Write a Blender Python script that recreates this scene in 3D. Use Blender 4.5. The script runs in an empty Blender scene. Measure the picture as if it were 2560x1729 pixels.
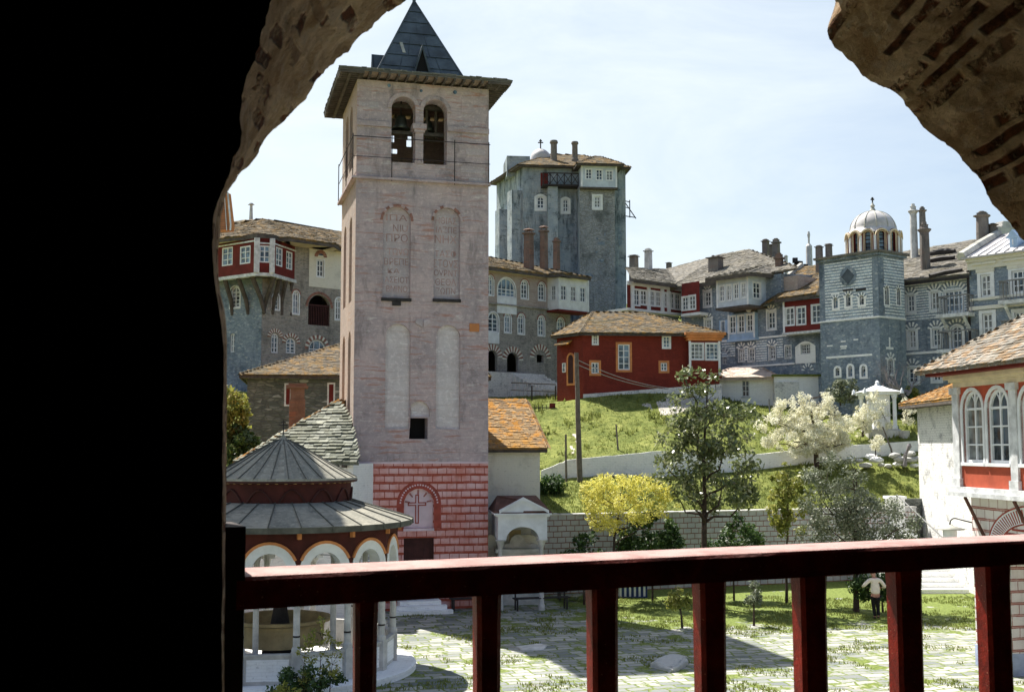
import bpy, bmesh, math, random
import numpy as np
from mathutils import Vector, Matrix, noise
from mathutils.geometry import tessellate_polygon
rnd = random.Random(7)
R = math.radians
sc = bpy.context.scene
C = sc.collection

# ------------------------------------------------------------------ camera, sky, sun, exposure
EYE = Vector((0, 0, 6.5))
PITCH = R(4.97)
FPX = 2853.0                                   # focal length in photograph pixels (2560 wide)
cam = bpy.data.cameras.new('camera')
cam.sensor_width = 36
cam.lens = 36 * FPX / 2560
cam.clip_start, cam.clip_end = 0.05, 6000
cam.dof.use_dof = True
cam.dof.focus_distance = 60
cam.dof.aperture_fstop = 13
camo = bpy.data.objects.new('camera', cam)
C.objects.link(camo)
camo.location = EYE
camo.rotation_euler = (R(90) + PITCH, 0, 0)
sc.camera = camo

SUN_AZ, SUN_EL = R(37), R(56)                  # sun stands behind the scene, to the left
w = bpy.data.worlds.new('World')
sc.world = w
w.use_nodes = True
nt = w.node_tree
nt.nodes.clear()
wout = nt.nodes.new('ShaderNodeOutputWorld')
wbg = nt.nodes.new('ShaderNodeBackground')
sky = nt.nodes.new('ShaderNodeTexSky')
sky.sky_type = 'NISHITA'
sky.sun_disc = False
sky.sun_elevation = SUN_EL
sky.sun_rotation = -SUN_AZ
sky.air_density, sky.dust_density, sky.ozone_density = 1.0, 1.6, 1.0
tc = nt.nodes.new('ShaderNodeTexCoord')
# thin cirrus, brightest on the sun's side of the sky
mp = nt.nodes.new('ShaderNodeMapping')
mp.inputs['Scale'].default_value = (1.2, 1.0, 3.4)
mp.inputs['Rotation'].default_value = (0.25, 0.35, 0.3)
nt.links.new(tc.outputs['Generated'], mp.inputs['Vector'])
cl = nt.nodes.new('ShaderNodeTexNoise')
cl.inputs['Scale'].default_value = 2.6
cl.inputs['Detail'].default_value = 8
cl.inputs['Roughness'].default_value = .62
cl.inputs['Distortion'].default_value = .5
nt.links.new(mp.outputs[0], cl.inputs['Vector'])
cr = nt.nodes.new('ShaderNodeMapRange')
cr.inputs[1].default_value, cr.inputs[2].default_value = .36, .68
cr.inputs[3].default_value, cr.inputs[4].default_value = .5, 1.0
nt.links.new(cl.outputs['Fac'], cr.inputs[0])
dt = nt.nodes.new('ShaderNodeVectorMath')
dt.operation = 'DOT_PRODUCT'
dt.inputs[1].default_value = (-math.sin(SUN_AZ) * .9, math.cos(SUN_AZ) * .9, .44)
nt.links.new(tc.outputs['Generated'], dt.inputs[0])
fr = nt.nodes.new('ShaderNodeMapRange')
fr.inputs[1].default_value, fr.inputs[2].default_value = .22, .80
fr.inputs[3].default_value, fr.inputs[4].default_value = .0, 1.0
nt.links.new(dt.outputs['Value'], fr.inputs[0])
ml = nt.nodes.new('ShaderNodeMath')
ml.operation = 'MULTIPLY'
nt.links.new(cr.outputs[0], ml.inputs[0])
nt.links.new(fr.outputs[0], ml.inputs[1])
mx = nt.nodes.new('ShaderNodeMix')
mx.data_type = 'RGBA'
nt.links.new(ml.outputs[0], mx.inputs[0])
nt.links.new(sky.outputs[0], mx.inputs[6])
mx.inputs[7].default_value = (6.2, 6.8, 7.0, 1)   # sunlit veil of high cloud
nt.links.new(mx.outputs[2], wbg.inputs['Color'])
wbg.inputs['Strength'].default_value = 0.075
nt.links.new(wbg.outputs[0], wout.inputs[0])

sl = bpy.data.lights.new('sun', 'SUN')
sl.energy = 5.0
sl.angle = R(.5)
sl.color = (1, .95, .86)
slo = bpy.data.objects.new('sun', sl)
C.objects.link(slo)
SDIR = Vector((-math.sin(SUN_AZ) * math.cos(SUN_EL), math.cos(SUN_AZ) * math.cos(SUN_EL), math.sin(SUN_EL)))
slo.rotation_euler = SDIR.to_track_quat('Z', 'Y').to_euler()
slo.location = (-30, 40, 80)

sc.view_settings.view_transform = 'Standard'
sc.view_settings.look = 'None'
sc.view_settings.exposure = 1.05
sc.view_settings.gamma = 1
sc.render.engine = 'CYCLES'
sc.cycles.use_denoising = True
sc.cycles.max_bounces = 8
sc.cycles.diffuse_bounces = 4
sc.cycles.transparent_max_bounces = 8

# ------------------------------------------------------------------ photograph measurements -> world points
def zoom(x0, y0, k):
    return lambda x, y: (x0 + x / k, y0 + y / k)
zV = zoom(0, 0, .9078)
zA = zoom(540, 0, 2.804)
zB = zoom(540, 480, 2.7066)
zC = zoom(540, 1000, 2.1534)
zD = zoom(1180, 340, 2.3788)
zE = zoom(1540, 480, 3.0196)
zF = zoom(2000, 480, 3.0196)
zG = zoom(2040, 820, 1.7269)
zH = zoom(1200, 900, 1.8936)
zI = zoom(940, 500, 5.608)
zK = zoom(900, 1120, 4.648)
zL = zoom(1200, 1440, 3.873)
zQ = zoom(540, 1180, 2.86)
zS = zoom(2080, 920, 3.569)
zT = zoom(540, 560, 6.5406)

def ray(p):
    xc, yc = (p[0] - 1280) / FPX, -(p[1] - 864.5) / FPX
    c, s = math.cos(PITCH), math.sin(PITCH)
    return Vector((xc, c - yc * s, s + yc * c))
def at(p, y):                                  # the point seen at p that lies y metres ahead
    d = ray(p)
    return EYE + d * (y / d.y)
def atz(p, z):                                 # the point seen at p on the level z
    d = ray(p)
    return EYE + d * ((z - EYE.z) / d.z)

class Fac:                                     # an upright plane: u runs left to right as seen from outside, y inwards
    def __init__(s, p0, d):
        s.p = Vector((p0[0], p0[1], 0))
        s.d = Vector((d[0], d[1], 0)).normalized()
        s.n = Vector((-s.d.y, s.d.x, 0))       # inwards
    def uv(s, p):
        d = ray(p)
        t = (s.p - EYE).dot(s.n) / d.dot(s.n)
        q = EYE + d * t
        return (q - s.p).dot(s.d), q.z
    def pt(s, u, y, z):
        return s.p + s.d * u + s.n * y + Vector((0, 0, z))
    def off(s, u, out):                        # parallel plane, moved outwards
        q = s.pt(u, -out, 0)
        return Fac(q, s.d)
    def rect(s, zf, x0, y0, x1, y1):
        cx, cy = (x0 + x1) / 2, (y0 + y1) / 2
        u0 = s.uv(zf(x0, cy))[0]; u1 = s.uv(zf(x1, cy))[0]
        a = s.uv(zf(cx, y1))[1]; b = s.uv(zf(cx, y0))[1]
        return u0, u1, a, b

# ------------------------------------------------------------------ mesh building (world coordinates in, one object out)
class MB:
    def __init__(s):
        s.v, s.f, s.m, s.t, s.uv = [], [], [], [], []
    def poly(s, pts, mi=0, tint=.5, uv=None):
        k = len(s.v)
        s.v += [tuple(p) for p in pts]
        s.f.append(tuple(range(k, k + len(pts))))
        s.m.append(mi); s.t.append(tint); s.uv.append(uv)
    def mesh(s, pts, faces, mi=0, tint=.5):
        k = len(s.v)
        s.v += [tuple(p) for p in pts]
        for f in faces:
            s.f.append(tuple(k + i for i in f)); s.m.append(mi); s.t.append(tint); s.uv.append(None)
    def pbox(s, o, a, b, c, mi=0, tint=.5):    # corner o and three edge vectors
        o, a, b, c = Vector(o), Vector(a), Vector(b), Vector(c)
        P = [o, o + a, o + a + b, o + b, o + c, o + a + c, o + a + b + c, o + b + c]
        s.mesh(P, [(0, 3, 2, 1), (4, 5, 6, 7), (0, 1, 5, 4), (1, 2, 6, 5), (2, 3, 7, 6), (3, 0, 4, 7)], mi, tint)
    def box(s, c, size, rot=0, mi=0, tint=.5):
        ca, sa = math.cos(rot), math.sin(rot)
        a = Vector((ca, sa, 0)) * size[0]; b = Vector((-sa, ca, 0)) * size[1]; h = Vector((0, 0, size[2]))
        s.pbox(Vector(c) - a / 2 - b / 2, a, b, h, mi, tint)
    def fbox(s, F, u0, u1, y0, y1, z0, z1, mi=0, tint=.5):
        s.pbox(F.pt(u0, y0, z0), F.d * (u1 - u0), F.n * (y1 - y0), Vector((0, 0, z1 - z0)), mi, tint)
    def prism(s, poly, vec, mi=0, tint=.5, mside=None):
        vec = Vector(vec)
        P = [Vector(p) for p in poly]
        n = len(P)
        s.mesh(P + [p + vec for p in P], [tuple(range(n))[::-1], tuple(range(n, 2 * n))], mi, tint)
        k = len(s.v) - 2 * n
        for i in range(n):
            j = (i + 1) % n
            s.f.append((k + i, k + j, k + n + j, k + n + i)); s.m.append(mi if mside is None else mside); s.t.append(tint); s.uv.append(None)
    def tube(s, pts, rad, n=8, mi=0, tint=.5, cap=True):
        pts = [Vector(p) for p in pts]
        if not hasattr(rad, '__len__'): rad = [rad] * len(pts)
        rings = []
        ref = Vector((.3, .2, 1)).normalized()
        for i, p in enumerate(pts):
            t = (pts[min(i + 1, len(pts) - 1)] - pts[max(i - 1, 0)]).normalized()
            a = t.cross(ref)
            if a.length < .05: a = t.cross(Vector((1, 0, 0)))
            a.normalize(); b = t.cross(a)
            rings.append([p + (a * math.cos(2 * math.pi * k / n) + b * math.sin(2 * math.pi * k / n)) * rad[i] for k in range(n)])
        V = [q for r in rings for q in r]
        F = [(i * n + k, i * n + (k + 1) % n, (i + 1) * n + (k + 1) % n, (i + 1) * n + k) for i in range(len(pts) - 1) for k in range(n)]
        if cap: F += [tuple(range(n))[::-1], tuple(range((len(pts) - 1) * n, len(pts) * n))]
        s.mesh(V, F, mi, tint)
    def lathe(s, c, prof, n=24, mi=0, tint=.5, a0=0.0, arc=None):
        c = Vector(c)
        full = arc is None
        m = n if full else n + 1
        V, F = [], []
        for (r, z) in prof:
            for k in range(m):
                a = a0 + (2 * math.pi if full else arc) * k / n
                V.append(c + Vector((r * math.cos(a), r * math.sin(a), z)))
        for i in range(len(prof) - 1):
            for k in range(n):
                k2 = (k + 1) % m
                F.append((i * m + k, i * m + k2, (i + 1) * m + k2, (i + 1) * m + k))
        s.mesh(V, F, mi, tint)
    def build(s, name, mats, parent=None, smooth=False, origin=None, uvs=True):
        if not isinstance(mats, (list, tuple)): mats = [mats]
        V = [Vector(v) for v in s.v]
        if parent is not None:
            inv = parent['_inv'] if False else Matrix.Translation(-WLOC[parent.name])
            V = [inv @ v for v in V]
            o_loc = Vector((0, 0, 0)); wl = WLOC[parent.name]
        else:
            if origin is None:
                xs = [v.x for v in V]; ys = [v.y for v in V]; zs = [v.z for v in V]
                origin = Vector(((min(xs) + max(xs)) / 2, (min(ys) + max(ys)) / 2, min(zs)))
            origin = Vector(origin)
            V = [v - origin for v in V]; o_loc = origin; wl = origin
        me = bpy.data.meshes.new(name)
        me.from_pydata([tuple(v) for v in V], [], s.f)
        for m in mats: me.materials.append(m)
        me.polygons.foreach_set('material_index', s.m)
        if smooth: me.polygons.foreach_set('use_smooth', [True] * len(s.f))
        at_ = me.attributes.new('tint', 'FLOAT', 'FACE')
        at_.data.foreach_set('value', s.t)
        if uvs:
            ul = me.uv_layers.new(name='UVMap')
            out = []
            for f, cu in zip(s.f, s.uv):
                if cu is not None:
                    for q in cu: out += [q[0], q[1]]
                    continue
                P = [Vector(s.v[i]) for i in f]
                nrm = Vector((0, 0, 0))
                for i in range(len(P)):
                    a, b = P[i], P[(i + 1) % len(P)]
                    nrm += Vector(((a.y - b.y) * (a.z + b.z), (a.z - b.z) * (a.x + b.x), (a.x - b.x) * (a.y + b.y)))
                if nrm.length < 1e-12: nrm = Vector((0, 0, 1))
                nrm.normalize()
                if abs(nrm.z) > .97:
                    for p in P: out += [p.x, p.y]
                else:
                    t = Vector((0, 0, 1)).cross(nrm).normalized()
                    b = nrm.cross(t)
                    for p in P: out += [p.dot(t), p.dot(b)]
            ul.data.foreach_set('uv', out)
        me.validate(); me.update()
        o = bpy.data.objects.new(name, me)
        C.objects.link(o)
        o.location = o_loc
        if parent is not None: o.parent = parent
        WLOC[o.name] = wl
        return o
WLOC = {}

def tag(o, label=None, cat=None, group=None, kind=None):
    if label: o['label'] = label
    if cat: o['category'] = cat
    if group: o['group'] = group
    if kind: o['kind'] = kind
    return o
def thing(name, label, cat, loc, group=None):  # an Empty at the thing's base
    o = bpy.data.objects.new(name, None)
    o.empty_display_size = .3
    C.objects.link(o)
    o.location = Vector(loc)
    WLOC[o.name] = Vector(loc)
    return tag(o, label, cat, group)
def copy_thing(o, loc, rz=0, scale=1, label=None):
    def cp(a, par):
        b = a.copy()
        C.objects.link(b)
        WLOC[b.name] = WLOC[a.name]
        if par is not None: b.parent = par
        for ch in list(a.children): cp(ch, b)
        return b
    b = cp(o, None)
    b.location = loc; b.rotation_euler.z += rz; b.scale = (scale,) * 3
    if label: b['label'] = label
    return b

# ------------------------------------------------------------------ procedural materials
class G:
    def __init__(s, name):
        s.mt = bpy.data.materials.new(name)
        s.mt.use_nodes = True
        s.t = s.mt.node_tree
        s.t.nodes.clear()
        s.out = s.t.nodes.new('ShaderNodeOutputMaterial')
    def n(s, k): return s.t.nodes.new('ShaderNode' + k)
    def put(s, sock, v):
        if isinstance(v, (int, float)): sock.default_value = v
        elif isinstance(v, tuple): sock.default_value = v if len(v) == len(sock.default_value) else v + (1,)
        else: s.t.links.new(v, sock)
    def uv(s): return s.n('TexCoord').outputs['UV']
    def obj(s): return s.n('TexCoord').outputs['Object']
    def tint(s):
        a = s.n('Attribute'); a.attribute_name = 'tint'
        return a.outputs['Fac']
    def sc(s, v, k):
        m = s.n('VectorMath'); m.operation = 'MULTIPLY'
        s.put(m.inputs[0], v); m.inputs[1].default_value = k if isinstance(k, tuple) else (k, k, k)
        return m.outputs[0]
    def vadd(s, a, b):
        m = s.n('VectorMath'); m.operation = 'ADD'
        s.put(m.inputs[0], a); s.put(m.inputs[1], b)
        return m.outputs[0]
    def noise(s, v, k=1.0, det=4, ro=.55, dis=0, col=False):
        if isinstance(k, tuple): v = s.sc(v, k); k = 1.0
        a = s.n('TexNoise')
        s.put(a.inputs['Vector'], v)
        a.inputs['Scale'].default_value = k; a.inputs['Detail'].default_value = det
        a.inputs['Roughness'].default_value = ro; a.inputs['Distortion'].default_value = dis
        return a.outputs['Color' if col else 'Fac']
    def vor(s, v, k=1.0, feat='F1', rand=1.0, out='Distance'):
        if isinstance(k, tuple): v = s.sc(v, k); k = 1.0
        a = s.n('TexVoronoi'); a.feature = feat
        s.put(a.inputs['Vector'], v); a.inputs['Scale'].default_value = k
        a.inputs['Randomness'].default_value = rand
        return a.outputs[out]
    def mth(s, op, a, b=0.0, c=None):
        m = s.n('Math'); m.operation = op
        s.put(m.inputs[0], a); s.put(m.inputs[1], b)
        if c is not None: s.put(m.inputs[2], c)
        return m.outputs[0]
    def step(s, v, a, b, lo=0.0, hi=1.0):      # smooth ramp from a to b
        m = s.n('MapRange'); m.interpolation_type = 'SMOOTHSTEP'
        s.put(m.inputs[0], v)
        for i, q in ((1, a), (2, b), (3, lo), (4, hi)): m.inputs[i].default_value = q
        return m.outputs[0]
    def mix(s, f, a, b, mode='MIX'):
        m = s.n('Mix'); m.data_type = 'RGBA'; m.blend_type = mode
        s.put(m.inputs[0], f); s.put(m.inputs[6], a); s.put(m.inputs[7], b)
        return m.outputs[2]
    def xyz(s, v):
        m = s.n('SeparateXYZ'); s.put(m.inputs[0], v)
        return m.outputs
    def comb(s, x, y, z=0.0):
        m = s.n('CombineXYZ')
        s.put(m.inputs[0], x); s.put(m.inputs[1], y); s.put(m.inputs[2], z)
        return m.outputs[0]
    def wob(s, v, k, amt, det=3):              # noise-distorted coordinates
        nz = s.noise(v, k, det, .6, 0, True)
        m = s.n('VectorMath'); m.operation = 'MULTIPLY_ADD'
        s.put(m.inputs[0], nz); m.inputs[1].default_value = (amt, amt, amt)
        s.put(m.inputs[2], v)
        m2 = s.n('VectorMath'); m2.operation = 'SUBTRACT'
        s.put(m2.inputs[0], m.outputs[0]); m2.inputs[1].default_value = (amt / 2,) * 3
        return m2.outputs[0]
    def end(s, col, rough=.85, bump=None, dist=.02, strength=.6, spec=.3, metal=0.0, trans=0.0, emis=None):
        p = s.n('BsdfPrincipled')
        s.put(p.inputs['Base Color'], col); s.put(p.inputs['Roughness'], rough)
        p.inputs['Specular IOR Level'].default_value = spec
        s.put(p.inputs['Metallic'], metal)
        if bump is not None:
            b = s.n('Bump'); b.inputs['Strength'].default_value = strength; b.inputs['Distance'].default_value = dist
            s.put(b.inputs['Height'], bump)
            s.t.links.new(b.outputs[0], p.inputs['Normal'])
        sh = p.outputs[0]
        if trans:
            tr = s.n('BsdfTranslucent'); s.put(tr.inputs[0], col)
            mxs = s.n('MixShader'); mxs.inputs[0].default_value = trans
            s.t.links.new(sh, mxs.inputs[1]); s.t.links.new(tr.outputs[0], mxs.inputs[2])
            sh = mxs.outputs[0]
        s.t.links.new(sh, s.out.inputs[0])
        return s.mt

def m_plain(name, col, rough=.7, var=.25, k=3.0, spec=.3, metal=0.0, bump=.3, dist=.01):
    g = G(name); v = g.obj()
    nz = g.noise(v, k, 5, .6)
    dark = tuple(c * (1 - var) for c in col); lite = tuple(min(1, c * (1 + var * .7)) for c in col)
    c = g.mix(g.step(nz, .3, .7), dark, lite)
    return g.end(c, rough, g.noise(v, k * 8, 3), dist, bump, spec, metal)

def m_stucco(name, base, alt, brick, pale, stain, kb=.5, kp=.5, ks=.6, drip=0):
    g = G(name); v = g.uv()
    c = g.mix(g.step(g.noise(v, .55, 6, .7), .38, .62), base, alt)
    c = g.mix(g.mth('MULTIPLY', g.step(g.noise(v, 6, 6, .75), .48, .66), .5), c, tuple(x * 1.4 for x in base))
    w_ = g.wob(v, .9, .25)
    rows = g.noise(w_, (.5, 8.5, 1), 6, .68)
    area = g.step(g.noise(v, .5, 5, .65), .40, .58)
    c = g.mix(g.mth('MULTIPLY', g.mth('MULTIPLY', g.step(rows, .52, .60), area), kb), c, brick)
    fine = g.noise(w_, (.9, 17, 1), 4, .65)
    c = g.mix(g.mth('MULTIPLY', g.step(fine, .56, .66), .38 * (kb + .2)), c, tuple(x * .55 for x in alt))
    c = g.mix(g.mth('MULTIPLY', g.step(g.noise(v, (1.1, 4.2, 1), 6, .75), .58, .66), kp), c, pale)
    st = g.step(g.noise(g.wob(v, .7, .5), (1.5, .3, 1), 7, .72), .52, .70)
    c = g.mix(g.mth('MULTIPLY', st, ks * .9), c, stain)
    c = g.mix(g.mth('MULTIPLY', g.step(g.noise(v, .7, 8, .8), .54, .66), ks * .75), c, stain)
    if drip: c = g.mix(g.mth('MULTIPLY', g.mth('MULTIPLY', g.step(g.noise(g.wob(v, .5, .6), (1.1, .10, 1), 7, .7), .46, .62), g.step(g.noise(v, .3, 5, .7), .38, .6)), drip), c, stain)
    h = g.mth('ADD', g.mth('MULTIPLY', rows, .6), g.mth('ADD', g.mth('MULTIPLY', fine, .3), g.noise(v, 14, 6, .75)))
    return g.end(c, .95, h, .03, .8, .1)

def m_rubble(name, c1, c2, mortar, su=.42, sv=.2, damp=(.05, .06, .07), kd=.5, kp=.0, pale=(.6, .6, .6)):
    g = G(name); v = g.wob(g.uv(), 1.6, .12)
    q = g.sc(v, (1 / su, 1 / sv, 1))
    e = g.vor(q, 1, 'DISTANCE_TO_EDGE', .85)
    cc = g.vor(q, 1, 'F1', .85, 'Color')
    r = g.xyz(cc)[0]
    c = g.mix(r, c1, c2)
    c = g.mix(g.mth('MULTIPLY', g.step(g.noise(v, 9, 4, .7), .45, .7), .4), c, tuple(x * .55 for x in c1))
    if kp: c = g.mix(g.mth('MULTIPLY', g.step(g.xyz(cc)[1], 1 - kp - .05, 1 - kp + .05), .85), c, pale)
    c = g.mix(g.step(e, .10, .03), c, mortar)
    c = g.mix(g.mth('MULTIPLY', g.step(g.noise(v, .35, 6, .7), .48, .68), kd), c, damp)
    st = g.step(g.noise(v, (1.2, .18, 1), 5, .65), .52, .72)
    c = g.mix(g.mth('MULTIPLY', st, kd * .8), c, damp)
    h = g.mth('ADD', g.step(e, .0, .16), g.mth('MULTIPLY', g.noise(v, 12, 4), .5))
    return g.end(c, .95, h, .04, .7, .1)

def m_slate(name, c1, c2, lich, kl=.5, moss=(.10, .10, .07), km=.3, dirt=(.07, .07, .065)):
    g = G(name); t = g.tint(); v = g.obj()
    c = g.mix(t, c1, c2)
    c = g.mix(g.mth('MULTIPLY', g.step(g.noise(v, 5.5, 5, .75), .48, .66), .55), c, dirt)
    c = g.mix(g.mth('MULTIPLY', g.step(g.noise(v, 2.2, 6, .75, .4), .47, .6), kl), c, lich)
    c = g.mix(g.mth('MULTIPLY', g.step(g.noise(v, .5, 5, .7), .5, .65), km), c, moss)
    return g.end(c, .9, g.noise(v, 22, 4, .7), .02, .6, .2)

def m_white(name, col=(.8, .8, .78), dirt=(.42, .42, .40), kd=.5, brick=.35, ub=.28, vb=.09):
    g = G(name); v = g.uv(); q = g.wob(v, 3, .05)
    b = g.n('TexBrick'); g.put(b.inputs['Vector'], q)
    b.inputs['Scale'].default_value = 1; b.inputs['Brick Width'].default_value = ub; b.inputs['Row Height'].default_value = vb
    b.inputs['Mortar Size'].default_value = .012; b.inputs['Mortar Smooth'].default_value = .8
    j = b.outputs['Fac']
    n1 = g.noise(v, 1.1, 6, .7)
    c = g.mix(g.mth('MULTIPLY', g.step(n1, .5, .72), kd), col, dirt)
    c = g.mix(g.mth('MULTIPLY', g.step(g.noise(q, (5, 11, 1), 4, .7), .57, .68), kd), c, tuple(x * .6 for x in dirt))
    st = g.step(g.noise(v, (2.5, .25, 1), 5, .65), .57, .75)
    c = g.mix(g.mth('MULTIPLY', st, kd * .7), c, dirt)
    c = g.mix(g.mth('MULTIPLY', j, brick * .6), c, dirt)
    h = g.mth('ADD', g.mth('MULTIPLY', j, -brick), g.mth('MULTIPLY', g.noise(v, 8, 5, .7), .7))
    return g.end(c, .9, h, .03, .6, .15)

def m_courses(name, cell, cell2, line, line2, vh, uw, hb, vbw, stain=(.3, .12, .1), ks=.4, two=True):
    # masonry painted on plaster: painted joints round pale cells
    g = G(name); v = g.wob(g.wob(g.uv(), 1.1, .05), 7, .014); x = g.xyz(v)
    fade = g.step(g.noise(v, 2.6, 6, .75), .28, .55, .45, 1.0)
    row = g.mth('DIVIDE', x[1], vh); fl = g.mth('FLOOR', row); s = g.mth('FRACT', row)
    half = g.mth('MULTIPLY', g.mth('MODULO', g.mth('ABSOLUTE', fl), 2.0), .5)
    jit = g.mth('MULTIPLY', g.mth('SINE', g.mth('MULTIPLY', fl, 12.9)), .12)
    uu = g.mth('FRACT', g.mth('ADD', g.mth('ADD', g.mth('DIVIDE', x[0], uw), half), jit))
    hm = g.step(s, hb, hb - .04)
    vm = g.step(uu, vbw, vbw - .03)
    c = g.mix(g.step(g.noise(v, 1.2, 5, .7), .35, .7), cell, cell2)
    c = g.mix(g.mth('MULTIPLY', g.step(s, .75, hb), .35), c, cell2)
    c = g.mix(g.mth('MULTIPLY', g.step(g.noise(v, (3, .5, 1), 5, .7), .5, .72), ks), c, stain)
    c = g.mix(g.mth('MULTIPLY', g.mth('MULTIPLY', vm, .85), fade), c, line)
    c = g.mix(g.mth('MULTIPLY', hm, fade), c, line)
    c = g.mix(g.mth('MULTIPLY', g.step(g.noise(v, .9, 7, .75), .55, .7), ks * .8), c, stain)
    if two:
        m2 = g.mth('MULTIPLY', g.step(g.mth('ABSOLUTE', g.mth('SUBTRACT', s, hb * .45)), .055, .03), .6)
        c = g.mix(m2, c, line2)
    c = g.mix(g.mth('MULTIPLY', g.step(g.noise(v, 6, 5, .75), .56, .7), .35), c, cell2)
    return g.end(c, .92, g.noise(v, 16, 4, .7), .015, .5, .12)

def m_striped(name, dark, white, vh=.42, frac=.42, uw=.62, kd=.6, area=True):
    # rows of pale stones laid in dark masonry
    g = G(name); v = g.wob(g.uv(), 2.5, .05); x = g.xyz(v)
    row = g.mth('DIVIDE', x[1], vh); fl = g.mth('FLOOR', row); s = g.mth('FRACT', row)
    u = g.mth('FRACT', g.mth('ADD', g.mth('DIVIDE', x[0], uw), g.mth('MULTIPLY', fl, .37)))
    m = g.mth('MULTIPLY', g.step(s, frac, frac - .08), g.step(u, .05, .11))
    n1 = g.noise(v, 1.3, 5, .7)
    m = g.mth('MULTIPLY', m, g.step(g.noise(v, (1.5, 2.5, 1), 4, .6), .22, .32))
    d = g.mix(g.step(n1, .4, .65), dark, tuple(c * 1.9 for c in dark))
    wcol = g.mix(g.step(g.noise(v, 5, 4, .7), .4, .7), white, tuple(c * .68 for c in white))
    c = g.mix(m, d, wcol)
    return g.end(c, .93, g.mth('ADD', m, g.noise(v, 9, 4, .7)), .03, .6, .15)

def m_leaf(name, c1, c2, c3, trans=.4, rough=.5, spec=.4):
    g = G(name); t = g.tint()
    c = g.mix(g.step(t, 0, .5), c1, c2)
    c = g.mix(g.step(t, .55, 1), c, c3)
    return g.end(c, rough, None, spec=spec, trans=trans)

def m_glass(name, col=(.045, .065, .085)):
    g = G(name); v = g.obj()
    c = g.mix(g.step(g.noise(v, 1.7, 2), .35, .65), tuple(x * .35 for x in col), tuple(x * 2.0 for x in col))
    return g.end(c, .12, g.noise(v, 2.5, 2), .02, .12, .5)

MT = {}
MT['tower'] = m_stucco('pink_grey_plaster', (.52, .415, .42), (.40, .335, .35), (.42, .21, .16), (.68, .62, .61), (.17, .15, .155), .8, .7, .7)
MT['tower_lit'] = m_stucco('sunlit_cream_plaster', (.46, .38, .33), (.40, .34, .31), (.40, .24, .16), (.62, .56, .50), (.2, .17, .15), .4, .4, .4)  # tower plaster again, sun's warmth put into the colour of its left face
MT['pinkbrick'] = m_courses('painted_pink_courses', (.74, .48, .48), (.60, .25, .21), (.30, .045, .022), (.50, .17, .12), .31, .39, .33, .10)
MT['niche'] = m_stucco('niche_plaster', (.50, .42, .43), (.42, .37, .39), (.45, .25, .2), (.66, .64, .66), (.25, .22, .22), .3, .7, .35)
MT['nichepale'] = m_stucco('pale_niche_plaster', (.66, .60, .60), (.55, .49, .50), (.5, .34, .3), (.84, .82, .82), (.36, .32, .32), .3, .8, .35)
MT['nichepink'] = m_plain('pale_pink_plaster', (.70, .55, .60), .9, .12, 1.5)
MT['redline'] = m_plain('brick_red_paint', (.34, .07, .05), .85, .25, 3)
MT['letter'] = m_plain('faded_red_letter_paint', (.40, .255, .235), .9, .35, 2)
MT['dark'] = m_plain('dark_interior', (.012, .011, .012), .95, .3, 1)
MT['doorwood'] = m_plain('oxblood_door_wood', (.055, .016, .014), .7, .3, 3)
MT['lead'] = m_plain('blue_grey_lead_sheet', (.065, .085, .105), .55, .45, 1.2, .4)
MT['leadpale'] = m_plain('pale_lead_sheet', (.43, .42, .37), .7, .3, 1.4, .3)
MT['leaddome'] = m_plain('grey_white_dome_lead', (.50, .48, .48), .6, .25, 1.0, .3)
MT['domeb'] = m_plain('cream_dome_trim', (.66, .56, .40), .8, .15, 2)
MT['soffit'] = m_plain('old_eave_boards', (.33, .25, .19), .9, .3, 2)
MT['rafter'] = m_plain('dark_rafter_wood', (.10, .085, .075), .9, .35, 3)
MT['iron'] = m_plain('rusty_dark_iron', (.035, .030, .030), .7, .4, 6)
MT['wire'] = m_plain('grey_wire', (.20, .20, .20), .7, .2, 4)
MT['sl_tower'] = m_slate('tower_eave_slate', (.12, .13, .13), (.24, .23, .22), (.25, .23, .17), .3)
MT['sl_brown'] = m_slate('brown_lichen_slate', (.065, .055, .04), (.18, .145, .10), (.30, .17, .04), .65, (.10, .09, .05), .5, (.04, .04, .035))
MT['sl_grey'] = m_slate('grey_slate', (.095, .09, .08), (.24, .225, .20), (.30, .255, .18), .4, (.12, .11, .07), .4, (.05, .05, .045))
MT['sl_stone'] = m_slate('pale_stone_slate', (.07, .08, .06), (.38, .395, .335), (.30, .29, .20), .3, (.13, .14, .09), .35, (.05, .055, .045))
MT['sl_orange'] = m_slate('orange_lichen_slate', (.20, .13, .07), (.38, .27, .15), (.52, .23, .03), .85, (.36, .19, .04), .5, (.08, .05, .035))
MT['rub_left'] = m_rubble('brown_grey_rubble', (.26, .25, .235), (.44, .41, .37), (.40, .375, .34), .27, .11, (.10, .10, .09), .5)
MT['rub_dark'] = m_rubble('blue_grey_rubble', (.185, .24, .305), (.36, .42, .48), (.24, .29, .345), .22, .12, (.06, .085, .115), .7, .10, (.46, .49, .51))
MT['rub_low'] = m_rubble('mossy_dark_rubble', (.10, .115, .105), (.22, .23, .21), (.12, .125, .115), .45, .14, (.04, .055, .05), .45, .08, (.4, .42, .4))
MT['stonetower'] = m_stucco('weathered_tower_render', (.275, .33, .385), (.40, .43, .46), (.20, .17, .15), (.46, .46, .44), (.05, .068, .08), .45, .5, 1.1, .85)
MT['stonetower2'] = m_rubble('coursed_grey_stone', (.29, .315, .34), (.41, .415, .425), (.23, .23, .225), .34, .15, (.08, .09, .09), .75, .0)
MT['white'] = m_white('lime_whitewash', (.93, .93, .92), (.5, .5, .49), .4)
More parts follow.
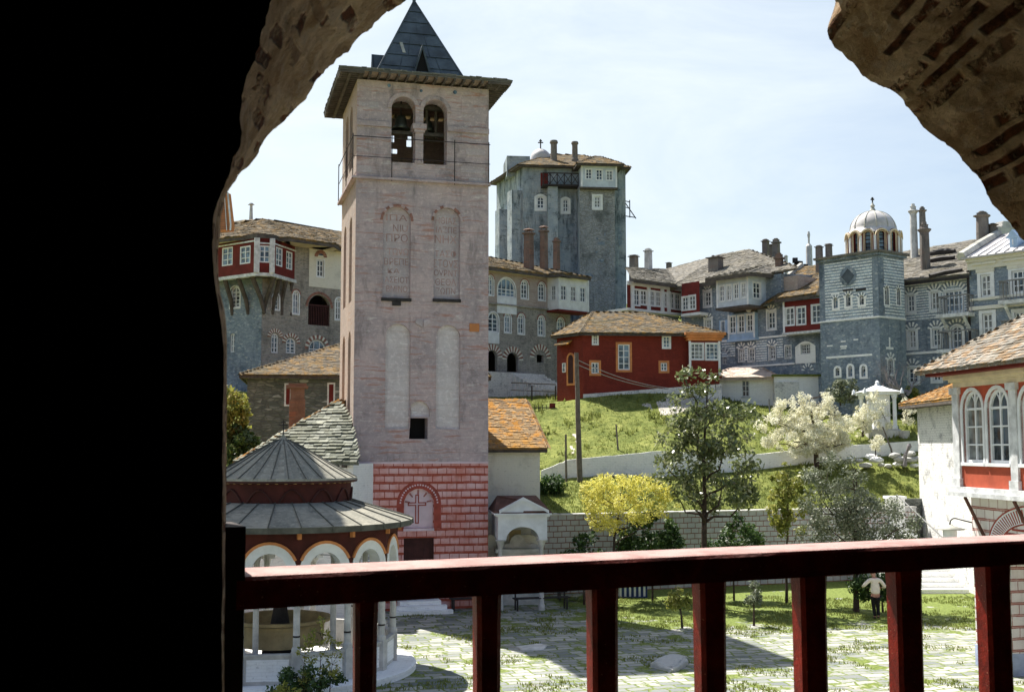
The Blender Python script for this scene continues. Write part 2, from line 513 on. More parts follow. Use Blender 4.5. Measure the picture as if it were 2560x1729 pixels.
MT['whiterough'] = m_white('rough_whitewashed_stone', (.80, .79, .76), (.26, .26, .27), 1.0, .8, .36, .12)  # rougher whitewash with heavier dirt and coursing
MT['cream'] = m_white('cream_plaster', (.72, .70, .62), (.42, .40, .35), .45, .15)
MT['paint'] = m_plain('white_paint', (.76, .78, .80), .6, .12, 2)
MT['paintw'] = m_plain('worn_white_paint', (.62, .63, .64), .75, .28, 3.5)
MT['bluepaint'] = m_plain('pale_blue_paint', (.36, .50, .68), .7, .15, 2)
MT['oriel'] = m_plain('blue_white_oriel_boards', (.55, .62, .70), .75, .18, 1.2)
MT['red'] = m_stucco('oxblood_limewash', (.20, .038, .026), (.15, .031, .023), (.26, .05, .035), (.27, .07, .05), (.08, .02, .018), .4, .25, .35)
MT['redbay'] = m_plain('deep_red_boards', (.15, .02, .016), .8, .25, 1.5)
MT['redbright'] = m_plain('vermilion_plaster', (.43, .085, .043), .85, .2, 1.6)
MT['orange'] = m_plain('orange_ochre_paint', (.60, .24, .09), .8, .2, 2)
MT['ochre'] = m_plain('ochre_plaster', (.50, .34, .16), .85, .25, 1.5)
MT['brickred'] = m_plain('brick_voussoir', (.30, .15, .12), .9, .3, 4)
MT['chim'] = m_stucco('sooty_chimney', (.17, .15, .14), (.22, .20, .18), (.25, .14, .10), (.38, .37, .35), (.06, .06, .06), .5, .4, .7)
MT['chimred'] = m_stucco('brown_brick_chimney', (.15, .105, .085), (.21, .155, .13), (.32, .14, .09), (.4, .33, .28), (.07, .05, .045), .7, .3, .5)
MT['stripe'] = m_striped('striped_stone_courses', (.19, .24, .285), (.82, .84, .84), .19, .52, .30)
MT['stripe2'] = m_striped('wall_stripes_mixed', (.19, .24, .285), (.82, .84, .84), .17, .50, .28)
MT['greywall'] = m_courses('painted_grey_blocks', (.50, .50, .51), (.40, .41, .43), (.19, .075, .045), (.3, .2, .15), .245, .40, .18, .11, (.28, .26, .24), .35, False)
MT['rpbrick'] = m_courses('white_and_brick_courses', (.80, .76, .74), (.70, .64, .62), (.27, .07, .05), (.7, .5, .45), .33, .46, .26, .07, (.5, .4, .38), .3, True)
MT['rubpink'] = m_stucco('pinkish_plaster_wall', (.42, .35, .31), (.36, .31, .28), (.34, .22, .18), (.52, .47, .42), (.2, .18, .17), .6, .4, .4)
MT['glass'] = m_glass('dark_window_glass')
MT['glassblue'] = m_glass('blue_window_glass', (.10, .15, .20))
MT['glassgrey'] = m_glass('grey_window_glass', (.12, .13, .13))
MT['curtain'] = m_glass('curtained_window_glass', (.24, .25, .25))
MT['wood'] = m_plain('weathered_pole_wood', (.15, .13, .11), .9, .3, 5)
MT['marble'] = m_plain('grey_marble', (.55, .54, .52), .6, .25, 2.5)
MT['basin'] = m_plain('yellow_stone_basin', (.42, .32, .16), .8, .3, 2)
MT['bark'] = m_plain('brown_bark', (.075, .055, .045), .95, .4, 8, .1, 0, .8, .03)
MT['barkgrey'] = m_plain('grey_bark', (.26, .24, .25), .95, .35, 8, .1, 0, .8, .03)
MT['lf_mag'] = m_leaf('glossy_dark_leaf', (.08, .105, .035), (.19, .225, .085), (.50, .50, .33), .4, .3, .8)
MT['lf_yel'] = m_leaf('yellow_blossom_leaf', (.45, .43, .07), (.76, .71, .18), (.92, .89, .44), .4, .7, .2)
MT['lf_blo'] = m_leaf('white_blossom', (.62, .60, .42), (.86, .84, .68), (.92, .92, .84), .35, .8, .1)
MT['lf_bush'] = m_leaf('green_bush_leaf', (.025, .055, .015), (.05, .10, .022), (.13, .20, .05), .3, .5, .4)
MT['lf_olive'] = m_leaf('silver_olive_leaf', (.085, .105, .055), (.19, .215, .14), (.44, .47, .36), .25, .5, .4)
MT['lf_young'] = m_leaf('yellow_green_leaf', (.14, .17, .03), (.31, .32, .07), (.55, .50, .18), .4, .5, .4)
MT['grassb'] = m_leaf('grass_blade', (.115, .15, .038), (.205, .235, .06), (.37, .37, .15), .4, .6, .2)
MT['skin'] = m_plain('skin', (.50, .27, .20), .6, .1, 6)
MT['hair'] = m_plain('grey_brown_hair', (.16, .12, .09), .7, .3, 30)
MT['sweater'] = m_plain('cream_knit', (.78, .72, .62), .95, .08, 10)
MT['trouser'] = m_plain('black_trousers', (.012, .012, .014), .9, .3, 10)
MT['shoe'] = m_plain('brown_shoe', (.06, .04, .03), .5, .2, 10)
MT['bluewood'] = m_plain('navy_blue_paint', (.02, .05, .17), .6, .25, 4)
MT['gallery'] = m_plain('unlit_dark_plaster', (.010, .010, .009), .95, .4, 2)  # darkness of the unlit gallery put into the plaster colour
MT['rock'] = m_rubble('pale_field_stone', (.38, .38, .37), (.5, .5, .48), (.34, .34, .33), 1.2, .9, (.2, .2, .19), .4)
MT['pinktile'] = m_plain('pale_pink_roof_tile', (.62, .50, .42), .85, .25, 3)
MT['clay'] = m_plain('clay_brown_tiles', (.12, .055, .04), .9, .35, 3)
MT['bluepier'] = m_plain('blue_grey_pier_base', (.36, .42, .58), .85, .25, 2)
MT['sl_orange2'] = m_slate('mottled_orange_slate', (.11, .10, .085), (.38, .355, .31), (.42, .20, .035), .40, (.14, .11, .07), .4, (.05, .04, .035))
MT['kiosk'] = m_stucco('weathered_kiosk_lead', (.36, .34, .28), (.23, .225, .19), (.17, .15, .12), (.36, .35, .30), (.09, .095, .085), .5, .4, .7)
MT['kioskseam'] = m_plain('dark_lead_seam', (.10, .10, .085), .8, .3, 3)
MT['kioskred'] = m_plain('shaded_red_kiosk_wood', (.065, .014, .011), .8, .3, 2)  # bay red darkened: shade on the kiosk put into its colour
MT['rafter2'] = m_plain('shaded_post_wood', (.018, .008, .006), .7, .3, 6)  # shade on the end post put into the wood colour
MT['earth'] = m_plain('bare_earth', (.52, .48, .42), .95, .3, 1.5)

# handrail and balusters: old glossy oxblood paint, chipped
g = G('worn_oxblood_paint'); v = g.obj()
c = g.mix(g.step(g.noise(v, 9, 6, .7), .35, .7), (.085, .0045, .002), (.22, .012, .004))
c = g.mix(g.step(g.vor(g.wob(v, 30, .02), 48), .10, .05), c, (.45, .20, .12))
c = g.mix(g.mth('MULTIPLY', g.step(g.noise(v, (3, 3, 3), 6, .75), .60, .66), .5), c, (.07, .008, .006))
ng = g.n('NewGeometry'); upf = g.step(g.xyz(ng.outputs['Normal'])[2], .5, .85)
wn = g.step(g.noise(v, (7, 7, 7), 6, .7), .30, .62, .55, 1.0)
c = g.mix(g.mth('MULTIPLY', upf, wn), c, (.47, .30, .275))      # worn top; sun glare painted pale on upward faces
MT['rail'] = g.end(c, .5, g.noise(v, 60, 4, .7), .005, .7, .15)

# stone arch soffit: ochre mortar with brown brick courses lying across
g = G('arch_masonry'); v = g.wob(g.wob(g.uv(), 4.0, .05), 26, .012); x = g.xyz(v); ob_ = g.obj()
n1 = g.noise(v, 4.5, 8, .78)
c = g.mix(g.step(n1, .36, .64), (.44, .275, .15), (.84, .64, .45))
c = g.mix(g.mth('MULTIPLY', g.step(g.noise(ob_, 15, 7, .8), .5, .62), .8), c, (.66, .53, .42))
row = g.mth('DIVIDE', x[0], .064); s_ = g.mth('FRACT', row); fl = g.mth('FLOOR', row)
col_ = g.mth('ADD', g.mth('DIVIDE', x[1], .23), g.mth('MULTIPLY', fl, .41)); cf = g.mth('FRACT', col_)
wnz = g.n('TexWhiteNoise'); wnz.noise_dimensions = '2D'; g.put(wnz.inputs['Vector'], g.comb(fl, g.mth('FLOOR', col_)))
br = g.mth('MULTIPLY', g.step(g.mth('ABSOLUTE', g.mth('SUBTRACT', s_, .5)), .36, .24), g.mth('MULTIPLY', g.step(cf, .03, .1), g.step(cf, .99, .93)))
br = g.mth('MULTIPLY', br, g.step(wnz.outputs[0], .46, .54))
br = g.mth('MULTIPLY', br, g.step(g.noise(ob_, 5, 5, .7), .40, .52))
bc = g.mix(g.step(g.noise(ob_, 20, 6, .75), .4, .65), (.055, .024, .012), (.24, .085, .038))
c = g.mix(br, c, bc)
c = g.mix(g.mth('MULTIPLY', g.step(g.noise(ob_, 34, 6, .85), .58, .68), .75), c, (.075, .04, .022))
c = g.mix(g.mth('MULTIPLY', g.step(g.noise(ob_, 6, 6, .75), .60, .70), .5), c, (.16, .095, .055))
hgt = g.mth('ADD', g.mth('MULTIPLY', br, -1.1), g.mth('ADD', g.noise(ob_, 16, 9, .85), g.mth('MULTIPLY', g.noise(ob_, 75, 6, .85), .7)))
MT['arch'] = g.end(c, .95, hgt, .06, 1.0, .1)

# courtyard paving with grass in the joints
g = G('courtyard_slabs')
rotm = g.n('Mapping'); rotm.inputs['Rotation'].default_value = (0, 0, R(-14.7))
g.put(rotm.inputs['Vector'], g.obj())
v = rotm.outputs[0]
q = g.wob(g.wob(v, .45, .8), 2.2, .14)
x = g.xyz(q)
b = g.n('TexBrick'); g.put(b.inputs['Vector'], q)
for k_, val in (('Scale', 1), ('Brick Width', .72), ('Row Height', .40), ('Mortar Size', .036), ('Mortar Smooth', .35), ('Bias', 0.0)):
    b.inputs[k_].default_value = val
b.offset = .43; b.squash = .7; b.squash_frequency = 3
b.inputs['Color1'].default_value = (0, 0, 0, 1); b.inputs['Color2'].default_value = (1, 1, 1, 1); b.inputs['Mortar'].default_value = (.5, .5, .5, 1)
tone = b.outputs['Color']
c = g.mix(tone, (.15, .17, .17), (.46, .45, .415))
c = g.mix(g.mth('MULTIPLY', g.step(g.noise(q, .9, 4, .6), .55, .75), .5), c, (.52, .44, .38))
c = g.mix(g.mth('MULTIPLY', g.step(g.noise(v, 6, 6, .75), .45, .7), .4), c, (.20, .21, .19))
x0 = g.xyz(g.obj())
lawn = g.mth('MULTIPLY', g.step(x0[1], 39.5, 44.5), g.step(x0[0], 1.0, 4.5))
gr = g.step(g.mth('ADD', g.noise(v, .8, 6, .7), g.mth('MULTIPLY', lawn, .20)), .53, .60)
jm = g.mth('MULTIPLY', b.outputs['Fac'], g.step(g.mth('ADD', g.noise(v, .55, 5, .65), g.mth('MULTIPLY', lawn, .3)), .14, .32))
gm = g.mth('MAXIMUM', gr, jm)
gc = g.mix(g.step(g.noise(v, 9, 4, .7), .35, .7), (.085, .12, .02), (.22, .27, .06))
c = g.mix(g.mth('MULTIPLY', b.outputs['Fac'], .7), c, (.12, .12, .10))
c = g.mix(gm, c, gc)
MT['paving'] = g.end(c, .85, g.mth('ADD', g.mth('MULTIPLY', b.outputs['Fac'], -.8), g.noise(v, 7, 5, .7)), .03, .6, .25)

# hillside turf
g = G('spring_turf'); v = g.obj()
c = g.mix(g.step(g.noise(v, .5, 6, .7), .35, .65), (.14, .17, .042), (.255, .275, .075))
c = g.mix(g.mth('MULTIPLY', g.step(g.noise(v, 3.2, 6, .75), .46, .62), .8), c, (.085, .115, .028))
c = g.mix(g.mth('MULTIPLY', g.step(g.noise(v, 1.4, 5, .7), .58, .7), .5), c, (.40, .40, .14))
c = g.mix(g.step(g.noise(g.wob(v, 1, .5), 1.1, 7, .72), .69, .73), c, (.55, .52, .45))
MT['turf'] = g.end(c, .95, g.noise(v, 5, 6, .75), .12, .8, .1)

# ------------------------------------------------------------------ generic architectural pieces
def hole_poly(u0, u1, z0, z1, arch='', n=10):
    if arch == 'r':
        r = (u1 - u0) / 2; zc = z1 - r; cu = (u0 + u1) / 2
        top = [(cu + r * math.cos(math.pi * k / n), zc + r * math.sin(math.pi * k / n)) for k in range(n + 1)]
        return [(u0, z0), (u1, z0)] + top
    if arch == 's':
        h = min((u1 - u0) * .22, (z1 - z0) * .3)
        top = [(u1 - (u1 - u0) * k / 6, z1 - h + h * math.sin(math.pi * k / 6)) for k in range(7)]
        return [(u0, z0), (u1, z0)] + top
    return [(u0, z0), (u1, z0), (u1, z1), (u0, z1)]
def inset(P, d):
    n = len(P)
    cx = sum(p[0] for p in P) / n
    us = [p[0] for p in P]; zs = [p[1] for p in P]
    u0, u1, z0, z1 = min(us), max(us), min(zs), max(zs)
    fu = (u1 - u0 - 2 * d) / (u1 - u0); fz = (z1 - z0 - 2 * d) / (z1 - z0)
    cu, cz = (u0 + u1) / 2, (z0 + z1) / 2
    return [(cu + (p[0] - cu) * fu, cz + (p[1] - cz) * fz) for p in P]
def wallface(mb, F, outline, holes=(), reveal=.25, mi=0, mrev=None, y=0.0):
    loops = [[Vector((p[0], p[1], 0)) for p in outline]] + [[Vector((p[0], p[1], 0)) for p in h] for h in holes]
    flat = [p for l in loops for p in l]
    for t in tessellate_polygon(loops):
        mb.poly([F.pt(flat[i].x, y, flat[i].y) for i in t], mi)
    for h in holes:
        for i in range(len(h)):
            a, b = h[i], h[(i + 1) % len(h)]
            mb.poly([F.pt(a[0], y, a[1]), F.pt(b[0], y, b[1]), F.pt(b[0], y + reveal, b[1]), F.pt(a[0], y + reveal, a[1])], mi if mrev is None else mrev)
def ring(mb, F, P, Q, y0, y1, mi=0):            # flat band between outlines P (outer) and Q (inner), thickness y0..y1
    n = len(P)
    for i in range(n):
        j = (i + 1) % n
        mb.poly([F.pt(P[i][0], y0, P[i][1]), F.pt(P[j][0], y0, P[j][1]), F.pt(Q[j][0], y0, Q[j][1]), F.pt(Q[i][0], y0, Q[i][1])], mi)
        mb.poly([F.pt(Q[i][0], y0, Q[i][1]), F.pt(Q[j][0], y0, Q[j][1]), F.pt(Q[j][0], y1, Q[j][1]), F.pt(Q[i][0], y1, Q[i][1])], mi)
        mb.poly([F.pt(P[i][0], y0, P[i][1]), F.pt(P[j][0], y0, P[j][1]), F.pt(P[j][0], y1, P[j][1]), F.pt(P[i][0], y1, P[i][1])], mi)
def window(F, r, parent, arch='', cols=2, rows=3, mat='paint', glass='glass', reveal=.16, fw=.075, bw=.035, sill=False, surround=0, smat=None, name='window', y=0.0, tracery=False):
    u0, u1, z0, z1 = r
    P = hole_poly(u0, u1, z0, z1, arch)
    fw = min(fw, (u1 - u0) * .16)
    Q = inset(P, fw)
    mb = MB()
    yr = y + reveal
    ring(mb, F, P, Q, yr - .07, yr + .01)
    zs = z1 - (u1 - u0) / 2 if arch == 'r' else z1
    for i in range(1, cols):
        u = u0 + (u1 - u0) * i / cols
        b = bw * (1.5 if cols % 2 == 0 and i == cols // 2 else 1)
        mb.fbox(F, u - b / 2, u + b / 2, yr - .05, yr - .003, z0 + fw * .8, z1 - fw * .8)
    nr = rows
    for i in range(1, nr):
        z = z0 + (zs - z0) * i / nr
        mb.fbox(F, u0 + fw * .8, u1 - fw * .8, yr - .046, yr - .004, z - bw / 2, z + bw / 2)
    if arch == 'r':
        mb.fbox(F, u0 + fw * .5, u1 - fw * .5, yr - .06, yr - .002, zs - .035, zs + .035)
    if tracery:
        um = (u0 + u1) / 2; rr_ = (u1 - u0) / 2
        for cu_, s0 in ((u0, 1), (u1, -1)):
            mb.tube([F.pt(cu_ + s0 * rr_ * math.cos(t), yr - .025, zs + rr_ * math.sin(t)) for t in [k * math.pi / 18 for k in range(7)]], bw * .5, 5)
    if sill:
        mb.fbox(F, u0 - .08, u1 + .08, y - .08, yr, z0 - .09, z0 + .003)
    if surround:
        A = inset(P, -surround) if not arch else hole_poly(u0 - surround, u1 + surround, z0 - surround, z1 + surround, arch)
        ring(mb, F, A, P, y - .035, y + .05, 1 if smat else 0)
    w_ = mb.build(name, [MT[mat]] + ([MT[smat]] if smat else []), parent)
    pb = MB()
    pb.poly([F.pt(p[0], yr, p[1]) for p in P])
    pb.build('pane', MT[glass if rnd.random() < .55 else rnd.choice(('glass', 'glassblue', 'glassgrey', 'curtain', 'glass'))], w_)
    return w_
def fan(mb, F, cu, zc, r0, r1, n, ma, mb_, y=-.03, a0=0.0, a1=math.pi):
    for k in range(n):                         # voussoirs, alternately of two materials
        a = a0 + (a1 - a0) * (k + .06) / n; b = a0 + (a1 - a0) * (k + .94) / n
        P = [(cu + r * math.cos(t), zc + r * math.sin(t)) for r, t in ((r0, a), (r1, a), (r1, b), (r0, b))]
        mb.prism([F.pt(p[0], y, p[1]) for p in P], F.n * (-y + .02), ma if k % 2 == 0 else mb_)
def slates(mb, poly, e=None, step=.2, wd=.3, th=.03, mi=0, base=True, lift=1.0):
    P = [Vector(p) for p in poly]
    if e is None: e = (P[1] - P[0])
    e = Vector(e).normalized()
    e_in = e
    n = (P[1] - P[0]).cross(P[2] - P[0]).normalized()
    if n.z < 0: n = -n
    e = (e - n * e.dot(n)).normalized()
    s = n.cross(e).normalized()
    if s.z < 0: s = -s
    if len(P) > 3 and any(abs((p - P[0]).dot(n)) > .03 for p in P):
        for i in range(1, len(P) - 1): slates(mb, [P[0], P[i], P[i + 1]], e_in, step, wd, th, mi, base, lift)
        return
    o = P[0]
    Q = [((p - o).dot(e), (p - o).dot(s)) for p in P]
    v0, v1 = min(q[1] for q in Q), max(q[1] for q in Q)
    if base: mb.prism(P, Vector((0, 0, -.10)), mi, .3)
    v = v0 - step * .15
    while v < v1 - step * .4:
        vv = min(max(v + step * .5, v0 + .01), v1 - .01)
        xs = []
        for i in range(len(Q)):
            a, b = Q[i], Q[(i + 1) % len(Q)]
            if (a[1] - vv) * (b[1] - vv) < 0:
                xs.append(a[0] + (b[0] - a[0]) * (vv - a[1]) / (b[1] - a[1]))
        if len(xs) >= 2:
            lo, hi = min(xs), max(xs)
            u = lo - rnd.random() * .1
            while u < hi - .04:
                wv = wd * rnd.uniform(.55, 1.45)
                u2 = min(u + wv, hi + .05)
                j0, j1 = rnd.uniform(-.04, .05) * step * 2, rnd.uniform(-.04, .05) * step * 2
                t_ = th * rnd.uniform(.6, 1.5) * lift
                vt = min(v + step * 1.5, v1)
                A = o + e * u + s * (v + j0) + n * t_; B_ = o + e * (u2 - .012) + s * (v + j1) + n * (t_ + rnd.uniform(-.01, .012))
                D_ = o + e * u + s * vt + n * .012; E_ = o + e * (u2 - .012) + s * vt + n * .012
                tn = min(1, max(0, rnd.gauss(.5, .26)))
                mb.mesh([A, B_, E_, D_, A - n * th, B_ - n * th], [(0, 1, 2, 3), (0, 4, 5, 1), (0, 3, 4), (1, 5, 2)], mi, tn)
                u = u2
        v += step * rnd.uniform(.92, 1.08)
def ridge(mb, a, b, wd=.3, mi=0):
    wd *= .6
    a, b = Vector(a), Vector(b)
    L = (b - a).length; d = (b - a) / L
    side = d.cross(Vector((0, 0, 1))).normalized() * wd
    t = 0
    while t < L:
        l = rnd.uniform(.3, .6)
        p = a + d * t; q = a + d * min(t + l + .06, L + .05)
        h0, h1 = rnd.uniform(.05, .10), rnd.uniform(.04, .09)
        tn = rnd.random()
        up = Vector((0, 0, 1))
        for sg in (-1, 1):
            mb.mesh([p + up * h0, q + up * h1, q + side * sg - up * (.35 * wd), p + side * sg - up * (.35 * wd)], [(0, 1, 2, 3)], mi, tn)
        t += l
def hip_roof(parent, corners, ridge_pts, mat, step=.2, wd=.3, name='roof', fascia='rafter', faces=None):
    mb = MB()
    for f in faces:
        pts = [(corners + ridge_pts)[i] for i in f]
        slates(mb, pts, Vector(pts[1]) - Vector(pts[0]), step, wd)
    n = len(corners)
    allp = corners + ridge_pts
    seen = set()
    for f in faces:
        for i in range(len(f)):
            k = tuple(sorted((f[i], f[(i + 1) % len(f)])))
            if k in seen: ridge(mb, allp[k[0]], allp[k[1]])
            seen.add(k)
    for i in range(n):                         # board under the eave
        a, b = Vector(corners[i]), Vector(corners[(i + 1) % n])
        mb.prism([a + Vector((0, 0, -.05)), b + Vector((0, 0, -.05)), b + Vector((0, 0, -.2)), a + Vector((0, 0, -.2))], (b - a).cross(Vector((0, 0, 1))).normalized() * -.08, 1)
    mb.prism([Vector(c) + Vector((0, 0, -.12)) for c in corners], (0, 0, -.03), 1)
    return mb.build(name, [MT[mat], MT[fascia]], parent)
def chimney(roof, p, wd, h, mat='chim', cap='pots', down=1.2, rz=.4, taper=.9):
    mb = MB(); wd *= .47
    p = Vector(p)
    def blk(z0, z1, w0, w1=None, mi=0):
        w1 = w1 or w0
        c, s = math.cos(rz), math.sin(rz)
        V = []
        for z, ww in ((z0, w0), (z1, w1)):
            for a, b in ((-1, -1), (1, -1), (1, 1), (-1, 1)):
                x, y = a * ww / 2, b * ww / 2
                V.append(p + Vector((x * c - y * s, x * s + y * c, z)))
        mb.mesh(V, [(0, 1, 5, 4), (1, 2, 6, 5), (2, 3, 7, 6), (3, 0, 4, 7), (4, 5, 6, 7)], mi)
    blk(-down, h * .86, wd, wd * taper)
    blk(h * .86, h * .90, wd * 1.25)
    if cap == 'pots':
        blk(h * .90, h * .97, wd * .8)
        blk(h * .97, h, wd * .5)
    elif cap == 'open':
        for a in (-1, 1):
            for b in (-1, 1):
                mb.box(p + Vector((a * wd * .38, b * wd * .38, h * .9)), (wd * .2, wd * .2, h * .07), 0)
        blk(h * .965, h, wd * 1.2, wd * .7)
    elif cap == 'two':
        for a in (-1, 1):
            mb.lathe(p + Vector((a * wd * .22, 0, h * .9)), [(wd * .14, 0), (wd * .12, h * .1), (.001, h * .1)], 8)
    return mb.build('chimney', MT[mat], roof)
def cross_mesh(mb, p, h, r=.03, mi=0):
    p = Vector(p)
    mb.tube([p, p + Vector((0, 0, h))], r, 6, mi)
    for z, l in ((.66, .27), (.84, .15)):
        mb.tube([p + Vector((-l * h, 0, z * h)), p + Vector((l * h, 0, z * h))], r, 6, mi)

# ------------------------------------------------------------------ the gallery we look out of
WD = Vector((.916, .402, 0)).normalized()       # along the parapet
WN = Vector((-WD.y, WD.x, 0))                   # outwards through the arch
gal = thing('arched_gallery', 'dark stone gallery with a ragged brick arch opening towards the courtyard', 'gallery', (0, .2, 4.9))
def wplane(p, dist):                            # pixel -> point on the wall plane 'dist' metres out
    d = ray(p)
    return EYE + d * (dist / d.dot(WN))
def spline(P, n):
    out = []
    m = len(P)
    L = [0]
    for i in range(1, m): L.append(L[-1] + (P[i] - P[i - 1]).length)
    for k in range(n):
        t = L[-1] * k / (n - 1)
        i = max(j for j in range(m - 1) if L[j] <= t + 1e-9)
        f = (t - L[i]) / max(1e-9, L[i + 1] - L[i])
        p0, p1, p2, p3 = P[max(i - 1, 0)], P[i], P[i + 1], P[min(i + 2, m - 1)]
        out.append(p1 * (1 - f) + p2 * f + ((p2 - p0) * f * (1 - f) ** 2 - (p3 - p1) * f * f * (1 - f)) * .35)
    return out, L[-1]
OUT = [(510, 2400), (511, 1900), (512, 1570), (513, 1300), (516, 1100), (518, 900), (518, 770), (513, 705), (501, 655), (497, 600), (498, 545), (503, 485), (516, 440), (541, 408),
       (577, 363), (611, 314), (652, 268), (702, 203), (762, 133), (802, 96), (862, 48), (906, 20), (938, -2), (1050, -75), (1200, -145), (1400, -190), (1600, -170), (1780, -95), (1870, -20),
       (1890, 10), (1876, 74), (1893, 108), (1911, 131), (1946, 166), (1980, 194), (2030, 216), (2070, 257), (2112, 300), (2160, 337), (2200, 386), (2236, 432), (2252, 462), (2290, 502),
       (2326, 550), (2372, 620), (2420, 720), (2455, 860), (2470, 1000), (2475, 1300), (2478, 1900), (2480, 2400)]
INN = [(506, 2700), (506, 1900), (507, 1570), (508, 1300), (510, 1000), (511, 800), (494, 660), (488, 600), (487, 540), (494, 470), (524, 400), (541, 345), (547, 300), (553, 245), (569, 168), (590, 105),
       (610, 40), (628, -10), (690, -110), (850, -260), (1100, -420), (1400, -520), (1800, -560), (2250, -480), (2650, -300), (2950, 0), (3200, 420), (3330, 1000), (3370, 1700), (3380, 2700)]
D_OUT, D_INN = 3.02, 2.28
NSEG = 760
Po, Lo = spline([wplane(zV(*p), D_OUT) for p in OUT], NSEG)
Pi, Li = spline([wplane(zV(*p), D_INN) for p in INN], NSEG)
# pair the two edges by matching their crowns: resample the inner one by normalised angle from the arch centre
ctr_o = wplane(zV(1300, 900), D_OUT); ctr_i = wplane(zV(1300, 900), D_INN)
def ang(p, c): return math.atan2((p - c).z, (p - c).dot(WD))
ai = [ang(p, ctr_i) for p in Pi]
def unwrap(a):
    return a if a > -math.pi / 2 else a + 2 * math.pi
ai = [unwrap(a) for a in ai]
pair = []
for p in Po:
    a = unwrap(ang(p, ctr_o))
    k = min(range(len(ai)), key=lambda i: abs(ai[i] - a))
    pair.append(Pi[k])
for _ in range(3):
    pair = [pair[0]] + [(pair[i - 1] + pair[i] * 2 + pair[i + 1]) / 4 for i in range(1, len(pair) - 1)] + [pair[-1]]
mb = MB()
ND = 36
grid = []
for i, (a, b) in enumerate(zip(Po, pair)):
    row = []
    out = (a - ctr_o); out -= WN * out.dot(WN); out.normalize()
    for k in range(ND + 1):
        f = k / ND
        p = a.lerp(b, f)
        q = p * 3.2
        low = min(1.0, max(.12, (p.z - 6.75) / .55)) if p.dot(WD) < ctr_o.dot(WD) else 1.0
        nz = noise.fractal(q, 1.0, 2.0, 5) * .012 + noise.fractal(p * 13, .8, 2, 4) * .011 + noise.fractal(p * 38, .8, 2, 2) * .005
        row.append(p + out * (nz * low + .003) + WN * noise.noise(p * 9) * .010)
    grid.append(row)
Lstep = Lo / (len(Po) - 1)
for i in range(len(Po) - 1):
    for k in range(ND):
        u0, u1 = i * Lstep, (i + 1) * Lstep; v0, v1 = k / ND * .9, (k + 1) / ND * .9
        mb.poly([grid[i][k], grid[i + 1][k], grid[i + 1][k + 1], grid[i][k + 1]], 0, .5, [(u0, v0), (u1, v0), (u1, v1), (u0, v1)])
mb.build('arch_soffit', MT['arch'], gal, True)
mb = MB()                                       # faces of the wall round the opening, outside and inside
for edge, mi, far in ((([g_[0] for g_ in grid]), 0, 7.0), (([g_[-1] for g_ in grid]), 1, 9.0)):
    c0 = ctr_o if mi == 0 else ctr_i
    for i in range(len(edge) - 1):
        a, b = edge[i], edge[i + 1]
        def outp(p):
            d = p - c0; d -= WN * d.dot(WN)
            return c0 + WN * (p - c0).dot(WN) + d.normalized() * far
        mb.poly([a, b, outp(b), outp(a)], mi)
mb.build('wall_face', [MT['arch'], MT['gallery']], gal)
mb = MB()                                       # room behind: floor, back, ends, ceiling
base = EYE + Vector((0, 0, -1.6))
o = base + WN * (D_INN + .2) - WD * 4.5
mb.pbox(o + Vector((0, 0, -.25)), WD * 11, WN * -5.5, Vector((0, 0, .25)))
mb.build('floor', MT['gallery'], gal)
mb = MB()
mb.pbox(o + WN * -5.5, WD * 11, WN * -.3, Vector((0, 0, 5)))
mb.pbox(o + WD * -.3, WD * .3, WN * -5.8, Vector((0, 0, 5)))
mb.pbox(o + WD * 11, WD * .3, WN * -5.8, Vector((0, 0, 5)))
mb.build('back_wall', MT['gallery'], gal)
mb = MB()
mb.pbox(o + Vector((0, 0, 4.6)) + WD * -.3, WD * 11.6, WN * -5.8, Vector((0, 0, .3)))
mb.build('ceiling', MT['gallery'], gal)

# balustrade
bal = thing('balustrade', 'heavy oxblood painted wooden balustrade with sunlit pale top across the arch', 'balustrade', (.4, 3.0, 4.9))
zt = EYE.z - .32
ra = atz(zV(556, 1306), zt); rb = atz(zV(2330, 1224.5), zt)
rd = (rb - ra); rd.z = 0; rd.normalize(); rn = Vector((-rd.y, rd.x, 0))
mb = MB()
N = 70
Lr = (rb - ra).length + 1.2
def railsec(t):                                  # worn rounded section
    w1 = noise.noise(Vector((t * 1.7, 3, 0))) * .004; w2 = noise.noise(Vector((t * 3.1, 9, 0))) * .004
    return [(0 + w1, -.082), (0 + w2, -.012), (.006, -.003), (.016, 0), (.10, .002 + w1), (.19, 0), (.205, -.006), (.21, -.018), (.21, -.082)]
prev = None
for k in range(N + 1):
    t = -.02 + Lr * k / N
    sec = [ra + rd * t + rn * y + Vector((0, 0, z)) for y, z in railsec(t)]
    if prev:
        for i in range(len(sec)):
            j = (i + 1) % len(sec)
            mb.poly([prev[i], sec[i], sec[j], prev[j]])
    else:
        mb.poly(sec)
    prev = sec
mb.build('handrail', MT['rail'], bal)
mb = MB()
mb.pbox(ra + rd * -.06 + rn * .0 + Vector((0, 0, -1.3)), rd * .06, rn * .2, Vector((0, 0, 1.42)))  # carried above the rail to stand in for the arcade's dark shade
mb.build('end_post', MT['rafter2'], bal)
mb = MB()
mb.pbox(ra + rn * .04 + Vector((0, 0, -1.12)), rd * Lr, rn * .12, Vector((0, 0, .1)))
mb.build('bottom_rail', MT['rail'], bal)
